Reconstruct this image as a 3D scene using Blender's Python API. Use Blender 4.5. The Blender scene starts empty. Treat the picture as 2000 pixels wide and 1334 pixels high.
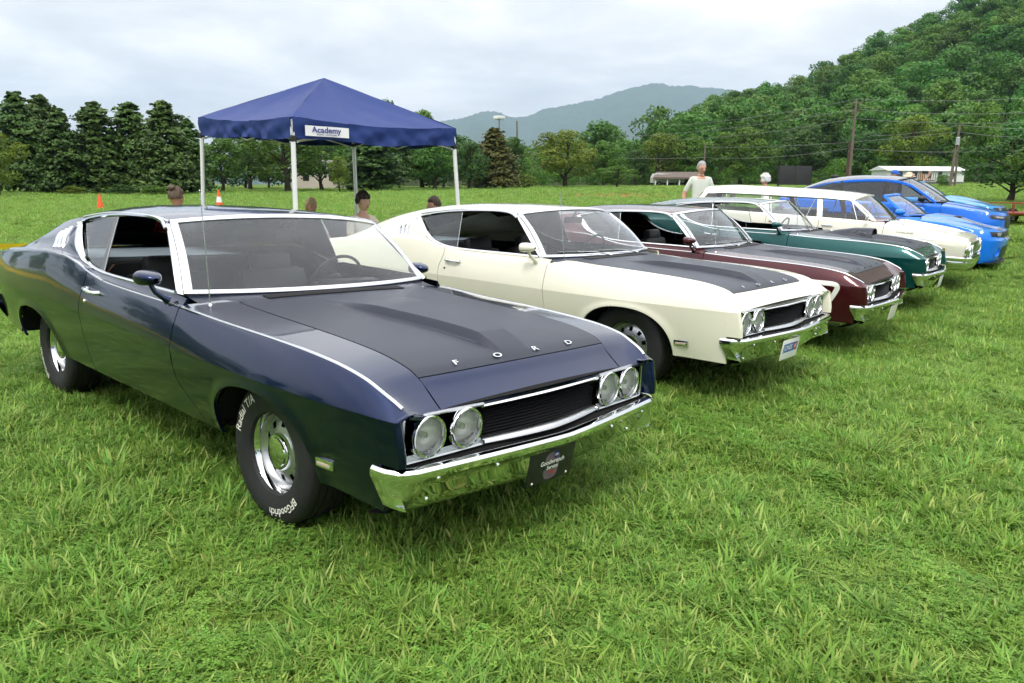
import bpy, bmesh, math, random
import numpy as np
from mathutils import Vector, Matrix

random.seed(7)
rng = np.random.default_rng(7)
SC = bpy.context.scene
COL = SC.collection
R = math.radians

# ------------------------------------------------------------------ camera
CAM = np.array([2.951, -2.463, 1.569])
YAW, PITCH, ROLL = 2.30626, -0.20386, 0.0055
FPX = 1465.0                      # focal length in pixels of a 2000 x 1334 frame
fwd = np.array([math.cos(PITCH)*math.cos(YAW), math.cos(PITCH)*math.sin(YAW), math.sin(PITCH)])
rgt = np.array([math.sin(YAW), -math.cos(YAW), 0.0])
upv = np.cross(rgt, fwd)
rg2 = rgt*math.cos(ROLL) + upv*math.sin(ROLL)
up2 = upv*math.cos(ROLL) - rgt*math.sin(ROLL)
cam_d = bpy.data.cameras.new('camera')
cam_d.sensor_width = 36.0
cam_d.lens = FPX/2000*36.0
cam_d.clip_start = 0.05
cam_d.clip_end = 30000
cam = bpy.data.objects.new('camera', cam_d)
COL.objects.link(cam)
cam.matrix_world = Matrix(((rg2[0], up2[0], -fwd[0], CAM[0]), (rg2[1], up2[1], -fwd[1], CAM[1]),
                           (rg2[2], up2[2], -fwd[2], CAM[2]), (0, 0, 0, 1)))
SC.camera = cam
HD = np.array([math.cos(YAW), math.sin(YAW)])      # horizontal view direction
HR = np.array([math.sin(YAW), -math.cos(YAW)])     # horizontal right

# ------------------------------------------------------------------ sky and sun (overcast day)
SUN_EL, SUN_AZ = R(56), R(-62)
world = bpy.data.worlds.new('World')
SC.world = world
world.use_nodes = True
wn, wl = world.node_tree.nodes, world.node_tree.links
wn.clear()
wout = wn.new('ShaderNodeOutputWorld')
bg = wn.new('ShaderNodeBackground')
sky = wn.new('ShaderNodeTexSky')
sky.sky_type = 'NISHITA'
sky.sun_disc = False
sky.sun_elevation = SUN_EL
sky.sun_rotation = R(90) - SUN_AZ
sky.air_density = 1.3
sky.dust_density = 3.0
def wnode(t, **k):
    n = wn.new(t)
    for a, v in k.items():
        setattr(n, a, v)
    return n
tc = wnode('ShaderNodeTexCoord')
sep = wnode('ShaderNodeSeparateXYZ')
wl.new(tc.outputs['Generated'], sep.inputs[0])
# overcast luminance rises towards the zenith
grad = wnode('ShaderNodeMapRange')
grad.inputs[1].default_value = 0.0
grad.inputs[2].default_value = 1.0
grad.inputs[3].default_value = 4.7
grad.inputs[4].default_value = 20.0
wl.new(sep.outputs[2], grad.inputs[0])
# cloud structure: project directions on a flat cloud deck
zden = wnode('ShaderNodeMath', operation='ADD')
zden.inputs[1].default_value = 0.16
zabs = wnode('ShaderNodeMath', operation='ABSOLUTE')
wl.new(sep.outputs[2], zabs.inputs[0])
wl.new(zabs.outputs[0], zden.inputs[0])
dvx = wnode('ShaderNodeMath', operation='DIVIDE')
dvy = wnode('ShaderNodeMath', operation='DIVIDE')
wl.new(sep.outputs[0], dvx.inputs[0]); wl.new(zden.outputs[0], dvx.inputs[1])
wl.new(sep.outputs[1], dvy.inputs[0]); wl.new(zden.outputs[0], dvy.inputs[1])
cmb = wnode('ShaderNodeCombineXYZ')
wl.new(dvx.outputs[0], cmb.inputs[0]); wl.new(dvy.outputs[0], cmb.inputs[1])
cn = wnode('ShaderNodeTexNoise')
cn.inputs['Scale'].default_value = 1.5
cn.inputs['Detail'].default_value = 7.0
cn.inputs['Roughness'].default_value = 0.52
cn.inputs['Distortion'].default_value = 0.25
wl.new(cmb.outputs[0], cn.inputs['Vector'])
cr = wnode('ShaderNodeValToRGB')
cr.color_ramp.elements[0].position = 0.34
cr.color_ramp.elements[0].color = (0.71, 0.725, 0.75, 1)
cr.color_ramp.elements[1].position = 0.62
cr.color_ramp.elements[1].color = (1.07, 1.05, 1.03, 1)
e = cr.color_ramp.elements.new(0.48)
e.color = (0.85, 0.856, 0.866, 1)
wl.new(cn.outputs['Fac'], cr.inputs[0])
cmul = wnode('ShaderNodeMix', data_type='RGBA', blend_type='MULTIPLY')
cmul.inputs[0].default_value = 1.0
wl.new(cr.outputs[0], cmul.inputs[6])
wl.new(grad.outputs[0], cmul.inputs[7])
smix = wnode('ShaderNodeMix', data_type='RGBA')
smix.inputs[0].default_value = 0.95
wl.new(sky.outputs[0], smix.inputs[6])
wl.new(cmul.outputs[2], smix.inputs[7])
wl.new(smix.outputs[2], bg.inputs[0])
bg.inputs[1].default_value = 0.12
wl.new(bg.outputs[0], wout.inputs[0])

sun_d = bpy.data.lights.new('sun', 'SUN')
sun_d.energy = 1.5
sun_d.angle = R(14)
sun_d.color = (1.0, 0.95, 0.88)
sun = bpy.data.objects.new('sun', sun_d)
COL.objects.link(sun)
sdir = Vector((math.cos(SUN_EL)*math.cos(SUN_AZ), math.cos(SUN_EL)*math.sin(SUN_AZ), math.sin(SUN_EL)))
sun.rotation_euler = sdir.to_track_quat('Z', 'Y').to_euler()
sun.location = (0, 0, 30)

vs = SC.view_settings
vs.view_transform = 'Standard'
vs.look = 'None'
vs.exposure = 0.42
vs.gamma = 1.0
vs.use_curve_mapping = False
SC.cycles.max_bounces = 6
SC.cycles.diffuse_bounces = 3
SC.cycles.glossy_bounces = 4
SC.cycles.transparent_max_bounces = 16
SC.cycles.volume_bounces = 1
SC.cycles.use_adaptive_sampling = True
SC.cycles.adaptive_threshold = 0.03
SC.cycles.use_denoising = True
SC.cycles.sample_clamp_indirect = 6.0
SC.cycles.caustics_reflective = False
SC.cycles.caustics_refractive = False

# ------------------------------------------------------------------ helpers
class Crv:
    """monotone cubic through rows (x, a, b, ...)"""
    def __init__(s, rows):
        a = np.array(sorted(rows), float)
        s.x, s.v = a[:, 0], a[:, 1:]
        h = np.diff(s.x)[:, None]
        d = np.diff(s.v, axis=0)/h
        m = np.zeros_like(s.v)
        m[0], m[-1] = d[0], d[-1]
        for i in range(1, len(s.x)-1):
            p = d[i-1]*d[i]
            w1, w2 = 2*h[i]+h[i-1], h[i]+2*h[i-1]
            with np.errstate(divide='ignore', invalid='ignore'):
                t = (w1+w2)/(w1/d[i-1]+w2/d[i])
            m[i] = np.where(p > 0, t, 0)
        s.m = m
    def __call__(s, x):
        x = np.clip(np.asarray(x, float), s.x[0], s.x[-1])
        i = np.clip(np.searchsorted(s.x, x)-1, 0, len(s.x)-2)
        h = (s.x[i+1]-s.x[i])
        t = ((x-s.x[i])/h)[..., None]
        hh = h[..., None]
        return ((2*t**3-3*t**2+1)*s.v[i]+(t**3-2*t**2+t)*hh*s.m[i]+(-2*t**3+3*t**2)*s.v[i+1]+(t**3-t**2)*hh*s.m[i+1])
    def f(s, x, k=0):
        return s(x)[..., k]

def sstep(a, b, x):
    t = np.clip((np.asarray(x, float)-a)/(b-a), 0, 1)
    return t*t*(3-2*t)

def px_dir(px):
    """horizontal world direction (per metre of depth) of an image column at the horizon"""
    return HD + HR*((px-1000)/FPX*math.cos(PITCH))

def place(px, depth):
    p = CAM[:2] + px_dir(px)*depth
    return p

def elev(py, depth):
    """height of image row py at a depth (rows measured from the level horizon)"""
    return CAM[2] + (364-py)/FPX*depth*0.958

def pydata(name, verts, faces, smooth=True, angle=40):
    me = bpy.data.meshes.new(name)
    me.from_pydata([tuple(map(float, v)) for v in verts], [], [tuple(int(i) for i in f) for f in faces])
    me.update()
    if smooth:
        me.polygons.foreach_set('use_smooth', [True]*len(me.polygons))
        if angle:
            me.set_sharp_from_angle(angle=R(angle))
    return me

def fastmesh(name, verts, quads, smooth=False):
    verts = np.asarray(verts, np.float32); quads = np.asarray(quads, np.int32)
    n = quads.shape[1]
    me = bpy.data.meshes.new(name)
    me.vertices.add(len(verts)); me.vertices.foreach_set('co', verts.ravel())
    me.loops.add(quads.size); me.loops.foreach_set('vertex_index', quads.ravel())
    me.polygons.add(len(quads))
    me.polygons.foreach_set('loop_start', np.arange(0, quads.size, n, dtype=np.int32))
    me.polygons.foreach_set('loop_total', np.full(len(quads), n, np.int32))
    me.update(calc_edges=True)
    if smooth:
        me.polygons.foreach_set('use_smooth', np.ones(len(quads), bool))
    return me

def gridfaces(nu, nv, flip=False, closed_u=False, closed_v=False):
    f = []
    for i in range(nu if closed_u else nu-1):
        for j in range(nv if closed_v else nv-1):
            a, b = i*nv+j, ((i+1) % nu)*nv+j
            c, d = ((i+1) % nu)*nv+(j+1) % nv, i*nv+(j+1) % nv
            f.append((a, d, c, b) if flip else (a, b, c, d))
    return f

class MB:
    """collects shapes of ONE part"""
    def __init__(s):
        s.v, s.f = [], []
    def add(s, v, f):
        o = len(s.v)
        s.v += [tuple(map(float, p)) for p in v]
        s.f += [tuple(int(i)+o for i in q) for q in f]
        return s
    def box(s, c, d, rot=None, bev=0.0):
        hx, hy, hz = d[0]/2, d[1]/2, d[2]/2
        if bev > 0:
            bm = bmesh.new()
            bmesh.ops.create_cube(bm, size=1)
            bmesh.ops.scale(bm, vec=d, verts=bm.verts)
            bmesh.ops.bevel(bm, geom=list(bm.edges), offset=bev, segments=2, affect='EDGES', profile=0.6)
            bm.verts.index_update()
            P = [v.co.copy() for v in bm.verts]; F = [[v.index for v in f.verts] for f in bm.faces]
            bm.free()
        else:
            P = [Vector((x*hx, y*hy, z*hz)) for x in (-1, 1) for y in (-1, 1) for z in (-1, 1)]
            F = [(0, 1, 3, 2), (4, 6, 7, 5), (0, 4, 5, 1), (2, 3, 7, 6), (0, 2, 6, 4), (1, 5, 7, 3)]
        if rot is not None:
            P = [rot @ p for p in P]
        c = Vector(c)
        return s.add([p+c for p in P], F)
    def tube(s, path, r, n=8, closed=False, caps=True, up=(0, 0, 1), prof=None):
        """sweep a circle (or profile of (side, up) offsets) along a path; r scalar or per point"""
        P = [Vector(p) for p in path]
        m = len(P)
        rr = r if hasattr(r, '__len__') else [r]*m
        pr = prof or [(math.cos(2*math.pi*k/n), math.sin(2*math.pi*k/n)) for k in range(n)]
        n = len(pr)
        V = []
        U = Vector(up)
        prev = None
        for i in range(m):
            a = P[(i-1) % m] if (closed or i > 0) else P[i]
            b = P[(i+1) % m] if (closed or i < m-1) else P[i]
            t = (b-a).normalized()
            if prev is None:
                u = U if abs(t.dot(U)) < 0.95 else Vector((1, 0, 0))
            else:
                u = prev
            sd = t.cross(u).normalized()
            uu = sd.cross(t).normalized()
            if prof is None:
                prev = uu
            for (q, w) in pr:
                V.append(P[i]+sd*q*rr[i]+uu*w*rr[i])
        F = gridfaces(m, n, closed_u=closed, closed_v=True)
        if caps and not closed:
            F.append(tuple(range(n-1, -1, -1))[::-1]); F.append(tuple((m-1)*n+k for k in range(n))[::-1])
        return s.add(V, F)
    def lathe(s, prof, n=32, c=(0, 0, 0), axis='y', closed=False):
        """prof rows (radius, along-axis)"""
        V = []
        for k in range(n):
            a = 2*math.pi*k/n
            ca, sa = math.cos(a), math.sin(a)
            for (r, t) in prof:
                if axis == 'y': V.append((c[0]+r*ca, c[1]+t, c[2]+r*sa))
                elif axis == 'z': V.append((c[0]+r*ca, c[1]+r*sa, c[2]+t))
                else: V.append((c[0]+t, c[1]+r*ca, c[2]+r*sa))
        return s.add(V, gridfaces(n, len(prof), closed_u=True, closed_v=closed))
    def grid(s, P, flip=False, cu=False, cv=False):
        P = np.asarray(P, float)
        return s.add(P.reshape(-1, 3), gridfaces(P.shape[0], P.shape[1], flip, cu, cv))
    def ell(s, c, d, nu=12, nv=8, rot=None):
        V = []
        for i in range(nv+1):
            th = math.pi*i/nv
            for j in range(nu):
                a = 2*math.pi*j/nu
                p = Vector((d[0]*math.sin(th)*math.cos(a), d[1]*math.sin(th)*math.sin(a), d[2]*math.cos(th)))
                V.append((rot @ p if rot is not None else p)+Vector(c))
        return s.add(V, gridfaces(nv+1, nu, closed_v=True))
    def xf(s, M):
        s.v = [tuple(M @ Vector(p)) for p in s.v]
        return s
    def mesh(s, name='part', smooth=True, angle=40, weld=0.0):
        me = pydata(name, s.v, s.f, False)
        bm = bmesh.new(); bm.from_mesh(me)
        if weld > 0:
            bmesh.ops.remove_doubles(bm, verts=bm.verts, dist=weld)
        bmesh.ops.dissolve_degenerate(bm, dist=1e-6, edges=bm.edges)
        bmesh.ops.recalc_face_normals(bm, faces=bm.faces)
        bm.to_mesh(me); bm.free()
        if smooth:
            me.polygons.foreach_set('use_smooth', [True]*len(me.polygons))
            if angle: me.set_sharp_from_angle(angle=R(angle))
        return me

def obj(name, me, mat=None, parent=None, loc=None, rot=None, matrix=None):
    if isinstance(me, MB):
        me = me.mesh(name)
    o = bpy.data.objects.new(name, me)
    COL.objects.link(o)
    if parent is not None:
        o.parent = parent
    if matrix is not None:
        o.matrix_local = matrix
    if loc is not None: o.location = loc
    if rot is not None: o.rotation_euler = rot
    if mat is not None and me is not None:
        mats = mat if isinstance(mat, (list, tuple)) else [mat]
        while len(me.materials) < len(mats):
            me.materials.append(None)
        for i, m in enumerate(mats):
            o.material_slots[i].link = 'OBJECT'
            o.material_slots[i].material = m
    return o

def empty(name, loc=(0, 0, 0), rz=0.0, matrix=None):
    o = bpy.data.objects.new(name, None)
    o.empty_display_size = 0.2
    COL.objects.link(o)
    if matrix is not None: o.matrix_world = matrix
    else:
        o.location = loc; o.rotation_euler = (0, 0, rz)
    return o

def tag(o, label=None, cat=None, group=None, kind=None):
    if label: o['label'] = label
    if cat: o['category'] = cat
    if group: o['group'] = group
    if kind: o['kind'] = kind
    return o

CACHE = {}
def cached(key, fn):
    if key not in CACHE:
        m = fn()
        CACHE[key] = m.mesh(key if isinstance(key, str) else key[0]) if isinstance(m, MB) else m
    return CACHE[key]

# ------------------------------------------------------------------ materials
def newmat(name):
    m = bpy.data.materials.new(name)
    m.use_nodes = True
    nt = m.node_tree
    b = nt.nodes['Principled BSDF']
    return m, nt, b

def setp(b, **k):
    names = {'rough': 'Roughness', 'metal': 'Metallic', 'spec': 'Specular IOR Level', 'coat': 'Coat Weight', 'coatr': 'Coat Roughness',
             'trans': 'Transmission Weight', 'ior': 'IOR', 'alpha': 'Alpha', 'sub': 'Subsurface Weight', 'sheen': 'Sheen Weight'}
    for a, v in k.items():
        b.inputs[names[a]].default_value = v

def nd(nt, t, **k):
    n = nt.nodes.new(t)
    for a, v in k.items(): setattr(n, a, v)
    return n

def simple(name, col, rough=0.6, metal=0.0, spec=0.5, var=0.12, scale=6.0, bump=0.0, bscale=60.0, coat=0.0, detail=4.0):
    """principled with noise in colour and roughness (and fine relief)"""
    m, nt, b = newmat(name)
    L = nt.links
    tcn = nd(nt, 'ShaderNodeTexCoord')
    n = nd(nt, 'ShaderNodeTexNoise')
    n.inputs['Scale'].default_value = scale
    n.inputs['Detail'].default_value = detail
    L.new(tcn.outputs['Object'], n.inputs['Vector'])
    mx = nd(nt, 'ShaderNodeMix', data_type='RGBA')
    c = np.array(col)
    mx.inputs[6].default_value = (*np.clip(c*(1-var), 0, 1), 1)
    mx.inputs[7].default_value = (*np.clip(c*(1+var), 0, 1), 1)
    L.new(n.outputs['Fac'], mx.inputs[0])
    L.new(mx.outputs[2], b.inputs['Base Color'])
    mr = nd(nt, 'ShaderNodeMapRange')
    mr.inputs[3].default_value = max(0.0, rough*0.85); mr.inputs[4].default_value = min(1.0, rough*1.15)
    L.new(n.outputs['Fac'], mr.inputs[0]); L.new(mr.outputs[0], b.inputs['Roughness'])
    setp(b, metal=metal, spec=spec, coat=coat)
    if coat: setp(b, coatr=0.04)
    if bump:
        n2 = nd(nt, 'ShaderNodeTexNoise'); n2.inputs['Scale'].default_value = bscale; n2.inputs['Detail'].default_value = 3
        L.new(tcn.outputs['Object'], n2.inputs['Vector'])
        bp = nd(nt, 'ShaderNodeBump'); bp.inputs['Strength'].default_value = bump; bp.inputs['Distance'].default_value = 0.01
        L.new(n2.outputs['Fac'], bp.inputs['Height']); L.new(bp.outputs[0], b.inputs['Normal'])
    return m

def carpaint(name, col, rough=0.35, flake=0.15, dust=0.02, metal=0.0):
    m, nt, b = newmat(name)
    L = nt.links
    tcn = nd(nt, 'ShaderNodeTexCoord')
    n = nd(nt, 'ShaderNodeTexNoise'); n.inputs['Scale'].default_value = 2.2; n.inputs['Detail'].default_value = 5
    L.new(tcn.outputs['Object'], n.inputs['Vector'])
    mx = nd(nt, 'ShaderNodeMix', data_type='RGBA')
    c = np.array(col)
    mx.inputs[6].default_value = (*(c*(1-flake*0.3)), 1); mx.inputs[7].default_value = (*np.clip(c*(1+flake*0.3)+dust*0.3, 0, 1), 1)
    L.new(n.outputs['Fac'], mx.inputs[0]); L.new(mx.outputs[2], b.inputs['Base Color'])
    setp(b, rough=rough, spec=0.12, coat=1.0, metal=metal)
    b.inputs['Coat IOR'].default_value = 1.42
    mr = nd(nt, 'ShaderNodeMapRange'); mr.inputs[3].default_value = 0.015; mr.inputs[4].default_value = 0.06
    L.new(n.outputs['Fac'], mr.inputs[0]); L.new(mr.outputs[0], b.inputs['Coat Roughness'])
    n2 = nd(nt, 'ShaderNodeTexNoise'); n2.inputs['Scale'].default_value = 2.4; n2.inputs['Detail'].default_value = 1.0
    L.new(tcn.outputs['Object'], n2.inputs['Vector'])
    bp = nd(nt, 'ShaderNodeBump'); bp.inputs['Strength'].default_value = 0.05; bp.inputs['Distance'].default_value = 0.05
    L.new(n2.outputs['Fac'], bp.inputs['Height'])
    L.new(bp.outputs[0], b.inputs['Coat Normal'])
    return m

def glassmat(name, tint=(0.80, 0.90, 0.90), refl=1.0, rough=0.0, film=0.03):
    m = bpy.data.materials.new(name); m.use_nodes = True
    nt = m.node_tree; nt.nodes.clear(); L = nt.links
    out = nd(nt, 'ShaderNodeOutputMaterial')
    tr = nd(nt, 'ShaderNodeBsdfTransparent'); tr.inputs[0].default_value = (*tint, 1)
    gl = nd(nt, 'ShaderNodeBsdfGlossy'); gl.inputs['Roughness'].default_value = rough
    gl.inputs[0].default_value = (0.95, 0.97, 1, 1)
    fr = nd(nt, 'ShaderNodeFresnel'); fr.inputs[0].default_value = 1.52
    mu = nd(nt, 'ShaderNodeMath', operation='MULTIPLY'); mu.inputs[1].default_value = refl
    tcn = nd(nt, 'ShaderNodeTexCoord')
    n = nd(nt, 'ShaderNodeTexNoise'); n.inputs['Scale'].default_value = 5; n.inputs['Detail'].default_value = 4
    L.new(tcn.outputs['Object'], n.inputs['Vector'])
    mr = nd(nt, 'ShaderNodeMapRange'); mr.inputs[3].default_value = 0.9; mr.inputs[4].default_value = 1.15
    L.new(n.outputs['Fac'], mr.inputs[0])
    mu2 = nd(nt, 'ShaderNodeMath', operation='MULTIPLY')
    L.new(fr.outputs[0], mu.inputs[0]); L.new(mu.outputs[0], mu2.inputs[0]); L.new(mr.outputs[0], mu2.inputs[1])
    cl = nd(nt, 'ShaderNodeClamp'); L.new(mu2.outputs[0], cl.inputs[0])
    mx = nd(nt, 'ShaderNodeMixShader')
    L.new(cl.outputs[0], mx.inputs[0]); L.new(tr.outputs[0], mx.inputs[1]); L.new(gl.outputs[0], mx.inputs[2])
    if film:
        df = nd(nt, 'ShaderNodeBsdfDiffuse'); df.inputs[0].default_value = (0.6, 0.62, 0.62, 1)
        mx2 = nd(nt, 'ShaderNodeMixShader'); mx2.inputs[0].default_value = film
        L.new(mx.outputs[0], mx2.inputs[1]); L.new(df.outputs[0], mx2.inputs[2]); L.new(mx2.outputs[0], out.inputs[0])
    else:
        L.new(mx.outputs[0], out.inputs[0])
    return m

def leafmat(name, c1, c2, c3, transl=0.35, rough=0.55, attr='tint', obj_var=0.25):
    """foliage: colour from a per-leaf attribute and a per-object random value, some light through the leaf"""
    m = bpy.data.materials.new(name); m.use_nodes = True
    nt = m.node_tree; nt.nodes.clear(); L = nt.links
    out = nd(nt, 'ShaderNodeOutputMaterial')
    at = nd(nt, 'ShaderNodeAttribute'); at.attribute_name = attr
    rp = nd(nt, 'ShaderNodeValToRGB')
    rp.color_ramp.elements[0].color = (*c1, 1); rp.color_ramp.elements[0].position = 0.05
    rp.color_ramp.elements[1].color = (*c3, 1); rp.color_ramp.elements[1].position = 0.95
    el = rp.color_ramp.elements.new(0.5); el.color = (*c2, 1)
    L.new(at.outputs['Fac'], rp.inputs[0])
    oi = nd(nt, 'ShaderNodeObjectInfo')
    hsv = nd(nt, 'ShaderNodeHueSaturation')
    mh = nd(nt, 'ShaderNodeMapRange'); mh.inputs[3].default_value = 0.5-0.012*obj_var/0.25; mh.inputs[4].default_value = 0.5+0.03*obj_var/0.25
    mv = nd(nt, 'ShaderNodeMapRange'); mv.inputs[3].default_value = 1-obj_var; mv.inputs[4].default_value = 1+obj_var
    fr = nd(nt, 'ShaderNodeMath', operation='FRACT'); mu = nd(nt, 'ShaderNodeMath', operation='MULTIPLY'); mu.inputs[1].default_value = 7.31
    L.new(oi.outputs['Random'], mh.inputs[0]); L.new(oi.outputs['Random'], mu.inputs[0]); L.new(mu.outputs[0], fr.inputs[0]); L.new(fr.outputs[0], mv.inputs[0])
    L.new(mh.outputs[0], hsv.inputs['Hue']); L.new(mv.outputs[0], hsv.inputs['Value'])
    L.new(rp.outputs[0], hsv.inputs['Color'])
    b = nd(nt, 'ShaderNodeBsdfPrincipled'); setp(b, rough=rough, spec=0.25)
    L.new(hsv.outputs[0], b.inputs['Base Color'])
    t = nd(nt, 'ShaderNodeBsdfTranslucent')
    L.new(hsv.outputs[0], t.inputs[0])
    mx = nd(nt, 'ShaderNodeMixShader'); mx.inputs[0].default_value = transl
    L.new(b.outputs[0], mx.inputs[1]); L.new(t.outputs[0], mx.inputs[2]); L.new(mx.outputs[0], out.inputs[0])
    return m

M = {}
M['navy'] = carpaint('navy paint', (0.0015, 0.0112, 0.056), 0.28, 0.5, 0.0, 0.9)
M['cream'] = carpaint('cream white paint', (0.78, 0.755, 0.62), 0.4, 0.08, 0.0)
M['maroon'] = carpaint('maroon paint', (0.056, 0.0055, 0.010), 0.34, 0.3, 0.0, 0.35)
M['teal'] = carpaint('dark teal paint', (0.003, 0.066, 0.064), 0.34, 0.3, 0.0, 0.4)
M['wagonwhite'] = carpaint('ivory paint', (0.80, 0.77, 0.66), 0.4, 0.08, 0.0)
M['blue'] = carpaint('bright blue paint', (0.004, 0.17, 0.74), 0.35, 0.15, 0.0)
M['blue2'] = carpaint('deep bright blue paint', (0.006, 0.145, 0.66), 0.35, 0.15, 0.0)
M['ltblue'] = carpaint('light blue paint', (0.02, 0.24, 0.62), 0.35, 0.15, 0.0)
M['white'] = carpaint('white stripe paint', (0.80, 0.80, 0.79), 0.4, 0.05, 0.0)
M['matte'] = simple('matte black hood paint', (0.011, 0.015, 0.030), 0.35, 0, 0.42, 0.15, 3.0, 0.0)
M['chrome'] = simple('chrome', (0.78, 0.79, 0.80), 0.045, 1.0, 0.5, 0.04, 9)
M['satin'] = simple('brushed bright metal', (0.55, 0.56, 0.57), 0.25, 1.0, 0.5, 0.1, 20)
M['wheelmetal'] = simple('painted silver wheel', (0.52, 0.53, 0.54), 0.28, 0.9, 0.5, 0.08, 20)
M['brighttrim'] = simple('bright anodised trim', (0.70, 0.71, 0.74), 0.13, 1.0, 0.5, 0.04, 14)
M['black'] = simple('black plastic', (0.012, 0.012, 0.013), 0.45, 0, 0.5, 0.3, 12, 0.15, 120)
M['darkgap'] = simple('underbody black', (0.008, 0.008, 0.008), 0.9, 0, 0.2, 0.4, 8)
M['grille'] = simple('satin black grille', (0.018, 0.018, 0.02), 0.35, 0.2, 0.5, 0.2, 14)
M['vinyl'] = simple('black vinyl upholstery', (0.018, 0.017, 0.018), 0.42, 0, 0.5, 0.25, 8, 0.25, 160)
M['headliner'] = simple('grey headliner', (0.06, 0.06, 0.062), 0.9, 0, 0.2, 0.2, 8, 0.2, 200)
M['shelf'] = simple('sky-toned parcel shelf', (.20, .23, .26), .8, 0, .3, .1, 8, .2, 120)  # blue-grey puts skylight from the rear window into the colour
M['brownbelt'] = simple('brown belt webbing', (0.13, 0.085, 0.055), 0.8, 0, 0.3, 0.2, 30)
M['rubber'] = simple('tyre rubber', (0.017, 0.017, 0.018), 0.62, 0, 0.4, 0.35, 7, 0.2, 90)
M['lettering'] = simple('white tyre lettering', (0.75, 0.74, 0.66), 0.7, 0, 0.3, 0.1, 20)
M['glass'] = glassmat('clear car glass', (0.88, 0.93, 0.92), 1.35, 0.0, 0.004)
M['lensglass'] = glassmat('lamp lens glass', (0.98, 0.98, 0.97), 1.2, 0.02, 0.10)
M['darkglass'] = glassmat('tinted car glass', (0.20, 0.22, 0.23), 1.3, 0.0, 0.02)
M['reflector'] = simple('lamp reflector', (0.90, 0.90, 0.88), 0.32, 0.22, 0.5, 0.05, 25)
M['amber'] = simple('amber marker lens', (0.45, 0.38, 0.28), 0.15, 0, 0.6, 0.1, 40)
M['red'] = simple('red lens', (0.35, 0.01, 0.01), 0.15, 0, 0.6, 0.1, 40)
M['redtrim'] = simple('red interior vinyl', (0.26, 0.05, 0.045), 0.5, 0, 0.4, 0.2, 9)
M['stripewhite'] = simple('white vinyl stripe', (0.78, 0.77, 0.72), 0.35, 0, 0.5, 0.05, 9, coat=0.6)

# ------------------------------------------------------------------ car building
def text_data(s, size=1.0, bold=0.0, extrude=0.0, res=3, shear=0.0):
    cu = bpy.data.curves.new('t', 'FONT')
    cu.body = s; cu.size = size; cu.offset = bold; cu.extrude = extrude; cu.resolution_u = res
    cu.shear = shear; cu.align_x = 'CENTER'; cu.align_y = 'CENTER'
    o = bpy.data.objects.new('t', cu)
    COL.objects.link(o)
    dg = bpy.context.evaluated_depsgraph_get()
    me = bpy.data.meshes.new_from_object(o.evaluated_get(dg))
    V = [tuple(v.co) for v in me.vertices]; F = [tuple(p.vertices) for p in me.polygons]
    COL.objects.unlink(o); bpy.data.objects.remove(o); bpy.data.meshes.remove(me); bpy.data.curves.remove(cu)
    return V, F

def normals_grid(P):
    du = np.gradient(P, axis=0); dv = np.gradient(P, axis=1)
    n = np.cross(du, dv)
    return n/np.maximum(np.linalg.norm(n, axis=2, keepdims=True), 1e-9)

def flange(P, w, first=True, last=True, bottom=True, top=False, out=None):
    """extra rows and columns turned inward by w at the chosen borders"""
    N = normals_grid(P)
    if out is not None:
        c = np.einsum('ijk,k->ij', N, np.array(out, float))
        if c.mean() < 0: N = -N
        a = np.abs(N); o_ = np.zeros_like(N); k_ = a.argmax(2)
        k_ = np.where((k_ == 0) & (abs(out[0]) < .3), np.where(a[:, :, 1] > a[:, :, 2], 1, 2), k_)
        np.put_along_axis(o_, k_[..., None], 1.0, 2)
        N = o_*np.sign(np.array(out, float)+1e-9)
    Q = P - N*w
    rows = [P]
    A = P
    B = Q
    if bottom:
        A = np.concatenate([A, B[:, -1:, :]], 1); B = np.concatenate([B, B[:, -1:, :]-N[:, -1:, :]*w], 1)
    if top:
        A = np.concatenate([B[:, :1, :], A], 1); B = np.concatenate([B[:, :1, :]-N[:, :1, :]*w, B], 1)
    if first: A = np.concatenate([B[:1], A], 0)
    if last: A = np.concatenate([A, B[-1:]], 0)
    return A

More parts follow.
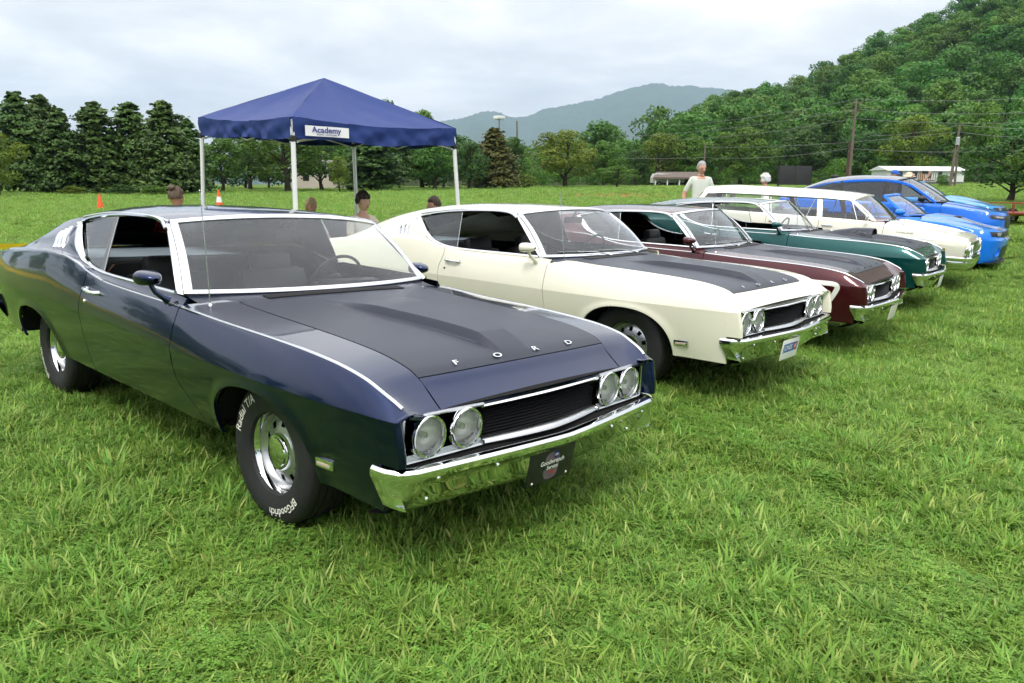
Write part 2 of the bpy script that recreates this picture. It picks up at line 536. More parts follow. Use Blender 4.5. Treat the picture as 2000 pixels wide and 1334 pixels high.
class Body:
    """height-field car body: shoulder, crease and sill curves, wheel arches, bonnet profile"""
    def __init__(s, S, C, Rk, top, wheels, bulge=None, shift=None, roll=0.02, texp=3.5, flare=0.012, up_pow=2.2, low_pow=2.3, lowkink=0.5):
        s.S, s.C, s.R, s.top = Crv(S), Crv(C), Crv(Rk), Crv(top)
        s.wheels = wheels; s.bulge = bulge; s.shift = shift; s.roll = roll; s.texp = texp; s.flare = flare
        s.up_pow = up_pow; s.low_pow = low_pow; s.lowkink = lowkink
    def side_y(s, x, z):
        ys, zs = s.S.f(x), s.S.f(x, 1); yc, zc = s.C.f(x), s.C.f(x, 1); yr, zr = s.R.f(x), s.R.f(x, 1)
        t = np.clip((z-zc)/(zs-zc), 0, 1.2); u = np.clip((zc-z)/(zc-zr), 0, 1.3)
        y = np.where(z >= zc, yc-(yc-ys)*(0.55*t+0.45*t**s.up_pow), yc-(yc-yr)*(s.lowkink*u+(1-s.lowkink)*u**s.low_pow))
        for (xw, a, b, z0) in s.wheels:
            e = ((np.abs(x-xw)/a)**2.3+(np.maximum(z-z0, 0)/b)**2.3)**(1/2.3)
            d = (e-1)*0.36
            y = y+s.flare*np.exp(-(np.maximum(d, 0)/0.035)**2)
        return y
    def zbot(s, x):
        z = s.R.f(x, 1).copy()
        for (xw, a, b, z0) in s.wheels:
            q = np.clip(1-(np.abs(x-xw)/a)**2.3, 0, 1)
            z = np.where(q > 0, np.maximum(z, z0+b*q**(1/2.3)), z)
        return z
    def topz(s, x, y):
        ys, zs = s.S.f(x), s.S.f(x, 1)
        te = s.texp(x) if callable(s.texp) else s.texp
        z = zs+(s.top.f(x)-zs)*(1-np.clip(np.abs(y)/ys, 0, 1)**te)
        if s.bulge is not None: z = z+s.bulge(x, y)
        return z
    def cols(s, x0, x1, n, extra=()):
        X = list(np.linspace(x0, x1, n))
        for (xw, a, b, z0) in s.wheels:
            X += [v for v in xw+a*np.sin(np.linspace(-math.pi/2, math.pi/2, 41)) if min(x0, x1) < v < max(x0, x1)]
        X += [v for v in extra if min(x0, x1) < v < max(x0, x1)]
        X = np.array(sorted(set(np.round(X, 5)), reverse=True))
        keep = [0]
        for i in range(1, len(X)):
            if X[keep[-1]]-X[i] > 0.0011: keep.append(i)
        return X[keep]
    def panel(s, x0, x1, n, yin=None, nA=8, nB1=10, nB2=16, side=-1, zbot=None, xend=None, extra=(), inner=None):
        """grid from an inner top line, over the shoulder, down to the sill or arch"""
        X = s.cols(x0, x1, n, extra)
        ys, zs = s.S.f(X), s.S.f(X, 1)
        zc = s.C.f(X, 1)
        zb = s.zbot(X) if zbot is None else zbot(X, s.zbot(X))
        zc = np.maximum(zc, zb+0.02)
        rows = []
        r = s.roll
        if yin is not None or inner is not None:
            for k in range(nA+1):
                t = k/nA
                if yin is not None:
                    yi = yin(X) if callable(yin) else np.full_like(X, yin)
                    y = yi+(ys-r-yi)*t
                    xx = X if xend is None else X-xend(X, y/ys)
                    z = s.topz(xx, y*s.S.f(xx)/ys) if xend is not None else s.topz(X, y)
                    rows.append(np.stack([xx, y, z], 1))
                else:
                    iy, iz = inner(X)
                    y = iy+(ys-r-iy)*t; z = iz+(zs-iz)*(t**0.8)
                    rows.append(np.stack([X, y, z], 1))
            # rounded shoulder
            A = rows[-1]
            yB = s.side_y(X, zs-r)
            B = np.stack([X, yB, zs-r], 1)
            Cn = np.stack([X, ys, zs+0.1*r], 1)
            if xend is not None:
                Cn[:, 0] = A[:, 0]*0.5+X*0.5
            for t in (0.2, 0.4, 0.6, 0.8):
                rows.append(A*(1-t)**2+Cn*2*t*(1-t)+B*t*t)
            z_top = zs-r
        else:
            z_top = zs
        for k in range(0, nB1+1):
            z = z_top+(zc-z_top)*(1-(1-k/nB1)**1.7)
            rows.append(np.stack([X, s.side_y(X, z), z], 1))
        for k in range(1, nB2+1):
            z = zc+(zb-zc)*(k/nB2)**1.5
            rows.append(np.stack([X, s.side_y(X, z), z], 1))
        P = np.stack(rows, 1)
        if s.shift is not None:
            P[:, :, 0] += s.shift(P[:, :, 0], P[:, :, 2], P[:, :, 1])
        P[:, :, 1] *= side
        return P
    def on_side(s, x, z, side=-1, off=0.0):
        x = np.asarray(x, float); z = np.asarray(z, float)
        return np.stack([x, side*(s.side_y(x, z)+off), z], -1)

def strip_on(body, path, w, off=0.003, side=-1, thick=0.004):
    """flat band on the body side following (x, z) points"""
    p = np.array(path, float)
    t = np.gradient(p, axis=0); t /= np.linalg.norm(t, axis=1, keepdims=True)
    n = np.stack([-t[:, 1], t[:, 0]], 1)
    m = MB()
    L = []
    for k in (-0.5, -0.17, 0.17, 0.5):
        q = p+n*w*k
        L.append(body.on_side(q[:, 0], q[:, 1], side, off))
    return m.grid(np.stack(L, 1))

def wheel_meshes(key, rt=0.33, wt=0.215, rr=0.196, style='slot'):
    def tyre():
        h = wt/2
        pr = [(rr-0.012, -h*0.72), (rr-0.004, -h*0.86), (rr+0.012, -h*0.90), (rr+(rt-rr)*0.30, -h*0.985), (rr+(rt-rr)*0.55, -h*1.0), (rr+(rt-rr)*0.8, -h*0.95),
              (rt-0.014, -h*0.87), (rt-0.005, -h*0.78)]
        tr = []
        for g in (-0.50, -0.18, 0.18, 0.50):
            tr += [(rt-0.001-0.004*(g-0.07)**2, h*(g-0.055)), (rt-0.009, h*(g-0.04)), (rt-0.009, h*(g+0.04)), (rt-0.001-0.004*(g+0.07)**2, h*(g+0.055))]
        pr2 = [(r, -t) for r, t in reversed(pr)]
        return MB().lathe(pr+tr+pr2, 56).mesh('tyre', angle=35)
    def rim():
        m = MB()
        # barrel and dish
        m.lathe([(rr-0.016, 0.06), (rr-0.012, -0.02), (rr-0.02, -0.055), (rr*0.86, -0.035), (rr*0.82, -0.028)], 56)
        n = 80
        ns = {'slot': 10, 'spoke': 5, 'multi': 10, 'cap': 0}[style]
        rows = [rr*0.82, rr*0.74, rr*0.66, rr*0.58, rr*0.50, rr*0.42, rr*0.2]
        dep = [-0.028, -0.036, -0.042, -0.046, -0.050, -0.053, -0.056]
        V = []; F = []
        for k in range(n):
            a = 2*math.pi*k/n
            for r, d in zip(rows, dep):
                V.append((r*math.cos(a), d, r*math.sin(a)))
        w = n//ns if ns else n
        for k in range(n):
            for j in range(len(rows)-1):
                hole = ns and ((k % w) in ((2, 3, 4) if style == 'slot' else range(w//3, w))) and ((1 <= j <= 2) if style == 'slot' else j <= 4)
                if hole: continue
                k2 = (k+1) % n
                F.append((k*len(rows)+j, k2*len(rows)+j, k2*len(rows)+j+1, k*len(rows)+j+1))
        m.add(V, F)
        return m.mesh('wheel', angle=30)
    def back():
        return MB().lathe([(rr*0.97, 0.02), (rr*0.8, -0.008), (0.02, -0.008)], 32)
    def ring():
        return MB().lathe([(rr-0.016, -0.05), (rr-0.006, -0.082), (rr+0.004, -0.091), (rr+0.009, -0.088), (rr+0.006, -0.075)], 56)
    def cap():
        q = rr*0.44
        return MB().lathe([(q, -0.045), (q, -0.066), (q*0.94, -0.074), (q*0.80, -0.074), (q*0.77, -0.080), (q*0.5, -0.086), (q*0.2, -0.088), (0.0005, -0.088)], 40)
    return {k: cached((k, key), f) for k, f in (('tyre', tyre), ('rim', rim), ('back', back), ('ring', ring), ('cap', cap))}

def tyre_text(s, ang, rad, size, y):
    V, F = text_data(s, size, 0.012*size/0.05*0.05, 0.0)
    W = []
    for (a, b, c) in V:
        r = rad+b; th = ang-a/rad
        W.append((r*math.cos(th), -y, r*math.sin(th)))
    return MB().add(W, F)

def add_wheel(parent, x, y, key='a', rt=0.33, wt=0.215, rr=0.196, style='slot', texts=(), z=None, capmat=None, rimmat=None, steer=0.0, ringmat=None):
    ms = wheel_meshes(key, rt, wt, rr, style)
    flip = y > 0
    Mx = Matrix.Translation((x, y, rt-0.004 if z is None else z)) @ Matrix.Rotation((math.pi if flip else 0)+steer, 4, 'Z')
    w = obj('wheel', ms['rim'], rimmat or M['wheelmetal'], parent, matrix=Mx)
    obj('tyre', ms['tyre'], M['rubber'], w)
    obj('dark_backing', ms['back'], M['darkgap'], w)  # black disc added behind the rim so its slots look shaded
    obj('trim_ring', ms['ring'], ringmat or M['chrome'], w)
    obj('hub_cap', ms['cap'], capmat or M['chrome'], w)
    for (s, ang, size) in texts:
        obj('lettering', tyre_text(s, R(ang), rr+(rt-rr)*0.5, size, wt/2+0.0025), M['lettering'], w)
    return w

# ---- 1969 style fastback coupe: curves in metres, x forward from the front axle, y to the car's left
def t_bulge(x, y):
    w = 0.085+0.125*np.clip((0.55-x)/0.9, 0, 1)
    H = 0.036*sstep(-0.52, -0.05, x)*(1-np.clip((x-0.55)/0.19, 0, 1))
    ridge = 1-np.clip((np.abs(y)-w)/0.030, 0, 1)
    ridge = np.clip(ridge*1.12-0.06, 0, 1)
    return H*ridge-.006*np.clip(1-np.abs(np.abs(y)-w-.044)/.009, 0, 1)*sstep(-.42, -.2, x)*sstep(.62, .5, x)
def t_shift(x, z, y):
    a = 0.20*sstep(0.58, 0.33, z)*np.exp(-((x+0.75)/0.22)**2)
    b = 0.05*sstep(0.78, 0.93, z)*np.exp(-((x+2.0)/0.15)**2)*(z < 0.99)
    c = 0.028*sstep(0.74, 0.55, z)*sstep(0.62, 0.90, x)*(np.abs(y) > 0.79)
    return np.where(np.abs(y) > 0.80, a+b+c, 0)
TB = Body(
    S=[(0.905, .808, .714), (0.86, .823, .745), (0.81, .833, .769), (0.70, .845, .812), (0.50, .852, .845), (0.16, .858, .868), (-.35, .868, .886), (-.84, .882, .912),
       (-1.34, .886, .924), (-1.70, .884, .937), (-1.90, .882, .962), (-2.1, .886, 1.008), (-2.32, .893, 1.040), (-2.6, .902, 1.044), (-2.88, .902, 1.030), (-3.28, .892, 1.000),
       (-3.73, .865, .960), (-4.12, .815, .912)],
    C=[(0.93, .868, .690), (0.85, .884, .692), (.5, .926, .694), (.0, .942, .695), (-.73, .942, .705), (-1.3, .938, .716), (-1.9, .934, .724), (-2.4, .942, .732), (-2.9, .946, .735), (-3.4, .935, .735), (-4.12, .87, .73)],
    Rk=[(0.93, .852, .325), (.4, .852, .327), (-.4, .852, .340), (-2.4, .852, .345), (-3.4, .85, .365), (-4.12, .81, .42)],
    top=[(0.95, .625), (0.905, .655), (0.872, .680), (0.83, .712), (0.79, .745), (0.745, .786), (0.70, .812), (0.62, .836), (0.5, .858), (0.3, .878), (0.0, .897), (-.4, .918), (-.75, .938), (-1.0, .945)],
    wheels=[(0.02, .415, .315, .330), (-2.93, .415, .310, .330)], bulge=t_bulge, shift=t_shift, roll=0.016, texp=lambda x: 3.5+5.5*sstep(.66, .88, x))

def front_x(y):
    return 0.872+0.028*(1-np.clip(np.abs(y)/0.8, 0, 1)**1.6)

HOOD_Y = Crv([(0.80, .610), (0.745, .620), (0.5, .628), (0.2, .632), (-.2, .632), (-.5, .632), (-.64, .622), (-.70, .600), (-.72, .585)])
T_EDGE = Crv([(-1.24, .690, 1.300), (-1.36, .702, 1.318), (-1.6, .706, 1.327), (-1.95, .706, 1.320), (-2.25, .704, 1.296), (-2.5, .703, 1.268), (-2.8, .700, 1.228), (-3.1, .694, 1.162), (-3.35, .686, 1.087), (-3.6, .675, 1.012), (-3.8, .66, .962), (-4.06, .63, .925)])
T_MID = Crv([(-1.10, 1.340), (-1.3, 1.358), (-1.6, 1.372), (-1.95, 1.376), (-2.3, 1.366), (-2.7, 1.332), (-3.1, 1.266), (-3.5, 1.165), (-3.8, 1.07), (-4.08, .955)])
# side window outline in (x, y, z), from the pillar foot backwards along the sill, up and forward
DLO = [(-.872, .838, .957), (-1.2, .842, .962), (-1.5, .842, .965), (-1.74, .841, .969), (-1.90, .839, .978), (-2.02, .834, .993), (-2.12, .826, 1.018), (-2.21, .812, 1.052),
       (-2.29, .792, 1.102), (-2.36, .768, 1.165), (-2.43, .740, 1.215), (-2.475, .722, 1.238), (-2.40, .717, 1.256), (-2.25, .714, 1.279), (-2.0, .713, 1.302), (-1.75, .713, 1.313), (-1.5, .713, 1.316), (-1.36, .712, 1.309),
       (-1.28, .713, 1.293), (-1.22, .722, 1.262)]
DLO_REAR = Crv([(x, y, z) for x, y, z in DLO[4:12]])

def t_inner(X):
    """top line of the belt shelf"""
    c = Crv([(-.60, .845, .930), (-.84, .842, .948), (-1.2, .845, .958), (-1.74, .843, .965), (-1.93, .841, .973), (-2.06, .842, .995), (-2.2, .846, 1.022), (-2.35, .852, 1.043), (-2.6, .860, 1.055), (-2.88, .858, 1.044), (-3.28, .845, 1.016), (-3.73, .815, .978), (-4.12, .76, .925)])
    return c.f(X), c.f(X, 1)

def sail_y(x, z):
    """outer face of the roof pillar"""
    x = np.asarray(x, float)
    by, bz = t_inner(x)
    rear = x < -2.4755
    ty = np.where(rear, T_EDGE.f(x), DLO_REAR.f(x)); tz = np.maximum(np.where(rear, T_EDGE.f(x, 1), DLO_REAR.f(x, 1)), bz+.002)
    t = np.clip((z-bz)/(tz-bz), 0, 1)
    return by+(ty-by)*t+0.012*np.sin(math.pi*t)*np.clip((tz-bz)/.15, 0, 1)-0.018*np.sin(math.pi*np.minimum(1, t*2.2))*(1-t)**2

def ws_pt(u, v, lift=0.0):
    """windscreen surface, u -1..1 across, v 0..1 up"""
    u = np.asarray(u, float); v = np.asarray(v, float)
    au = np.abs(u)**2.2
    y = u*(.795-.105*v)
    x = (-.725-.140*au)*(1-v)+(-1.100-.135*au)*v
    z = (.950+.004*au)*(1-v)+(1.338-.045*au)*v
    bow = np.sin(np.pi*np.clip(v, 0, 1))*0.022
    return np.stack([x+(bow+lift)*.70, y+lift*0.25*u, z+(bow+lift)*.71], -1)

def build_torino(root, paint, hood, o):
    """all parts of one fastback coupe under root"""
    F = lambda k, fn, name, mat, parent=root: obj(name, cached(('torino_'+k,), fn), mat, parent)
    gap = 0.0038
    for sd in (-1, 1):
        tg = 'r' if sd < 0 else 'l'
        def fender():
            def zb(X, z): return np.where(X > 0.818, np.maximum(z, 0.520), z)
            P = TB.panel(0.905, -0.745+gap, 60, yin=lambda X: HOOD_Y.f(X)+gap, side=sd, zbot=zb, extra=(.8185, .8172, .87, .89),
                         xend=lambda X, q: 0.033*sstep(0.55, 0.905, X)*(1-np.clip((q-0.72)/0.26, 0, 1)**1.5))
            m = MB().grid(flange(P, 0.018, True, True, True, True, out=(0, sd, 0.6)))
            # rounded leading lip turned in towards the lamps
            e = P[0]
            k0 = [i for i in range(len(e)) if e[i][2] < 0.726 and abs(e[i][1]) > 0.79]
            E = e[k0]
            L = [E]
            for dx, dy in ((0.010, 0.010), (0.012, 0.024), (0.004, 0.036), (-0.012, 0.044)):
                q = E.copy(); q[:, 0] += dx; q[:, 1] -= sd*dy
                L.append(q)
            q = E.copy(); q[:, 0] = .866; q[:, 1] = sd*np.minimum(.806, np.abs(q[:, 1])-.03)
            L.append(q)
            m.grid(np.stack(L, 1))
            return m.mesh('fender', angle=38)
        f = F('fender'+tg, fender, 'fender', paint)
        def door():
            P = TB.panel(-0.745-gap, -2.0+gap, 40, side=sd, inner=t_inner, nA=4)
            return MB().grid(flange(P, 0.02, True, True, True, False, out=(0, sd, 0.3))).mesh('door', angle=38)
        d = F('door'+tg, door, 'door', paint)
        def quarter():
            P = TB.panel(-2.0-gap, -4.12, 60, side=sd, inner=t_inner, nA=5)
            return MB().grid(flange(P, 0.02, True, True, True, False, out=(0, sd, 0.3))).mesh('quarter_panel', angle=38)
        q = F('quarter'+tg, quarter, 'quarter_panel', paint)
        def sail():
            X = np.concatenate([np.linspace(-1.93, -2.475, 26), np.linspace(-2.48, -4.08, 50)])
            by, bz = t_inner(X)
            rear = X < -2.4755
            ty = np.where(rear, T_EDGE.f(X), DLO_REAR.f(X)); tz = np.where(rear, T_EDGE.f(X, 1), DLO_REAR.f(X, 1))
            tz = np.maximum(tz, bz+0.002)
            L = []
            for k in range(15):
                t = k/14
                y = by+(ty-by)*t+0.012*np.sin(math.pi*t)*np.clip((tz-bz)/.15, 0, 1)-0.018*np.sin(math.pi*min(1, t*2.2))*(1-t)**2
                z = bz+(tz-bz)*t
                L.append(np.stack([X, sd*y, z], 1))
            m = MB().grid(np.stack(L, 1))
            # gusset between window corner and drip edge
            a = np.array(DLO[11:20]); xs = np.linspace(-2.475, -1.24, 30)
            dl = Crv([tuple(v) for v in DLO[11:20]])
            b = np.stack([xs, sd*dl.f(xs), dl.f(xs, 1)], 1); cc = np.stack([xs, sd*T_EDGE.f(xs), T_EDGE.f(xs, 1)], 1)
            m.grid(np.stack([b, b*0.5+cc*0.5+np.array([0, sd*0.004, 0]), cc], 1))
            return m.mesh('roof_pillar', angle=40)
        sl = F('sail'+tg, sail, 'roof_pillar', paint)
        def mould():
            p = [(x, sd*(y+0.004), z) for x, y, z in DLO]
            c = Crv([(i, *q_) for i, q_ in enumerate(p)])
            pts = c(np.linspace(0, len(p)-1, 90))
            return MB().tube(pts, 0.0105, 6, caps=True)
        F('mould'+tg, mould, 'window_moulding', M['chrome'], d)
        def widemould():
            # broad bright moulding that follows the rear of the side window
            c = Crv([(i, x, y, z) for i, (x, y, z) in enumerate(DLO[5:12])])
            pts = c(np.linspace(0, 6, 30))
            L = []
            w = np.interp(np.linspace(0, 1, 30), [0, .2, .75, 1], [.006, .028, .046, .040])
            for k in range(30):
                b = pts[k]
                xx, zz = b[0]-w[k], b[2]-w[k]*.25
                xm, zm = b[0]-w[k]*.5, b[2]-w[k]*.12
                L.append([(b[0], sd*(b[1]+0.010), b[2]), (xm, sd*(max(b[1]-.02, float(sail_y(np.array(xm), zm)))+.013), zm), (xx, sd*(float(sail_y(np.array(xx), zz))+.004), zz)])
            return MB().grid(np.array(L))
        F('wmould'+tg, widemould, 'bright_moulding', M['brighttrim'], sl)
        def qglass():
            # fixed rear quarter pane
            c = Crv([tuple(v) for v in DLO[3:12]]); t = Crv([tuple(v) for v in DLO[11:16]])
            xs = np.linspace(-1.88, -2.47, 22)
            L = []
            for k in range(7):
                q_ = k/6
                xx = xs+0.10*(1-q_)*0-0.03*(1-q_)*np.clip((xs+2.2)/.3, 0, 1)*0
                lo = np.stack([xs, c.f(xs), c.f(xs, 1)], 1); hi = np.stack([xs, t.f(xs), t.f(xs, 1)], 1)
                p = lo*(1-q_)+hi*q_
                p[:, 1] = sd*(p[:, 1]-0.012)
                p[:, 0] += 0.06*(0.5-q_)*np.clip((xs+2.47)/.59, 0, 1)
                L.append(p)
            return MB().grid(np.stack(L, 1))
        g = F('qglass'+tg, qglass, 'quarter_window', M['glass'], sl)
        def qedge():
            return MB().tube([(-1.85, sd*.828, .972), (-1.865, sd*.79, 1.08), (-1.885, sd*.745, 1.2), (-1.905, sd*.703, 1.305)], 0.004, 6)
        F('qedge'+tg, qedge, 'glass_edge', M['satin'], g)
        def sill_strip():
            xs = np.linspace(-.79, -1.97, 40)
            return MB().tube([(x, sd*(float(TB.S.f(x))-.002), float(TB.S.f(x, 1))-.006) for x in xs], 0.006, 6)
        if o.get('strip', True):
            F('dstrip'+tg, sill_strip, 'trim_strip', M['brighttrim'], d)
            def fstrip():
                xs = np.linspace(-.73, 0.885, 70)
                return MB().tube([(x, sd*(float(TB.S.f(x))-.003), float(TB.S.f(x, 1))-.002) for x in xs], 0.0075, 6)
            F('fstrip'+tg, fstrip, 'trim_strip', M['brighttrim'], f)
            def qstrip():
                xs = np.linspace(-1.72, -2.45, 40)
                return MB().tube([(x, sd*(float(TB.S.f(x))-.001), float(TB.S.f(x, 1))-.004) for x in xs], [0.0085*max(0.15, 1-abs((x+1.95)/.55)**2) for x in xs], 6)
            F('qstrip'+tg, qstrip, 'trim_strip', M['brighttrim'], q)
        def handle():
            m = MB()
            y = float(TB.side_y(np.array(-1.80), np.array(.868)))
            m.tube([(-1.905, sd*(y-.005), .868), (-1.90, sd*(y+.022), .870), (-1.86, sd*(y+.030), .868), (-1.78, sd*(y+.030), .862), (-1.735, sd*(y+.020), .862), (-1.73, sd*(y-.005), .862)], [.012, .014, .0105, .0105, .0125, .012], 8)
            m.box((-1.90, sd*(y+.003), .870), (.05, .012, .028), bev=.005)
            return m
        F('handle'+tg, handle, 'door_handle', M['chrome'], d)
        def lock():
            y = float(TB.side_y(np.array(-1.905), np.array(.80)))
            return MB().lathe([(0.0005, sd*(y+.008)), (.010, sd*(y+.008)), (.013, sd*(y+.003)), (.013, sd*(y-.005))], 14, (-1.915, 0, .795))
        F('lock'+tg, lock, 'door_lock', M['chrome'], d)
        def mirror():
            m = MB()
            c = Vector((-.905, sd*.962, 1.035) if sd < 0 else (-1.04, .915, 1.0))
            L = []
            for i, (dx, ry, rz) in enumerate(((-.030, .056, .033), (-.026, .062, .038), (.0, .063, .039), (.045, .052, .032), (.08, .032, .020), (.095, .010, .007))):
                L.append([(c.x+dx, c.y+ry*math.copysign(abs(math.cos(a))**0.75, math.cos(a)), c.z+rz*math.copysign(abs(math.sin(a))**0.75, math.sin(a))) for a in np.linspace(0, 2*math.pi, 24, endpoint=False)])
            m.grid(np.array(L), cv=True)
            m.add(L[0], [tuple(range(24))])
            m.tube([(c.x+.015, c.y, c.z-.022), (c.x+.03, c.y-sd*.02, .965), (c.x+.04, sd*.905, .935), (c.x+.04, sd*.885, .922)], [.012, .012, .015, .026], 10)
            return m
        if sd < 0 or o.get('mirror2', False):
            F('mirror'+tg, mirror, 'wing_mirror', o.get('mirror', paint), d)
        def marker():
            y = float(TB.side_y(np.array(.47), np.array(.405)))
            return MB().box((.505, sd*(y+.004), .432), (.115, .022, .040), rot=Matrix.Rotation(R(-3), 3, 'Y'), bev=.007)
        mk = F('marker'+tg, marker, 'side_marker', M['chrome'], f)
        def markerl():
            y = float(TB.side_y(np.array(.47), np.array(.405)))
            return MB().box((.505, sd*(y+.0135), .429), (.088, .008, .015), rot=Matrix.Rotation(R(-3), 3, 'Y'), bev=.003)
        F('markerl'+tg, markerl, 'marker_lens', M['amber'], mk)
        # black arch liners
        for wi, (xw, a, b, z0) in enumerate(TB.wheels):
            def liner():
                m = MB(); L = []
                for th in np.linspace(0.16, math.pi-.16, 26):
                    c_, s_ = math.cos(th), math.sin(th)
                    x = xw+(a+.012)*math.copysign(abs(c_)**(2/2.3), c_); z = z0+(b+.012)*math.copysign(abs(s_)**(2/2.3), s_)
                    L.append([(x, sd*.885, z), (x, sd*.7, z), (x, sd*.50, z)])
                return m.grid(np.array(L)).box((xw, sd*.505, .55), (.60, .01, .18))
            F('liner%s%d' % (tg, wi), liner, 'wheel_arch_liner', M['darkgap'])
        # headlamps
        for k, yy in enumerate((.681, .491)):
            x = float(front_x(yy))+0.004
            hl = obj('headlight', cached(('hl_bezel',), lambda: MB().lathe([(.070, -.028), (.071, .004), (.0745, .013), (.081, .015), (.0855, .008), (.086, -.01)], 40, axis='x')), M['chrome'], root, loc=(x, sd*yy, .595))
            obj('reflector', cached(('hl_refl',), lambda: MB().lathe([(.070, .0), (.062, -.018), (.045, -.036), (.02, -.046), (.0005, -.048)], 32, axis='x')), M['reflector'], hl)
            def lens():
                m = MB(); L = []
                for i, r in enumerate(np.linspace(0.001, .0705, 14)):
                    L.append([(.012-.012*(r/.0705)**2+.0016*math.sin(r*math.cos(a)*900)*(r < .066), r*math.cos(a), r*math.sin(a)) for a in np.linspace(0, 2*math.pi, 72, endpoint=False)])
                m.grid(np.array(L), cv=True)
                return m
            obj('bulb_shield', cached(('hl_bulb',), lambda: MB().lathe([(.0005, -.012), (.012, -.014), (.014, -.03), (.010, -.046)], 16, axis='x')), M['satin'], hl)
            obj('lens', cached(('hl_lens',), lens), M['lensglass'], hl)
        for (x, y, z) in ((0, .725, None), (-2.946, .69, None)):
            tx = o.get('texts', {}).get((sd, x == 0), ())
            add_wheel(root, x, sd*y, texts=tx, key='tor', wt=.235, capmat=o.get('capmat'))
    # hood
    def hoodm():
        xs = np.concatenate([np.linspace(.745, .5, 26), np.linspace(.49, -.565, 56)])
        L = []
        w_ = 0.085+0.125*np.clip((0.55-xs)/0.9, 0, 1); ye = HOOD_Y.f(xs)-.0025
        half = [(0, t) for t in np.linspace(0, 1, 9)[:-1]]+[(1, t) for t in np.linspace(0, 1, 7)[:-1]]+[(3, 0.), (3, .5)]+[(2, t) for t in np.linspace(0, 1, 26)]
        cols_ = [(-1, k_, t_) for k_, t_ in reversed(half)]+[(1, k_, t_) for k_, t_ in half[1:]]
        for sg_, k_, t_ in cols_:
            y = sg_*(w_*t_ if k_ == 0 else w_+.034*t_ if k_ == 1 else w_+.035+.018*t_ if k_ == 3 else w_+.053+(ye-w_-.053)*t_)
            q = y/ye
            x = xs-0.05*(np.abs(q)**3)*sstep(-.35, -.565, xs)
            L.append(np.stack([x, y, TB.topz(x, y)+.001], 1))
        P = np.stack(L, 1)
        return MB().grid(flange(P, 0.018, True, True, True, True, out=(0, 0, 1))).mesh('hood', angle=30)
    h = F('hood', hoodm, 'hood', hood)
    if o.get('letters', True):
        for ch, yy in zip('FORD', (-.385, -.130, .125, .380)):
            def letter(ch=ch):
                V, Fc = text_data(ch, .040, .0006, .003)
                return MB().add([(b, -a, c) for a, b, c in V], Fc)
            x = .715
            ang = math.atan2(float(TB.topz(np.array(.74), np.array(yy))-TB.topz(np.array(.69), np.array(yy))), .05)
            lt = obj('letter', cached(('let_'+ch,), letter), M['chrome'], h)
            lt.matrix_local = Matrix.Translation((x, yy, float(TB.topz(np.array(x), np.array(yy)))+.006)) @ Matrix.Rotation(math.pi, 4, 'Z') @ Matrix.Rotation(-ang*-1, 4, 'Y') @ Matrix.Scale(1.7, 4, (0, 1, 0))
            lt.matrix_local = Matrix.Translation((x, yy, float(TB.topz(np.array(x), np.array(yy)))+.006)) @ Matrix.Rotation(-ang, 4, 'Y') @ Matrix.Rotation(math.pi, 4, 'Z') @ Matrix.Scale(1.7, 4, (0, 1, 0))
    def header():
        L = []
        for q in np.linspace(-1, 1, 41):
            t = np.linspace(0, 1, 14)
            y = q*(HOOD_Y.f(.749+t*.123)-.0035)*np.ones_like(t)
            x = .749+t*(.872-.749)
            z = TB.topz(x, y)
            L.append(np.stack([x, y, z], 1))
        P = np.stack(L, 0)
        return MB().grid(flange(P, 0.015, True, True, True, True, out=(0.5, 0, 1))).mesh('header_panel', angle=40)
    F('header', header, 'header_panel', paint)
    def lip():
        # rolled edge from header and fender fronts to the grille opening
        ys = np.linspace(-.80, .80, 61)
        x0 = .872+.033*np.clip((np.abs(ys)-.60)/.20, 0, 1)**1.5
        z0 = np.array([float(TB.topz(np.array(min(a, .90)), np.array(b))) for a, b in zip(x0, ys)])
        z0 = np.minimum(z0, .700)
        L = [np.stack([x0-.001, ys, z0-.0005], 1), np.stack([x0+.006, ys, z0-.005], 1), np.stack([x0+.005, ys, z0-.012], 1), np.stack([x0-.03, ys, np.full_like(ys, .660)], 1)]
        return MB().grid(np.stack(L, 1))
    F('lip', lip, 'grille_surround', paint)
    def cowl():
        L = []
        for q in np.linspace(-1, 1, 41):
            t = np.linspace(0, 1, 9)
            w = ws_pt(q*1.0, 0.0)
            xa = -.569-0.05*min(1, abs(q*.79/.63))**3-(.10*float(sstep(.78, .84, abs(q))))
            xx = xa+(w[0]-xa-.01)*t
            y = q*.79*np.ones_like(t)
            z = TB.topz(xx, y)*(1-t**2)+(w[2]-.012)*t**2
            L.append(np.stack([xx, y, z], 1))
        return MB().grid(np.stack(L, 0)).mesh('cowl', angle=30)
    cw = F('cowl', cowl, 'cowl', hood)
    def cowl_z(x, y):
        w = ws_pt(y/.79, 0.0); xa = -.569-0.05*min(1, abs(y/.63))**3
        t = np.clip((x-xa)/(w[0]-.01-xa), 0, 1)
        return float(TB.topz(np.array(x), np.array(y))*(1-t**2)+(w[2]-.012)*t**2)
    def vent():
        L = [[(x, y, cowl_z(x, y)+.0025) for x in np.linspace(-.625, -.705, 5)] for y in np.linspace(-.46, .46, 25)]
        return MB().grid(np.array(L))
    vt = F('vent', vent, 'cowl_vent', M['darkgap'], cw)
    def fins():
        m = MB()
        for y in np.linspace(-.45, .45, 72):
            m.tube([(x, y, cowl_z(x, y)+.004) for x in (-.625, -.665, -.705)], .0022, 4)
        return m
    F('ventfins', fins, 'vent_fins', M['black'], vt)
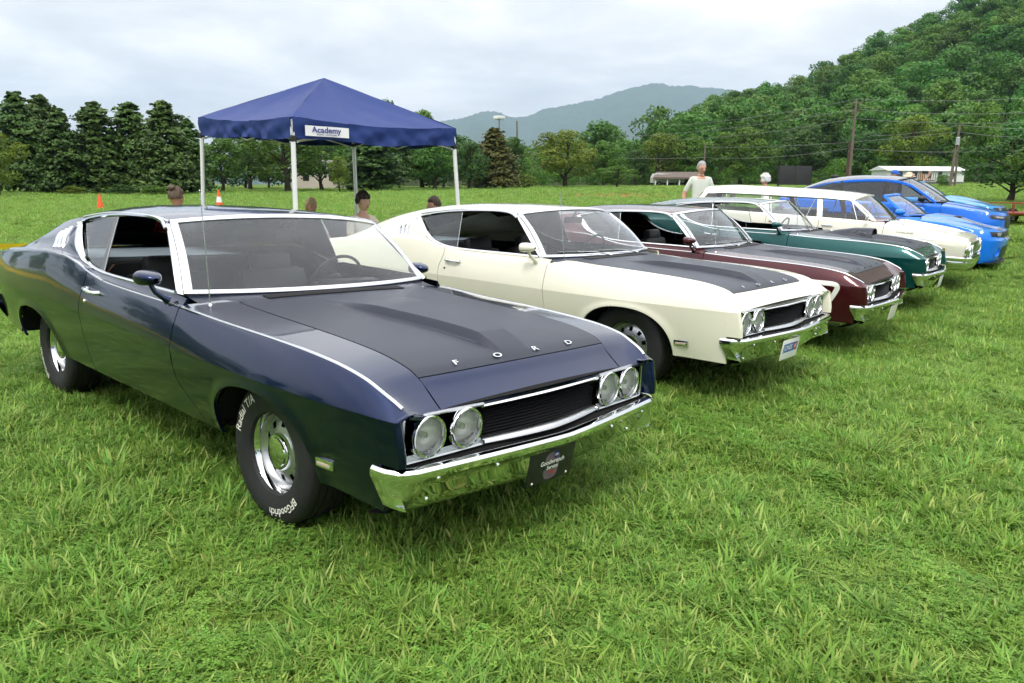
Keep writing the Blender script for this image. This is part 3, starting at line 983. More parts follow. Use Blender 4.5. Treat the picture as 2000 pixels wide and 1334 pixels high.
    # grille
    def gback():
        m = MB()
        ys = np.linspace(-.815, .815, 41)
        L = [np.stack([front_x(ys)-.075, ys, np.full_like(ys, z)], 1) for z in (.48, .70)]
        m.grid(np.stack(L, 1))
        m.grid(np.stack([np.stack([front_x(ys)-.075, ys, np.full_like(ys, .697)], 1), np.stack([front_x(ys)-.01, ys, np.full_like(ys, .684)], 1)], 1))
        return m
    gr = F('gback', gback, 'grille', M['darkgap'])
    for k in range(11):
        z = .529+k*.0132
        def slat(z=z):
            ys = np.linspace(-.395, .395, 25)
            bow = .022*(1-(ys/.395)**2)*(1-abs((z-.51)/.17))
            L = []
            for dx, dz in ((-.05, 0), (-.012, .0028), (-.008, 0), (-.012, -.0028)):
                L.append(np.stack([front_x(ys)+dx+bow-.012, ys, np.full_like(ys, z+dz)], 1))
            return MB().grid(np.stack(L, 1), cv=True)
        F('slat%d' % k, slat, 'slat', M['grille'], gr)
    for sd in (-1, 1):
        def lampslats():
            m = MB()
            for z in np.arange(.523, .668, .0118):
                ys = np.linspace(.402, .788, 15)*sd
                L = [np.stack([front_x(ys)+dx-.052, ys, np.full_like(ys, z+dz)], 1) for dx, dz in ((-.02, 0), (-.004, .0026), (0, 0), (-.004, -.0026))]
                m.grid(np.stack(L, 1), cv=True)
            return m
        F('lampslats%d' % sd, lampslats, 'lamp_panel', M['grille'], gr)
        def bezel():
            pts = []
            for (y, z) in ((.400, .676), (.60, .681), (.785, .682), (.800, .672), (.804, .60), (.801, .517), (.790, .507), (.60, .5065), (.400, .5065)):
                pts.append((float(front_x(y))+.006, sd*y, z))
            m = MB().tube(pts, 0.0075, 6)
            m.box((float(front_x(.398))-.005, sd*.398, .668), (.02, .012, .018)); m.box((float(front_x(.398))+.002, sd*.398, .512), (.025, .012, .02))
            # lower bright panel under the lamps
            ys = np.linspace(.40, .79, 12)*sd
            m.grid(np.stack([np.stack([front_x(ys)-.004, ys, np.full_like(ys, .532)], 1), np.stack([front_x(ys)+.004, ys, np.full_like(ys, .508)], 1), np.stack([front_x(ys)-.01, ys, np.full_like(ys, .496)], 1)], 1))
            return m.mesh('lamp_bezel', angle=35)
        F('bezel%d' % sd, bezel, 'lamp_bezel', M['satin'], gr)
    def tbar():
        ys = np.linspace(-.396, .396, 31)
        bow = .020*(1-(ys/.396)**2)
        L = [np.stack([front_x(ys)+bow*.4+dx, ys, np.full_like(ys, z)], 1) for dx, z in ((-.02, .671), (.002, .670), (.008, .665), (.004, .657), (-.01, .655))]
        return MB().grid(np.stack(L, 1))
    F('tbar', tbar, 'top_bar', M['chrome'], gr)
    def bbar():
        ys = np.linspace(-.396, .396, 31)
        bow = .045*(1-(np.abs(ys)/.396)**1.5)
        L = [np.stack([front_x(ys)+bow+dx, ys, np.full_like(ys, z)], 1) for dx, z in ((-.03, .530), (-.014, .527), (.006, .515), (.010, .508), (.004, .499), (-.03, .497))]
        return MB().grid(np.stack(L, 1)).mesh('bottom_bar', angle=30)
    F('bbar', bbar, 'bottom_bar', M['satin'], gr)
    # bumper
    def bpath():
        ys = np.linspace(-.80, .80, 41)
        c = [(.966+.088*(1-(abs(y)/.80)**1.25), y) for y in ys]
        a = [(.80, -.893), (.84, -.892), (.88, -.886), (.915, -.870), (.945, -.845)]
        b = [(x, -y) for x, y in reversed(a)]
        return np.array(a+c+b)
    prof = [(-.055, .503), (-.030, .510), (-.012, .507), (-.002, .495), (.0, .482), (-.006, .466), (-.022, .452), (-.05, .415), (-.085, .365), (-.115, .318), (-.128, .300), (-.14, .292), (-.16, .290)]
    def bumper():
        p = pb = bpath(); t = np.gradient(p, axis=0); t /= np.linalg.norm(t, axis=1, keepdims=True)
        n = np.stack([t[:, 1], -t[:, 0]], 1)
        L = []
        for (o_, z) in prof:
            k_ = np.interp(np.abs(p[:, 1]), [0, .70, .80, .86, .893], [1, .95, .85, .45, .12])
            off = np.where(z < .47, o_*k_, o_)
            p = pb.copy(); p[:, 0] += sstep(.80, .90, np.abs(p[:, 1]))*max(0, .47-z)*.35
            L.append(np.concatenate([p+n*off[:, None], (z+np.where(z < .47, (.47-z)*.48*(1-k_), 0))[:, None]*1.0], 1))
        P = np.stack(L, 1)
        return MB().grid(P).mesh('bumper', angle=28)
    b = F('bumper', bumper, 'front_bumper', M['chrome'])
    for sd in (-1, 1):
        for (y, z, off) in ((.70, .455, -.012), (.69, .345, -.09), (.40, .44, -.026)):
            x = .966+.088*(1-(y/.80)**1.25)+off
            obj('bolt', cached(('bolt',), lambda: MB().ell((0, 0, 0), (.006, .0105, .0105), 10, 6)), M['chrome'], b, loc=(x, sd*y, z))
    def apron():
        m = MB()
        ys = np.linspace(-.82, .82, 31)
        L = [np.stack([front_x(ys)+dx, ys, np.full_like(ys, z)], 1) for dx, z in ((-.03, .499), (.02, .492), (.045, .478), (.03, .40), (-.06, .30), (-.2, .26))]
        return m.grid(np.stack(L, 1))
    F('apron', apron, 'front_apron', M['darkgap'])
    # glass
    def wsg():
        u = np.linspace(-.965, .965, 31); v = np.linspace(.03, .975, 17)
        return MB().grid(ws_pt(*np.meshgrid(u, v, indexing='ij')))
    w = F('wsg', wsg, 'windshield', M['glass'])
    def wsf():
        n = 40
        ring = [(u, 0.0, 0) for u in np.linspace(-1, 1, n)]+[(1, v, 1) for v in np.linspace(0, 1, 22)[1:]]+[(u, 1.0, 2) for u in np.linspace(1, -1, n)[1:]]+[(-1, v, 3) for v in np.linspace(1, 0, 22)[1:-1]]
        L = []
        for (u, v, k) in ring:
            inn = (np.clip(u, -.955, .955), np.clip(v, .030, .972)); out_ = (u*1.012, v*1.06-.025)
            mid = lambda t, l: ws_pt(inn[0]*(1-t)+out_[0]*t, inn[1]*(1-t)+out_[1]*t, l)
            L.append([mid(0, -.002), mid(.08, .007), mid(.5, .011), mid(.92, .007), mid(1.0, -.016)])
        return MB().grid(np.array(L), cu=True).mesh('windshield_frame', angle=35)
    F('wsf', wsf, 'windshield_frame', M['brighttrim'], w)
    for sd in (-1, 1):
        def pill():
            L = []
            for v in np.linspace(-.02, 1.04, 20):
                a = ws_pt(1.012, v, -.004); bq = ws_pt(1.0, v, -.05)
                t = np.clip(v, 0, 1)
                e = np.array([-.872+(-1.235+.872)*t, .838+(.716-.838)*t, .957+(1.275-.957)*t])
                L.append([(a[0], sd*a[1], a[2]), ((a[0]+e[0])/2, sd*((a[1]+e[1])/2+.006), (a[2]+e[2])/2), (e[0], sd*e[1], e[2]), (e[0]-.005, sd*(e[1]-.03), e[2])])
            return MB().grid(np.array(L))
        F('apill%d' % sd, pill, 'pillar', M['brighttrim'] if o.get('brightpillar', True) else paint)
    # roof
    def roofgrid():
        W_ = np.linspace(0, 1, 75)
        S_ = np.linspace(-1, 1, 41)
        P = np.zeros((75, 41, 3))
        for i, w_ in enumerate(W_):
            for j, q in enumerate(S_):
                xc = -1.112+(-4.08+1.112)*w_; xe = -1.262+(-4.06+1.262)*w_
                x = xc+(xe-xc)*abs(q)**2.2
                ye, ze = T_EDGE(np.array(xe)); zc = T_MID.f(np.array(xc))
                P[i, j] = (x, ye*q, zc-(zc-ze)*abs(q)**2.7)
        return P, W_, S_
    def split(rear, off=0.0):
        P, W_, S_ = cached_grid('roofgrid', roofgrid)
        m = MB()
        f = []
        for i in range(74):
            for j in range(40):
                win = .54 < W_[i] < .86 and abs(S_[j]+.025) < .80
                if win == rear:
                    f.append((i*41+j, i*41+j+1, (i+1)*41+j+1, (i+1)*41+j))
        return m.add(P.reshape(-1, 3)+np.array([0, 0, off]), f)
    rf = F('roof', lambda: split(False).mesh('roof', angle=40), 'roof', paint)
    F('rglass', lambda: split(True, -.006).mesh('rear_window', angle=40), 'rear_window', M['glass'])
    def liner2():
        P, W_, S_ = cached_grid('roofgrid', roofgrid)
        m = MB()
        Q = P[2:40].copy(); Q[:, :, 2] -= .028; Q[:, :, 1] *= .955
        return m.grid(Q)
    F('headliner', liner2, 'headliner', M['headliner'])
    def drip():
        out_ = []
        for sd in (-1, 1):
            xs = np.linspace(-1.245, -2.47, 40)
            out_.append([(x, sd*(float(T_EDGE.f(x))+.006), float(T_EDGE.f(x, 1))-.003) for x in xs])
        return out_
    for k in (0, 1):
        F('drip%d' % k, lambda: MB().tube(drip()[k], 0.0075, 6), 'drip_rail', M['brighttrim'], rf)
    # tail
    def tail():
        zs = np.linspace(.42, .925, 9); m = MB(); L = []
        for q in np.linspace(-1, 1, 21):
            L.append([(-4.12-.03*(1-abs(q)**4)-.015*math.sin((z-.42)*6), q*(.79+.03*math.sin((z-.42)*6)), z) for z in zs])
        m.grid(np.array(L))
        L = []
        for q in np.linspace(-1, 1, 21):
            L.append([(-4.06, q*.64, .955-.0*abs(q)), (-4.12-.03*(1-abs(q)**4), q*.77, .925)])
        m.grid(np.array(L))
        return m
    F('tail', tail, 'tail_panel', paint)
    for sd in (-1, 1):
        F('tl%d' % sd, lambda: MB().box((-4.155, sd*.56, .70), (.03, .40, .12), bev=.01), 'tail_lamp', M['red'])
    def rbump():
        p = np.array([(-3.86, -.90), (-4.0, -.895), (-4.10, -.88), (-4.18, -.82)]+[(-4.21-.02*(1-(y/.75)**2), y) for y in np.linspace(-.75, .75, 21)]+[(-4.18, .82), (-4.10, .88), (-4.0, .895), (-3.86, .90)])
        t = np.gradient(p, axis=0); t /= np.linalg.norm(t, axis=1, keepdims=True)
        n = np.stack([-t[:, 1], t[:, 0]], 1)
        L = [np.concatenate([p+n*o_, np.full((len(p), 1), z)], 1) for o_, z in ((-.05, .62), (-.012, .617), (.0, .60), (.0, .56), (-.015, .50), (-.05, .44), (-.08, .42))]
        return MB().grid(np.stack(L, 1)).mesh('rear_bumper', angle=30)
    F('rbump', rbump, 'rear_bumper', M['chrome'])
    # underside and cabin tub
    def floor():
        m = MB()
        m.box((-1.45, 0, .40), (2.05, 1.60, .10)); m.box((-3.6, 0, .44), (.9, 1.4, .06)); m.box((.3, 0, .42), (1.0, .95, .2))
        for sd in (-1, 1):
            m.box((-1.35, sd*.800, .62), (1.4, .03, .56)); m.box((-2.75, sd*.78, .80), (1.4, .02, .28))
        m.box((-.76, 0, .62), (.03, 1.5, .56)); m.box((-2.95, 0, .62), (.03, 1.5, .6))
        return m
    F('floor', floor, 'floor_pan', M['darkgap'])
    def dash():
        m = MB(); L = []
        for y in np.linspace(-.76, .76, 17):
            w_ = ws_pt(y/.795, 0.0)
            L.append([(w_[0]-.02, y, w_[2]-.03), (w_[0]-.12, y, w_[2]-.022), (-1.06, y, .925), (-1.10, y, .90), (-1.09, y, .80), (-1.02, y, .66), (-.9, y, .6)])
        m.grid(np.array(L))
        m.box((-1.07, .37, .90), (.12, .42, .10), bev=.03)
        return m
    F('dash', dash, 'dashboard', M['black'])
    def swheel():
        m = MB(); a = R(24)
        ring = [Vector((0, .19*math.cos(t), .19*math.sin(t))) for t in np.linspace(0, 2*math.pi, 36, endpoint=False)]
        m.tube(ring, .0105, 8, closed=True)
        m.tube([(0.01, -.19, 0), (-.02, 0, 0), (0.01, .19, 0)], .012, 8); m.tube([(0, 0, -.19), (-.02, 0, 0)], .012, 8)
        m.lathe([(.05, .0), (.05, -.03), (.03, -.045), (.0005, -.048)], 20, axis='x'); m.tube([(0, 0, 0), (.30, 0, 0)], .03, 10)
        return m.xf(Matrix.Translation((-1.22, .37, .915)) @ Matrix.Rotation(a, 4, 'Y'))
    F('swheel', swheel, 'steering_wheel', o.get('swheel', M['black']))
    for y in (-.37, .37):
        def seat():
            m = MB()
            m.box((-1.72, 0, .55), (.52, .54, .16), bev=.05)
            m.box((-2.00, 0, .72), (.16, .53, .44), rot=Matrix.Rotation(R(-13), 3, 'Y'), bev=.06)
            return m
        s_ = obj('seat', cached(('seat',), seat), M['vinyl'], root, loc=(0, y, 0))
        obj('headrest', cached(('headrest',), lambda: MB().box((-2.04, 0, .965), (.11, .31, .155), rot=Matrix.Rotation(R(-10), 3, 'Y'), bev=.045).tube([(-2.03, .05, .85), (-2.04, .05, .95)], .008, 6).tube([(-2.03, -.05, .85), (-2.04, -.05, .95)], .008, 6)), M['vinyl'], s_)
    def rseat():
        m = MB(); m.box((-2.5, 0, .56), (.5, 1.3, .16), bev=.05); m.box((-2.80, 0, .74), (.16, 1.32, .42), rot=Matrix.Rotation(R(-20), 3, 'Y'), bev=.05)
        return m
    F('rseat', rseat, 'rear_seat', M['vinyl'])
    F('shelf', lambda: MB().box((-3.30, 0, .955), (.85, 1.36, .02)), 'parcel_shelf', M['shelf'])
    def rvm():
        m = MB(); m.box((-1.175, .015, 1.235), (.028, .215, .058), rot=Matrix.Rotation(R(-10), 3, 'Z') @ Matrix.Rotation(R(12), 3, 'Y'), bev=.012)
        m.tube([(-1.17, .0, 1.25), (-1.135, .0, 1.315)], .008, 6)
        return m
    F('rvm', rvm, 'rear_view_mirror', M['black'])
    if o.get('belt'):
        F('belt', lambda: MB().grid(np.array([[(-2.02, -.72, z), (-1.975, -.72-.0*(z), z)] for z in (1.0,)]+[[(-2.04+.10*(1.29-z)*.3, -.79+.33*(z-.95), z), (-1.995+.10*(1.29-z)*.3, -.79+.33*(z-.95), z)] for z in np.linspace(.9, 1.29, 8)])), 'seat_belt', M['brownbelt'])
    # antenna
    if o.get('antenna', True):
        def ant():
            m = MB()
            m.tube([(-.66, -.765, .905), (-.69, -.767, 1.2), (-.725, -.768, 1.47)], [.0034, .003, .0022], 6)
            m.ell((-.725, -.768, 1.472), (.005, .005, .005), 8, 6)
            return m
        a = F('antenna', ant, 'antenna', M['satin'])
        F('antbase', lambda: MB().lathe([(.030, 0), (.028, .006), (.018, .012), (.010, .022), (.006, .03), (.0005, .03)], 16, (-.66, -.765, .893), 'z'), 'antenna_base', M['chrome'], a)
    if o.get('wipers'):
        for y0 in (-.05, .42):
            def wiper(y0=y0):
                m = MB()
                p0 = Vector(ws_pt(y0/.795, -.05, .02)); p1 = Vector(ws_pt((y0-.40)/.795, .055, .020)); pm = (p0+p1)/2+Vector((.02, 0, .012))
                m.tube([p0, pm, p1], .005, 6)
                q0 = Vector(ws_pt((y0-.18)/.795, .045, .012)); q1 = Vector(ws_pt((y0-.60)/.795, .065, .012))
                m.tube([q0, q1], .0045, 5)
                m.ell(p0, (.016, .016, .012), 10, 6)
                return m
            F('wiper%.2f' % y0, wiper, 'wiper', M['satin'])
    if o.get('louvers'):
        for k in range(3):
            for sd in (-1, 1):
                def louv(k=k, sd=sd):
                    m = MB()
                    x = -2.520-.058*k
                    L = []
                    for t in np.linspace(0, 1, 12):
                        z = (1.072-.004*k)+(1.205-1.072-.014*k)*t
                        xx = x-.040*t
                        y = float(sail_y(np.array(xx), z))
                        h = .017*math.sin(math.pi*(.10+.80*t))**.5
                        L.append([(xx+.013, sd*(y-.004), z), (xx+.010, sd*(y+h), z), (xx-.010, sd*(y+h), z), (xx-.013, sd*(y-.004), z)])
                    return m.grid(np.array(L))
                F('louv%d_%d' % (k, sd), louv, 'louver', o['louvers'], rf)
    return dict(hood=h, bumper=b)

GRIDS = {}
def cached_grid(k, fn):
    if k not in GRIDS: GRIDS[k] = fn()
    return GRIDS[k]

# ------------------------------------------------------------------ ground shape and car poses
# (x, y, z, yaw, roll, pitch) of each car, origin on the ground under the middle of the front axle
POSE = {
    'navy': (0.0, 0.0, 0.0302, 0.0, -0.0371, 0.0146),
    'cream': (-0.1884, 3.1202, 0.0332, 0.0069, -0.016, -0.0012),
    'maroon': (-0.3167, 5.9152, -0.0433, 0.0669, -0.0004, 0.013),
    'teal': (-0.4821, 8.5209, 0.0309, 0.0992, -0.008, 0.0103),
    'wagon': (-0.48, 11.05, 0.05, 0.10, 0.0, 0.045),
    'conv': (-0.58, 13.75, 0.08, 0.08, 0.0, 0.0),
    'suv': (-0.95, 16.6, 0.20, 0.08, 0.0, 0.0),
    'far': (-1.6, 19.6, 0.38, 0.08, 0.0, 0.0),
}
def pose_matrix(p):
    x, y, z, yaw, roll, pitch = p
    return Matrix.Translation((x, y, z)) @ Matrix.Rotation(yaw, 4, 'Z') @ Matrix.Rotation(pitch, 4, 'Y') @ Matrix.Rotation(roll, 4, 'X')

_slope = Crv([(-1200, .012), (0, .0100), (500, .0105), (1000, .0150), (1300, .0170), (1900, .0205), (2600, .0205)])
def ground_z(x, y):
    x = np.asarray(x, float); y = np.asarray(y, float)
    num = np.zeros_like(x); den = np.full_like(x, 0.02)
    for k, p in POSE.items():
        Mp = np.array(pose_matrix(p))
        cx, cy = p[0]-1.47*math.cos(p[3]), p[1]-1.47*math.sin(p[3])
        dx, dy = x-cx, y-cy
        # plane through the pose
        n = Mp[:3, 2]
        z = p[2]-(n[0]*(x-p[0])+n[1]*(y-p[1]))/n[2]
        u = dx*math.cos(p[3])+dy*math.sin(p[3]); v = -dx*math.sin(p[3])+dy*math.cos(p[3])
        w = np.exp(-((u/2.6)**4+(v/1.25)**4))
        num += w*z; den += w
    near = num/den
    ex, ey = x-CAM[0], y-CAM[1]
    dep = ex*HD[0]+ey*HD[1]; lat = ex*HR[0]+ey*HR[1]
    px = np.where(dep > 0.5, 1000+lat/np.maximum(dep, .5)*FPX/math.cos(PITCH), np.where(lat > 0, 2600, -1200))
    d = np.hypot(ex, ey)
    s = _slope.f(np.clip(px, -1200, 2600))
    far = s*np.maximum(0, d-12)**1.0*sstep(8, 26, d)
    far = np.where(d > 170, s*158+(d-170)*0.0, far)
    far = far*(1-np.clip(den-.02, 0, 1))
    return near+far+0.02*np.sin(x*.55+1.3)*np.cos(y*.47)*sstep(3, 9, d)

def gz(x, y):
    return float(ground_z(np.array([x]), np.array([y]))[0])

# ------------------------------------------------------------------ the four fastbacks
root = empty('muscle_car', matrix=pose_matrix(POSE['navy']))
tag(root, 'navy blue fastback coupe with matte black hood, nearest the camera', 'car', 'classic cars parked in a row on the grass')
TXT = {(-1, True): (('Radial T/A', 142, .058), ('BFGoodrich', -62, .051)), (-1, False): (('BFGoodrich', 214, .051), ('Radial T/A', 30, .058))}
nv = build_torino(root, M['navy'], M['matte'], dict(mirror2=True, texts=TXT, louvers=M['brighttrim'], belt=True))
root_navy = root
root = empty('muscle_car', matrix=pose_matrix(POSE['cream']))
tag(root, 'cream white fastback coupe with black hood and chrome bumper beside the navy coupe', 'car', 'classic cars parked in a row on the grass')
wv = build_torino(root, M['cream'], M['matte'], dict(strip=False, louvers=M['brighttrim'], wipers=True))
root_cream = root
root = empty('muscle_car', matrix=pose_matrix(POSE['maroon']))
tag(root, 'maroon fastback coupe with black hood and white side stripe', 'car', 'classic cars parked in a row on the grass')
mv = build_torino(root, M['maroon'], M['matte'], dict(wipers=True))
root_maroon = root
root = empty('muscle_car', matrix=pose_matrix(POSE['teal']))
tag(root, 'dark teal green fastback coupe with black hood scoop', 'car', 'classic cars parked in a row on the grass')
gv = build_torino(root, M['teal'], M['matte'], dict(wipers=True))
root_teal = root

def plate(parent, M4, base, w=.305, h=.152, marks=()):
    p = obj('licence_plate', MB().box((0, 0, 0), (.006, w, h), bev=.0025), base, parent, matrix=M4)
    for (kind, y, z, a, b, mat, k) in marks:
        if kind == 'box':
            obj('plate_print', MB().box((.0035+.0006*k, y, z), (.001, a, b)), mat, p)
        elif kind == 'disc':
            m = MB(); n = 28
            pts = [(.0036+.0006*k, y+a*math.copysign(abs(math.cos(t))**.6, math.cos(t)), z+b*math.copysign(abs(math.sin(t))**.6, math.sin(t))) for t in np.linspace(0, 2*math.pi, n, endpoint=False)]
            obj('plate_print', m.add(pts, [tuple(range(n))]), mat, p)
        else:
            V, F = text_data(kind, a, a*.02, 0.0)
            obj('plate_text', MB().add([(.0038+.0006*k, y+u, z+v) for u, v, w_ in V], F), mat, p)
    for yy in (-w*.38, w*.38):
        obj('screw', cached(('screw',), lambda: MB().ell((0, 0, 0), (.003, .006, .006), 8, 5)), M['lettering'], p, loc=(.004, yy, -h*.40))
    return p

PL = {k: simple(k, c, .35, 0, .5, .04, 30) for k, c in (('plate black', (.012, .012, .013)), ('plate white', (.78, .78, .76)), ('plate blue', (.02, .10, .42)), ('plate mauve', (.13, .09, .12)), ('plate red', (.55, .03, .02)), ('plate navy', (.02, .03, .20)), ('plate cream', (.72, .70, .62)))}
tilt = Matrix.Rotation(R(9), 4, 'Y')
plate(root_navy, Matrix.Translation((1.012, -.085, .372)) @ tilt, PL['plate black'], marks=[
    ('disc', 0, .0, .050, .064, PL['plate mauve'], 0), ('box', -.012, .002, .085, .030, PL['plate black'], 1), ('box', .022, .048, .026, .030, PL['plate navy'], 2),
    ('GM', .022, .048, .014, 0, PL['plate white'], 3), ('Goodwrench', 0.0, .020, .030, 0, PL['plate white'], 4), ('Service', .004, -.006, .026, 0, PL['plate white'], 4), ('Plus', .006, -.030, .024, 0, PL['plate red'], 4)])
plate(root_cream, Matrix.Translation((1.012, -.17, .365)) @ tilt, PL['plate white'], marks=[
    ('box', 0, .012, .255, .066, PL['plate blue'], 0), ('JONES', -.045, .012, .052, 0, PL['plate white'], 2), ('box', .085, .012, .05, .05, PL['plate red'], 1), ('69', .085, .012, .036, 0, PL['plate white'], 2)])
plate(root_maroon, Matrix.Translation((1.012, -.02, .365)) @ tilt, PL['plate cream'])
plate(root_teal, Matrix.Translation((1.012, -.02, .365)) @ tilt, PL['plate white'])
# white side stripe of the maroon coupe
pts = Crv([(0, -.72, .715), (1, .1, .712), (2, .45, .708), (3, .60, .706), (4, .652, .697), (5, .672, .672), (6, .662, .640), (7, .612, .545), (8, .590, .522), (9, .50, .512)])(np.linspace(0, 9, 90))
obj('side_stripe', strip_on(TB, pts, .046), M['stripewhite'], root_maroon)
# hood scoop of the teal coupe
def scoop():
    L = []
    for x, w, h in ((-.50, .15, .004), (-.35, .17, .040), (-.1, .18, .070), (.08, .185, .082), (.145, .18, .082), (.15, .165, .072), (.10, .15, .066)):
        row = []
        for q in np.linspace(-1, 1, 17):
            y = q*w
            b = float(TB.topz(np.array(x), np.array(y)))
            row.append((x, y, b-.003+h*(1-abs(q)**5)))
        L.append(row)
    return MB().grid(np.array(L)).mesh('hood_scoop', angle=35)
sc = obj('hood_scoop', scoop(), M['matte'], root_teal)
obj('scoop_mouth', MB().box((.11, 0, .935), (.02, .30, .06)), M['darkgap'], sc)
V, F_ = text_data('Cobra', .06, .001, .001, shear=.25)
obj('script_badge', MB().add([(x*1.25+.0, -.1905, z+.945) for x, z, y in V], F_).xf(Matrix.Translation((-.02, 0, .0))), M['chrome'], sc)

# ------------------------------------------------------------------ the other cars of the row
def nose_grid(B, xf, nose, n=3.0, zb=.25, nt=9, nf=16, nth=49, ytop=None):
    """rounded front end: top cap from x = xf forward, then the face downwards; nose: Crv z -> x"""
    th = np.linspace(-math.pi/2, math.pi/2, nth)
    c = np.abs(np.cos(th))**(2/n); s = np.sign(np.sin(th))*np.abs(np.sin(th))**(2/n)
    ys = float(B.S.f(xf)); zs = float(B.S.f(xf, 1))
    rows = []
    xt = float(nose.f(np.array(zs-.02)))
    for t in np.linspace(0, 1, nt):
        x = xf+t*(xt-xf)*c; y = ys*s
        z = B.topz(np.minimum(x, xf+ (xt-xf)), np.minimum(np.abs(y), B.S.f(x)))
        rows.append(np.stack([x, y, z], 1))
    z0 = rows[-1][:, 2]
    for t in np.linspace(0, 1, nf)[1:]:
        z = z0-.012+(zb-z0+.012)*t
        yy = B.side_y(np.full_like(z, xf), z)
        x = xf+(nose.f(z)-xf)*c
        rows.append(np.stack([x, yy*s, z], 1))
    return np.stack(rows, 1), th

def face_pt(B, xf, nose, n, y, z, off=0.0):
    """point on the front face at (y, z)"""
    y = np.asarray(y, float); z = np.asarray(z, float)
    yy = B.side_y(np.full_like(z, xf), z)
    q = np.clip(np.abs(y)/yy, 0, 1)
    c = (1-q**n)**(1/n)
    return np.stack([xf+(nose.f(z)-xf)*c+off, y, z], -1)

def face_patch(B, xf, nose, n, poly_rows, off=.004):
    """grid on the face from rows of (y, z)"""
    a = np.array(poly_rows, float)
    return MB().grid(face_pt(B, xf, nose, n, a[..., 0], a[..., 1], off))

def patch_rows(y0, y1, z0f, z1f, ny=13, nz=7):
    ys = np.linspace(y0, y1, ny)
    return [[(y, z0f(y)+(z1f(y)-z0f(y))*t) for t in np.linspace(0, 1, nz)] for y in ys]

def side_glass(root, poly, yb, zb, yt, zt, mat, side, name='side_window', inset=.01):
    f = lambda z: side*(yb+(yt-yb)*(z-zb)/(zt-zb)-inset)
    return obj(name, MB().add([(x, f(z), z) for x, z in poly], [tuple(range(len(poly)))]).mesh(name, smooth=False), mat, root)

def pillar(root, b, t, w, yb, zb, yt, zt, mat, side, name='pillar', thick=.03):
    f = lambda z: yb+(yt-yb)*(z-zb)/(zt-zb)
    L = []
    for (x, z, ww) in ((b[0], b[1], w), ((b[0]+t[0])/2, (b[1]+t[1])/2, w), (t[0], t[1], w)):
        y = f(z)
        L.append([(x-ww/2, side*(y-thick), z), (x-ww/2, side*(y+.002), z), (x, side*(y+.008), z), (x+ww/2, side*(y+.002), z), (x+ww/2, side*(y-thick), z)])
    return obj(name, MB().grid(np.array(L)), mat, root)

def roof_mesh(xs_mid, mid, edge, xs_edge, n=31, m=40, drop=2.6, thick=.0):
    P = np.zeros((m, n, 3))
    for i, w in enumerate(np.linspace(0, 1, m)):
        xc = xs_mid[0]+(xs_mid[1]-xs_mid[0])*w; xe = xs_edge[0]+(xs_edge[1]-xs_edge[0])*w
        zc = float(mid.f(np.array(xc))); ye, ze = edge(np.array(xe))
        for j, q in enumerate(np.linspace(-1, 1, n)):
            P[i, j] = (xc+(xe-xc)*abs(q)**2.2, ye*q, zc-(zc-ze)*abs(q)**drop)
    return P

def screen(bot, top, nu=21, nv=9, bow=.02, inset=0.0):
    """windscreen from (x centre, x corner, y, z) at the foot and at the head"""
    L = []
    for u in np.linspace(-1+inset, 1-inset, nu):
        r = []
        for v in np.linspace(inset, 1-inset, nv):
            a = abs(u)**2.2
            xb = bot[0]+(bot[1]-bot[0])*a; xt = top[0]+(top[1]-top[0])*a
            zt = top[3]-top[4]*a if len(top) > 4 else top[3]
            b = bow*math.sin(math.pi*v)
            r.append((xb+(xt-xb)*v+b*.7, u*(bot[2]+(top[2]-bot[2])*v), bot[3]+(zt-bot[3])*v+b*.7))
        L.append(r)
    return np.array(L)

def screen_frame(P, r):
    e = list(P[:, 0])+list(P[-1, 1:])+list(P[-2::-1, -1])+list(P[0, -2:0:-1])
    return MB().tube([tuple(p) for p in e], r, 6, closed=True)

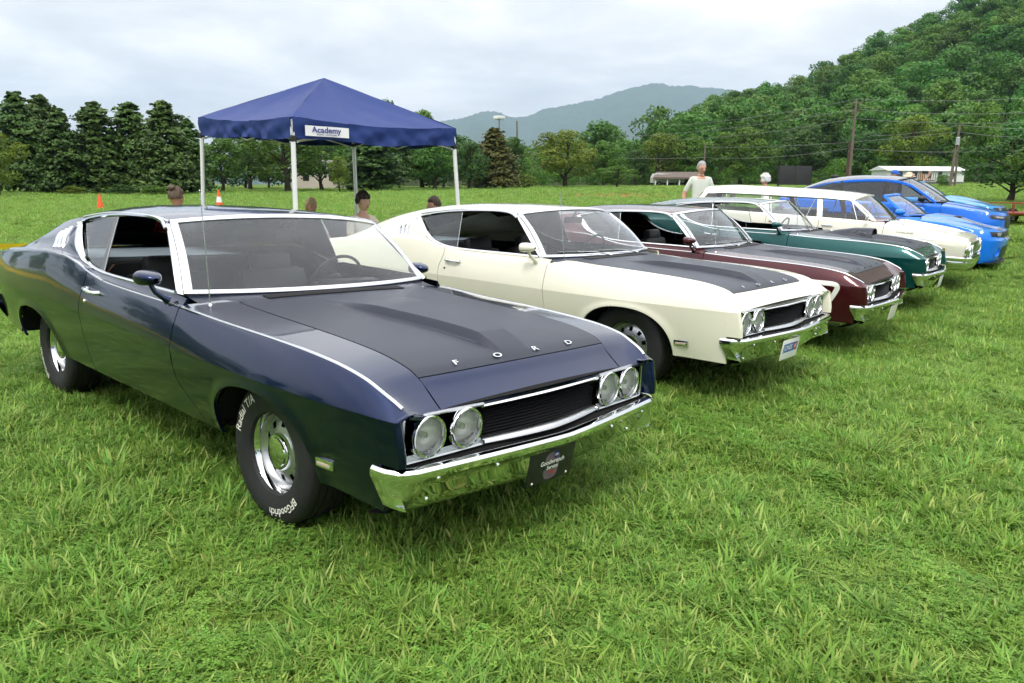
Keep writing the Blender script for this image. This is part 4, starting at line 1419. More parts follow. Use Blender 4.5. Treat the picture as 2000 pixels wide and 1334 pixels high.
def panels(root, B, paint, splits, xf, xr, yh, cowl, inner, names=('fender', 'door', 'quarter_panel')):
    g = .003
    for sd in (-1, 1):
        P = B.panel(xf, splits[0]+g, 40, yin=yh, side=sd)
        obj('fender', MB().grid(flange(P, .015, False, True, True, True, out=(0, sd, .6))).mesh('fender', angle=38), paint, root)
        for a, b in zip(splits[:-1], splits[1:]):
            P = B.panel(a-g, b+g, 26, side=sd, inner=inner, nA=3)
            d = obj('door', MB().grid(flange(P, .015, True, True, True, False, out=(0, sd, .3))).mesh('door', angle=38), paint, root)
            xh = b+.14; zh = float(B.S.f(xh, 1))-.09
            y = float(B.side_y(np.array(xh), np.array(zh)))
            obj('door_handle', MB().tube([(xh-.08, sd*(y-.004), zh), (xh-.07, sd*(y+.024), zh), (xh+.07, sd*(y+.024), zh), (xh+.08, sd*(y-.004), zh)], .010, 6), paint if names[0] == 'modern' else M['chrome'], d)
        P = B.panel(splits[-1]-g, xr, 36, side=sd, inner=inner, nA=4)
        obj('quarter_panel', MB().grid(flange(P, .015, True, False, True, False, out=(0, sd, .3))).mesh('quarter_panel', angle=38), paint, root)
        for (xw, a, b, z0) in B.wheels:
            L = []
            for th in np.linspace(0, math.pi, 20):
                c_, s_ = math.cos(th), math.sin(th)
                L.append([(xw+(a+.012)*math.copysign(abs(c_)**.87, c_), sd*.86, z0+(b+.012)*abs(s_)**.87), (xw+(a+.012)*math.copysign(abs(c_)**.87, c_), sd*.5, z0+(b+.012)*abs(s_)**.87)])
            obj('wheel_arch_liner', MB().grid(np.array(L)).box((xw, sd*.505, z0+.14), (2*a, .01, .3)), M['darkgap'], root)
    # bonnet
    xs = np.linspace(xf, cowl, 40)
    P = np.stack([np.stack([xs, q*(yh(xs)-.003), B.topz(xs, q*(yh(xs)-.003))+.0008], 1) for q in np.linspace(-1, 1, 41)], 1)
    hd = obj('hood', MB().grid(flange(P, .012, False, True, True, True, out=(0, 0, 1))).mesh('hood', angle=32), paint, root)
    # tail and floor
    zz = np.linspace(float(B.R.f(xr, 1)), float(B.S.f(xr, 1)), 9)
    L = [[(xr-.06*(1-abs(q)**4), q*float(B.side_y(np.array(xr), np.array(z))), z) for z in zz] for q in np.linspace(-1, 1, 15)]
    obj('tail_panel', MB().grid(np.array(L)), paint, root)
    fl = MB().box(((splits[0]+splits[-1])/2, 0, .30), (abs(splits[0]-splits[-1])+.7, 1.5, .08)).box((.2, 0, .42), (.8, .9, .2)).box((splits[0]+.05, 0, .62), (.03, 1.5, .55)).box((xr+.55, 0, .45), (.9, 1.3, .1))
    for sd in (-1, 1): fl.box(((splits[0]+splits[-1])/2, sd*.79, .62), (abs(splits[0]-splits[-1]), .02, .55))
    obj('floor_pan', fl, M['darkgap'], root)
    return hd

def seats(root, xs, ys, z=.5, h=.55, mat=None, hr=True):
    for x in xs:
        for y in ys:
            s = obj('seat', cached(('gseat', round(z, 2), round(h, 2)), lambda: MB().box((0.27, 0, z), (.52, .5, .16), bev=.05).box((0, 0, z+h/2), (.15, .5, h), rot=Matrix.Rotation(R(-14), 3, 'Y'), bev=.055)), mat or M['vinyl'], root, loc=(x, y, 0))
            if hr: obj('headrest', cached(('ghr', round(z, 2), round(h, 2)), lambda: MB().box((-.09, 0, z+h+.06), (.09, .26, .16), bev=.04)), mat or M['vinyl'], s)

def gen_wheel_set(root, wb, y, **k):
    for sd in (-1, 1):
        for x in (0, -wb): add_wheel(root, x, sd*y, **k)

def steering(root, x, z, mat):
    ring = [Vector((0, .18*math.cos(t), .18*math.sin(t))) for t in np.linspace(0, 2*math.pi, 28, endpoint=False)]
    m = MB().tube(ring, .012, 7, closed=True).tube([(0, -.18, 0), (0, .18, 0)], .012, 6).tube([(0, 0, -.18), (0, 0, 0), (.3, 0, 0)], .02, 6)
    obj('steering_wheel', m.xf(Matrix.Translation((x, .37, z)) @ Matrix.Rotation(R(22), 4, 'Y')), mat, root)

# ---- ivory estate car of the sixties
root = empty('station_wagon', matrix=pose_matrix(POSE['wagon']))
tag(root, 'ivory classic station wagon with oval chrome headlight surrounds beside the teal coupe', 'car', 'classic cars parked in a row on the grass')
root_wagon = root
WB = Body(S=[(.80, .800, .800), (.70, .835, .835), (.45, .868, .880), (0, .880, .918), (-.85, .890, .968), (-2, .888, .985), (-3.2, .885, .985), (-4.05, .85, .975)],
          C=[(.80, .845, .700), (.45, .920, .730), (-.85, .935, .760), (-3.2, .930, .765), (-4.05, .88, .76)],
          Rk=[(.80, .80, .40), (.45, .855, .33), (-3.3, .855, .34), (-4.05, .82, .42)],
          top=[(.84, .815), (.70, .858), (.45, .905), (0, .962), (-.4, .995), (-.9, 1.005)], wheels=[(0.0, .40, .30, .33), (-2.93, .39, .26, .33)], roll=.014, flare=.006, texp=5.0,
          bulge=lambda x, y: .022*np.exp(-((np.abs(y)-.36)/.05)**2)*sstep(.75, .5, x)*sstep(-.42, -.2, x)+.012*(np.abs(y) > .80)*0)
winner = lambda X: (Crv([(-.5, .84, .99), (-.9, .848, 1.0), (-3.2, .845, 1.010), (-4.05, .80, 1.0)]).f(X), Crv([(-.5, .84, .99), (-.9, .848, 1.0), (-3.2, .845, 1.010), (-4.05, .80, 1.0)]).f(X, 1))
hd = panels(root, WB, M['wagonwhite'], (-.33, -1.30, -2.16), .66, -4.05, lambda X: np.interp(X, [-.33, .66], [.66, .60]), -.33, winner)
nz = Crv([(.30, .70), (.45, .80), (.60, .845), (.72, .850), (.84, .80), (.90, .76)])
P, th = nose_grid(WB, .66, nz, 7.0, .40, 7, 14)
obj('front_panel', MB().grid(P).mesh('front_panel', angle=35), M['wagonwhite'], root)
gr = obj('grille', face_patch(WB, .66, nz, 7.0, patch_rows(-.52, .52, lambda y: .555, lambda y: .755), .006), M['grille'], root)
for k in range(7):
    z = .575+k*.027
    obj('slat', MB().tube([tuple(face_pt(WB, .66, nz, 7.0, np.array(y), np.array(z), .012)) for y in np.linspace(-.51, .51, 15)], .006, 6), M['chrome'], gr)
for k in range(24):
    y = -.5+k*.0435
    obj('bar', MB().tube([tuple(face_pt(WB, .66, nz, 7.0, np.array(y), np.array(z), .014)) for z in (.56, .65, .75)], .004, 5), M['chrome'], gr)
for sd in (-1, 1):
    # oval surround that wraps the front corner, two lamps side by side
    ctr = []
    for t in np.linspace(0, 2*math.pi, 44, endpoint=False):
        yy = .665+.178*math.copysign(abs(math.cos(t))**.9, math.cos(t)); zz = .655+.118*math.copysign(abs(math.sin(t))**.8, math.sin(t))
        ctr.append((yy, zz))
    rim = [tuple(face_pt(WB, .66, nz, 7.0, np.array(min(a, .845)), np.array(b), .014+0.03*max(0, .80-a)*0)*np.array([1, sd, 1])) for a, b in ctr]
    oval = obj('headlight_surround', MB().tube(rim, .020, 8, closed=True), M['chrome'], root)
    obj('surround_panel', MB().add([(p[0]-.012, p[1], p[2]) for p in rim], [tuple(range(len(rim)))]).mesh('surround_panel', smooth=False), M['satin'], oval)
    for yy in (.585, .745):
        x = float(face_pt(WB, .66, nz, 7.0, np.array(yy), np.array(.655))[0])+.022
        hl = obj('headlight', CACHE[('hl_bezel',)], M['chrome'], root, loc=(x, sd*yy, .655))
        obj('lens', CACHE[('hl_lens',)], M['lensglass'], hl); obj('reflector', CACHE[('hl_refl',)], M['reflector'], hl)
wp = np.array([(.50, -.93), (.66, -.93), (.80, -.90), (.88, -.82)]+[(.905+.03*(1-(y/.75)**2), y) for y in np.linspace(-.75, .75, 25)]+[(.88, .82), (.80, .90), (.66, .93), (.50, .93)])
t = np.gradient(wp, axis=0); t /= np.linalg.norm(t, axis=1, keepdims=True)
n_ = np.stack([t[:, 1], -t[:, 0]], 1)
L = [np.concatenate([wp+n_*o_, np.full((len(wp), 1), z)], 1) for o_, z in ((-.05, .560), (-.02, .562), (0, .545), (.0, .515), (-.012, .495), (-.006, .47), (-.015, .42), (-.045, .375), (-.07, .36))]
fb = obj('front_bumper', MB().grid(np.stack(L, 1)).mesh('front_bumper', angle=28), M['chrome'], root)
obj('side_spear', strip_on(WB, [(x, .800-.012*(x < -2)-.02*np.clip((x+.2)/.8, 0, 1)) for x in np.linspace(.42, -3.9, 60)], .020, .004), M['chrome'], root)
obj('fender_badge', MB().box((.52, -float(WB.side_y(np.array(.52), np.array(.66)))-.004, .66), (.07, .008, .035), bev=.003), simple('gold badge', (.55, .38, .10), .3, .9), root)
V, F_ = text_data('FAIRLANE', .036, .0005, .001)
obj('script_badge', MB().add([(x*1.5-.02, -float(WB.side_y(np.array(-.02), np.array(.855)))-.004, z+.855) for x, z, y in V], F_), M['chrome'], root)
obj('hood_ornament', MB().ell((.60, -.42, .905), (.07, .008, .010), 10, 6), M['chrome'], hd)
cab = empty('cabin')
Ps = screen((-.80, -.96, .79, 1.0), (-1.24, -1.36, .675, 1.375, .085))
w = obj('windshield', MB().grid(screen((-.80, -.96, .79, 1.0), (-1.24, -1.36, .675, 1.375, .085), inset=.02)), M['glass'], cab)
obj('windshield_frame', screen_frame(Ps, .016), M['chrome'], w)
mid = Crv([(-1.22, 1.385), (-1.6, 1.42), (-2.4, 1.44), (-3.4, 1.44), (-3.95, 1.40)]); edge = Crv([(-1.34, .695, 1.295), (-1.7, .71, 1.308), (-2.6, .715, 1.312), (-3.5, .71, 1.302), (-3.9, .685, 1.275)])
P = roof_mesh((-1.22, -3.95), mid, edge, (-1.34, -3.88), drop=2.8)
P2 = P.copy(); P2[:, :, 2] -= .025; P2[:, :, 1] *= .985
rm = MB().grid(P); e1, e2 = P[:, 0], P[:, -1]
rm.grid(np.stack([P[:, 0], P2[:, 0]], 1)).grid(np.stack([P[:, -1], P2[:, -1]], 1)).grid(np.stack([P[0], P2[0]], 1)).grid(np.stack([P[-1], P2[-1]], 1))
rf = obj('roof', rm.mesh('roof', angle=38, weld=.0005), M['wagonwhite'], cab)
obj('headliner', MB().grid(P2), M['headliner'], cab)
G = (.848, 1.0, .712, 1.29)
for sd in (-1, 1):
    obj('drip_rail', MB().tube([(x, sd*(float(edge.f(x))+.008), float(edge.f(x, 1))-.006) for x in np.linspace(-1.36, -3.85, 40)], .008, 6), M['chrome'], rf)
    for b_, t_, w_, nm, mt in (((-.98, 1.0), (-1.36, 1.285), .055, 'pillar', 'wagonwhite'), ((-1.80, 1.0), (-1.86, 1.285), .07, 'pillar', 'wagonwhite'), ((-2.66, 1.0), (-2.74, 1.285), .09, 'pillar', 'wagonwhite'), ((-4.0, 1.0), (-3.82, 1.285), .10, 'pillar', 'wagonwhite'),
                               ((-1.22, 1.0), (-1.36, 1.285), .016, 'vent_post', 'chrome'), ((-1.76, 1.0), (-1.815, 1.285), .014, 'window_frame', 'chrome'), ((-2.58, 1.0), (-2.66, 1.285), .014, 'window_frame', 'chrome'), ((-2.0, 1.0), (-1.93, 1.285), .012, 'window_frame', 'chrome')):
        pillar(cab, b_, t_, w_, *G, M[mt], sd, nm)
    for poly in ([(-1.01, 1.005), (-1.21, 1.005), (-1.35, 1.285)], [(-1.23, 1.005), (-1.76, 1.005), (-1.82, 1.285), (-1.37, 1.285)], [(-1.84, 1.005), (-2.6, 1.005), (-2.68, 1.285), (-1.90, 1.285)], [(-2.72, 1.005), (-3.95, 1.005), (-3.78, 1.285), (-2.79, 1.285)]):
        side_glass(cab, poly, *G, M['glass'], sd)
    obj('wing_mirror', MB().box((-1.05, sd*.95, 1.04), (.04, .10, .07), bev=.015).tube([(-1.04, sd*.88, .985), (-1.05, sd*.95, 1.02)], .009, 6), M['chrome'], cab)
obj('rear_window', MB().grid(np.array([[(-4.05, y, 1.0), (-3.93, y*.83, 1.285)] for y in np.linspace(-.76, .76, 9)])), M['glass'], cab)
obj('dashboard', MB().box((-1.02, 0, .95), (.3, 1.5, .10), bev=.03), M['redtrim'], cab)
seats(cab, (-1.95, -2.85), (-.36, .36), .52, .42, M['redtrim'], False)
steering(cab, -1.36, 1.0, M['redtrim'])
gen_wheel_set(root, 2.93, .69, key='wag', rt=.33, wt=.19, rr=.18, style='cap')
for y0 in (-.02, .40):
    obj('wiper', MB().tube([(-.80, y0, 1.0), (-.87, y0-.3, 1.035), (-.93, y0-.55, 1.045)], .005, 5), M['satin'], cab)
obj('antenna', MB().tube([(-.55, -.78, .95), (-.57, -.78, 1.7)], [.004, .002], 5), M['satin'], cab)

for ch in list(cab.children):
    ch.parent = root
    ch.location = (ch.location.x+.48, ch.location.y, ch.location.z)
bpy.data.objects.remove(cab)

# ---- modern cars share the builder
def modern(root, paint, kind, stripe=None):
    B = MODB[kind]
    sp = MODS[kind]
    hd = panels(root, B, paint, sp['splits'], sp['xf'], sp['xr'], sp['yh'], sp['cowl'], sp['inner'], names=('modern',))
    nz = sp['nose']; n = sp['n']; xf = sp['xf']
    P, th = nose_grid(B, xf, nz, n, sp['zb'], 9, 18)
    bm_ = obj('front_bumper', MB().grid(P).mesh('front_bumper', angle=38), paint, root)
    fp = lambda rows, off=.005: face_patch(B, xf, nz, n, rows, off)
    for nm, rows, off, mt in sp['patches']:
        obj(nm, fp(rows, off), M[mt], bm_)
    for sd in (-1, 1):
        for nm, rows, off, mt in sp['sidepatches']:
            r = [[(y*sd, z) for y, z in row] for row in rows]
            obj(nm, fp(r, off), M[mt], root if nm == 'headlight' else bm_)
    if sp.get('splitter'):
        L = []
        for o_, z in ((.0, .215), (.035, .212), (.035, .19), (-.05, .19)):
            yy = np.linspace(-.86, .86, 41)
            L.append(face_pt(B, xf, nz, n, yy, np.full_like(yy, .25))*np.array([1, 1, 0])+np.array([0, 0, z])+np.array([o_, 0, 0]))
        obj('splitter', MB().grid(np.stack(L, 1)), M['black'], bm_)
    if stripe:
        for y0, y1 in ((-.27, -.06), (.06, .27)):
            xs = np.linspace(xf+.0, sp['cowl']+.02, 30)
            P = np.stack([np.stack([xs, np.full_like(xs, y), B.topz(xs, np.full_like(xs, y))+.003], 1) for y in np.linspace(y0, y1, 9)], 1)
            obj('racing_stripe', MB().grid(P), stripe, hd)
            zs = float(B.S.f(xf, 1)); xt = float(nz.f(np.array(zs-.02)))
            xs = np.linspace(xf, xt-.01, 10)
            P = np.stack([np.stack([xs, np.full_like(xs, y), B.topz(xs, np.full_like(xs, y))+.003], 1) for y in np.linspace(y0, y1, 9)], 1)
            obj('racing_stripe', MB().grid(P), stripe, bm_)
            obj('racing_stripe', fp(patch_rows(y0, y1, lambda y: sp['str_z'][0], lambda y: sp['str_z'][1]), .004), stripe, bm_)
    Ps = screen(*sp['ws']); w = obj('windshield', MB().grid(screen(*sp['ws'], inset=.03)), M['glass'], root)
    obj('windshield_frame', screen_frame(Ps, .018), M[sp.get('frame', 'black')] if sp.get('frame') != 'paint' else paint, w)
    obj('dashboard', MB().box((sp['ws'][0][1]-.12, 0, sp['ws'][0][3]-.05), (.4, 1.45, .10), bev=.03), M['black'], root)
    steering(root, sp['ws'][0][1]-.42, sp['ws'][0][3]-.02, M['black'])
    seats(root, sp['seats'], (-.37, .37), sp.get('seatz', .5), .55)
    for y0 in (-.05, .35):
        b = sp['ws'][0]
        obj('wiper', MB().tube([(b[0]+.02, y0, b[3]+.0), (b[0]-.05, y0-.3, b[3]+.03), (b[0]-.10, y0-.55, b[3]+.035)], .007, 5), M['black'], root)
    for sd in (-1, 1):
        mx, my, mz = sp['mirror']
        m = MB(); Lr = []
        for dx, ry, rz in ((-.05, .075, .05), (0, .10, .065), (.06, .085, .055), (.10, .03, .02)):
            Lr.append([(mx+dx, sd*my+ry*math.cos(a), mz+rz*math.sin(a)) for a in np.linspace(0, 2*math.pi, 16, endpoint=False)])
        m.grid(np.array(Lr), cv=True).add(Lr[0], [tuple(range(16))]).tube([(mx, sd*(my-.06), mz-.03), (mx+.02, sd*(my-.14), mz-.06)], .02, 6)
        obj('wing_mirror', m, M[sp['mirmat']] if sp['mirmat'] != 'paint' else paint, root)
    gen_wheel_set(root, sp['wb'], sp['wy'], key=kind, rt=sp['rt'], wt=.25, rr=sp['rt']*.68, style='spoke', rimmat=M['wheelmetal'])
    return B, sp, hd, bm_

MODB, MODS = {}, {}
MODB['conv'] = Body(S=[(.55, .82, .79), (.3, .87, .845), (0, .90, .89), (-.7, .905, .94), (-1.6, .90, .955), (-2.5, .915, .985), (-3.2, .90, .99), (-3.75, .84, .965)],
    C=[(.55, .90, .63), (0, .925, .66), (-.7, .925, .66), (-1.6, .925, .67), (-2.6, .935, .70), (-3.75, .88, .70)], Rk=[(.55, .88, .25), (-.4, .88, .24), (-3.2, .88, .26), (-3.75, .83, .36)],
    top=[(.98, .72), (.85, .765), (.55, .845), (.3, .905), (0, .965), (-.3, 1.0), (-.8, 1.015)], wheels=[(0, .375, .36, .30), (-2.72, .375, .36, .30)], roll=.03, texp=3.0,
    bulge=lambda x, y: .035*(1-sstep(.27, .40, np.abs(y)))*sstep(.55, .1, x)*sstep(-.4, -.2, x))
MODS['conv'] = dict(splits=(-.34, -1.55), xf=.52, xr=-3.75, yh=lambda X: np.interp(X, [-.4, .52], [.70, .62]), cowl=-.36,
    inner=lambda X: (np.interp(X, [-3.75, -2.5, -.5], [.70, .80, .83]), np.interp(X, [-3.75, -2.5, -1.6, -.5], [.985, 1.0, .985, .975])),
    nose=Crv([(.18, .86), (.26, .93), (.40, .955), (.54, .985), (.60, .995), (.64, .95), (.70, .955), (.78, .93), (.86, .88)]), n=2.9, zb=.20, splitter=True, str_z=(.60, .74),
    patches=[('upper_grille', patch_rows(-.50, .50, lambda y: .645, lambda y: .755-.03*abs(y)), .006, 'grille'), ('lower_grille', patch_rows(-.48, .48, lambda y: .27, lambda y: .50-.05*abs(y)), .006, 'grille')],
    sidepatches=[('headlight', patch_rows(.52, .80, lambda y: .655+.05*(y-.5), lambda y: .745+.02*(y-.5)), .006, 'black'), ('headlight_lens', patch_rows(.55, .70, lambda y: .668, lambda y: .735), .012, 'lensglass'), ('lamp_unit', patch_rows(.57, .68, lambda y: .675, lambda y: .728, 7, 5), .009, 'reflector')],
    ws=((-.36, -.60, .74, 1.0), (-.89, -1.04, .60, 1.365, .03)), frame='paint', seats=(-1.5,), mirror=(-.68, .99, 1.06), mirmat='paint', wb=2.72, wy=.79, rt=.345)
MODB['far'] = MODB['conv']; MODS['far'] = dict(MODS['conv'])
MODB['suv'] = Body(S=[(.50, .80, .90), (.2, .86, .955), (-.3, .90, 1.01), (-1, .905, 1.045), (-2, .905, 1.075), (-3, .905, 1.12), (-3.75, .84, 1.14)],
    C=[(.50, .885, .68), (0, .925, .70), (-1, .92, .70), (-2, .92, .72), (-3, .935, .78), (-3.75, .88, .80)], Rk=[(.50, .87, .28), (-3.2, .88, .28), (-3.75, .82, .40)],
    top=[(.95, .82), (.80, .875), (.5, .945), (.2, 1.0), (-.15, 1.06), (-.5, 1.10)], wheels=[(0, .40, .40, .30), (-2.98, .40, .40, .30)], roll=.03, texp=3.0, bulge=lambda x, y: .015*(1-sstep(.30, .42, np.abs(y)))*sstep(.5, .1, x))
MODS['suv'] = dict(splits=(-.30, -1.40, -2.35), xf=.46, xr=-3.75, yh=lambda X: np.interp(X, [-.3, .46], [.70, .62]), cowl=-.30,
    inner=lambda X: (np.interp(X, [-3.75, -3, -.5], [.76, .83, .84]), np.interp(X, [-3.75, -3, -2, -.5], [1.16, 1.14, 1.095, 1.06])),
    nose=Crv([(.22, .78), (.35, .86), (.55, .885), (.75, .88), (.88, .83), (.96, .76)]), n=2.6, zb=.24, splitter=True, str_z=(.6, .7),
    patches=[('grille_panel', patch_rows(-.46, .46, lambda y: .55, lambda y: .84-.05*abs(y)), .006, 'black'), ('lower_grille', patch_rows(-.6, .6, lambda y: .30, lambda y: .44), .006, 'grille')],
    sidepatches=[('headlight', patch_rows(.50, .84, lambda y: .735+.08*(y-.5), lambda y: .815+.10*(y-.5)), .008, 'black'), ('headlight_lens', patch_rows(.54, .80, lambda y: .752+.08*(y-.5), lambda y: .805+.10*(y-.5)), .014, 'lensglass'), ('lamp_unit', patch_rows(.58, .76, lambda y: .764+.08*(y-.5), lambda y: .792+.10*(y-.5), 7, 5), .011, 'reflector')],
    ws=((-.25, -.53, .77, 1.085), (-1.07, -1.23, .60, 1.600, .045)), frame='black', seats=(-1.5, -2.4), seatz=.62, mirror=(-.68, 1.0, 1.16), mirmat='black', wb=2.98, wy=.80, rt=.36)

root = empty('convertible_car', matrix=pose_matrix(POSE['conv']))
tag(root, 'bright blue convertible with white racing stripes between station wagon and blue SUV', 'car', 'modern cars at the far end of the row')
B, sp, hd, bm_ = modern(root, M['blue'], 'conv', M['white'])
root_conv = root
for sd in (-1, 1):
    c = face_pt(B, sp['xf'], sp['nose'], sp['n'], np.array(.66), np.array(.40), .004)
    obj('fog_lamp', MB().lathe([(.085, -.03), (.082, .004), (.070, -.012), (.066, -.03), (.0005, -.03)], 24, axis='x').xf(Matrix.Translation((float(c[0]), sd*.66, .40)) @ Matrix.Rotation(sd*R(33), 4, 'Z')), M['blue'], bm_)
    side_glass(root, [(-.69, .99), (-1.55, .985), (-1.50, 1.0), (-.72, 1.02)], .83, .98, .62, 1.36, M['glass'], sd)
    pillar(root, (-.58, .985), (-1.03, 1.345), .07, .80, .98, .615, 1.36, M['blue'], sd)
obj('header_rail', MB().tube([(-.90-.15*abs(u)**2.2, u*.60, 1.372-.03*abs(u)**2.2) for u in np.linspace(-1, 1, 15)], .028, 8), M['blue'], root)
obj('folded_top', MB().box((-2.75, 0, 1.02), (.75, 1.45, .12), bev=.05), M['black'], root)
obj('rear_deck', MB().box((-3.4, 0, .985), (.62, 1.4, .04), bev=.015), M['blue'], root)
obj('hood_vent', MB().box((.12, 0, float(B.topz(np.array(.12), np.array(0.)))+.006), (.20, .34, .012), bev=.004), M['black'], hd)

root = empty('suv', matrix=pose_matrix(POSE['suv']))
tag(root, 'blue modern SUV with dark glass roof and sloping tail behind the convertible', 'car', 'modern cars at the far end of the row')
root_suv = root
B, sp, hd, bm_ = modern(root, M['blue2'], 'suv')
mid = Crv([(-1.05, 1.61), (-1.5, 1.665), (-2.0, 1.675), (-2.7, 1.615), (-3.2, 1.46), (-3.55, 1.32)]); edge = Crv([(-1.21, .63, 1.555), (-1.6, .66, 1.575), (-2.1, .665, 1.565), (-2.7, .65, 1.50), (-3.2, .63, 1.37), (-3.5, .61, 1.26)])
P = roof_mesh((-1.05, -3.55), mid, edge, (-1.21, -3.48))
obj('roof', MB().grid(P).mesh('roof', angle=40), simple('gloss black roof', (.012, .012, .014), .12, 0, .6, .1, 5, coat=1.0), root)
obj('roof_antenna', MB().ell((-2.75, 0, 1.64), (.10, .035, .05), 12, 8), M['black'], root)
for sd in (-1, 1):
    rail = [(-.41, .815, 1.07), (-.70, .76, 1.27), (-1.0, .70, 1.45), (-1.3, .672, 1.525), (-1.65, .668, 1.550), (-2.1, .672, 1.540), (-2.65, .66, 1.475), (-3.05, .66, 1.37), (-3.4, .68, 1.27), (-3.6, .72, 1.20)]
    c = Crv([(i, *r) for i, r in enumerate(rail)])(np.linspace(0, 9, 40))
    Lr = [[(p[0], sd*(p[1]-.03), p[2]+.035), (p[0], sd*(p[1]+.012), p[2]+.03), (p[0], sd*(p[1]+.022), p[2]), (p[0], sd*(p[1]+.018), p[2]-.03), (p[0], sd*(p[1]-.01), p[2]-.035)] for p in c]
    obj('roof_rail', MB().grid(np.array(Lr)), M['blue2'], root)
    G = (.84, 1.06, .665, 1.57)
    side_glass(root, [(-.53, 1.065), (-1.40, 1.085), (-1.40, 1.56), (-1.27, 1.53), (-.95, 1.38)], *G, M['glass'], sd)
    side_glass(root, [(-1.48, 1.087), (-2.35, 1.115), (-2.35, 1.54), (-2.0, 1.57), (-1.48, 1.565)], *G, M['darkglass'], sd)
    side_glass(root, [(-2.42, 1.12), (-3.35, 1.145), (-3.1, 1.38), (-2.42, 1.53)], *G, M['darkglass'], sd)
    pillar(root, (-1.44, 1.07), (-1.44, 1.57), .09, *G, M['black'], sd)
    pillar(root, (-2.385, 1.10), (-2.385, 1.54), .07, *G, M['black'], sd)
    q = MB().add([(x, sd*(G[0]+(G[2]-G[0])*(z-G[1])/(G[3]-G[1])+.004), z) for x, z in ((-3.33, 1.14), (-3.78, 1.16), (-3.5, 1.30), (-3.08, 1.37))], [(0, 1, 2, 3)])
    obj('rear_pillar', q, M['black'], root)
obj('rear_window', MB().grid(np.array([[(-3.80, y, 1.25), (-3.92, y*1.15, 1.14)] for y in np.linspace(-.6, .6, 7)])), M['darkglass'], root)

root = empty('sports_car', matrix=pose_matrix(POSE['far']))
tag(root, 'light blue sports car with white striped hood, farthest in the row', 'car', 'modern cars at the far end of the row')
B, sp, hd, bm_ = modern(root, M['ltblue'], 'far', M['white'])
root_far = root
mid = Crv([(-.86, 1.375), (-1.5, 1.40), (-2.2, 1.37), (-2.8, 1.22), (-3.3, 1.03)]); edge = Crv([(-1.04, .62, 1.335), (-1.6, .64, 1.345), (-2.2, .64, 1.315), (-2.8, .64, 1.16), (-3.3, .62, 1.0)])
obj('roof', MB().grid(roof_mesh((-.88, -3.3), mid, edge, (-1.04, -3.28))), M['ltblue'], root)
for sd in (-1, 1):
    pillar(root, (-.58, .985), (-1.03, 1.345), .06, .80, .98, .615, 1.36, M['black'], sd)
    side_glass(root, [(-.69, .99), (-1.9, .985), (-2.5, 1.0), (-2.2, 1.27), (-1.6, 1.33), (-1.06, 1.32)], .83, .98, .64, 1.33, M['darkglass'], sd)

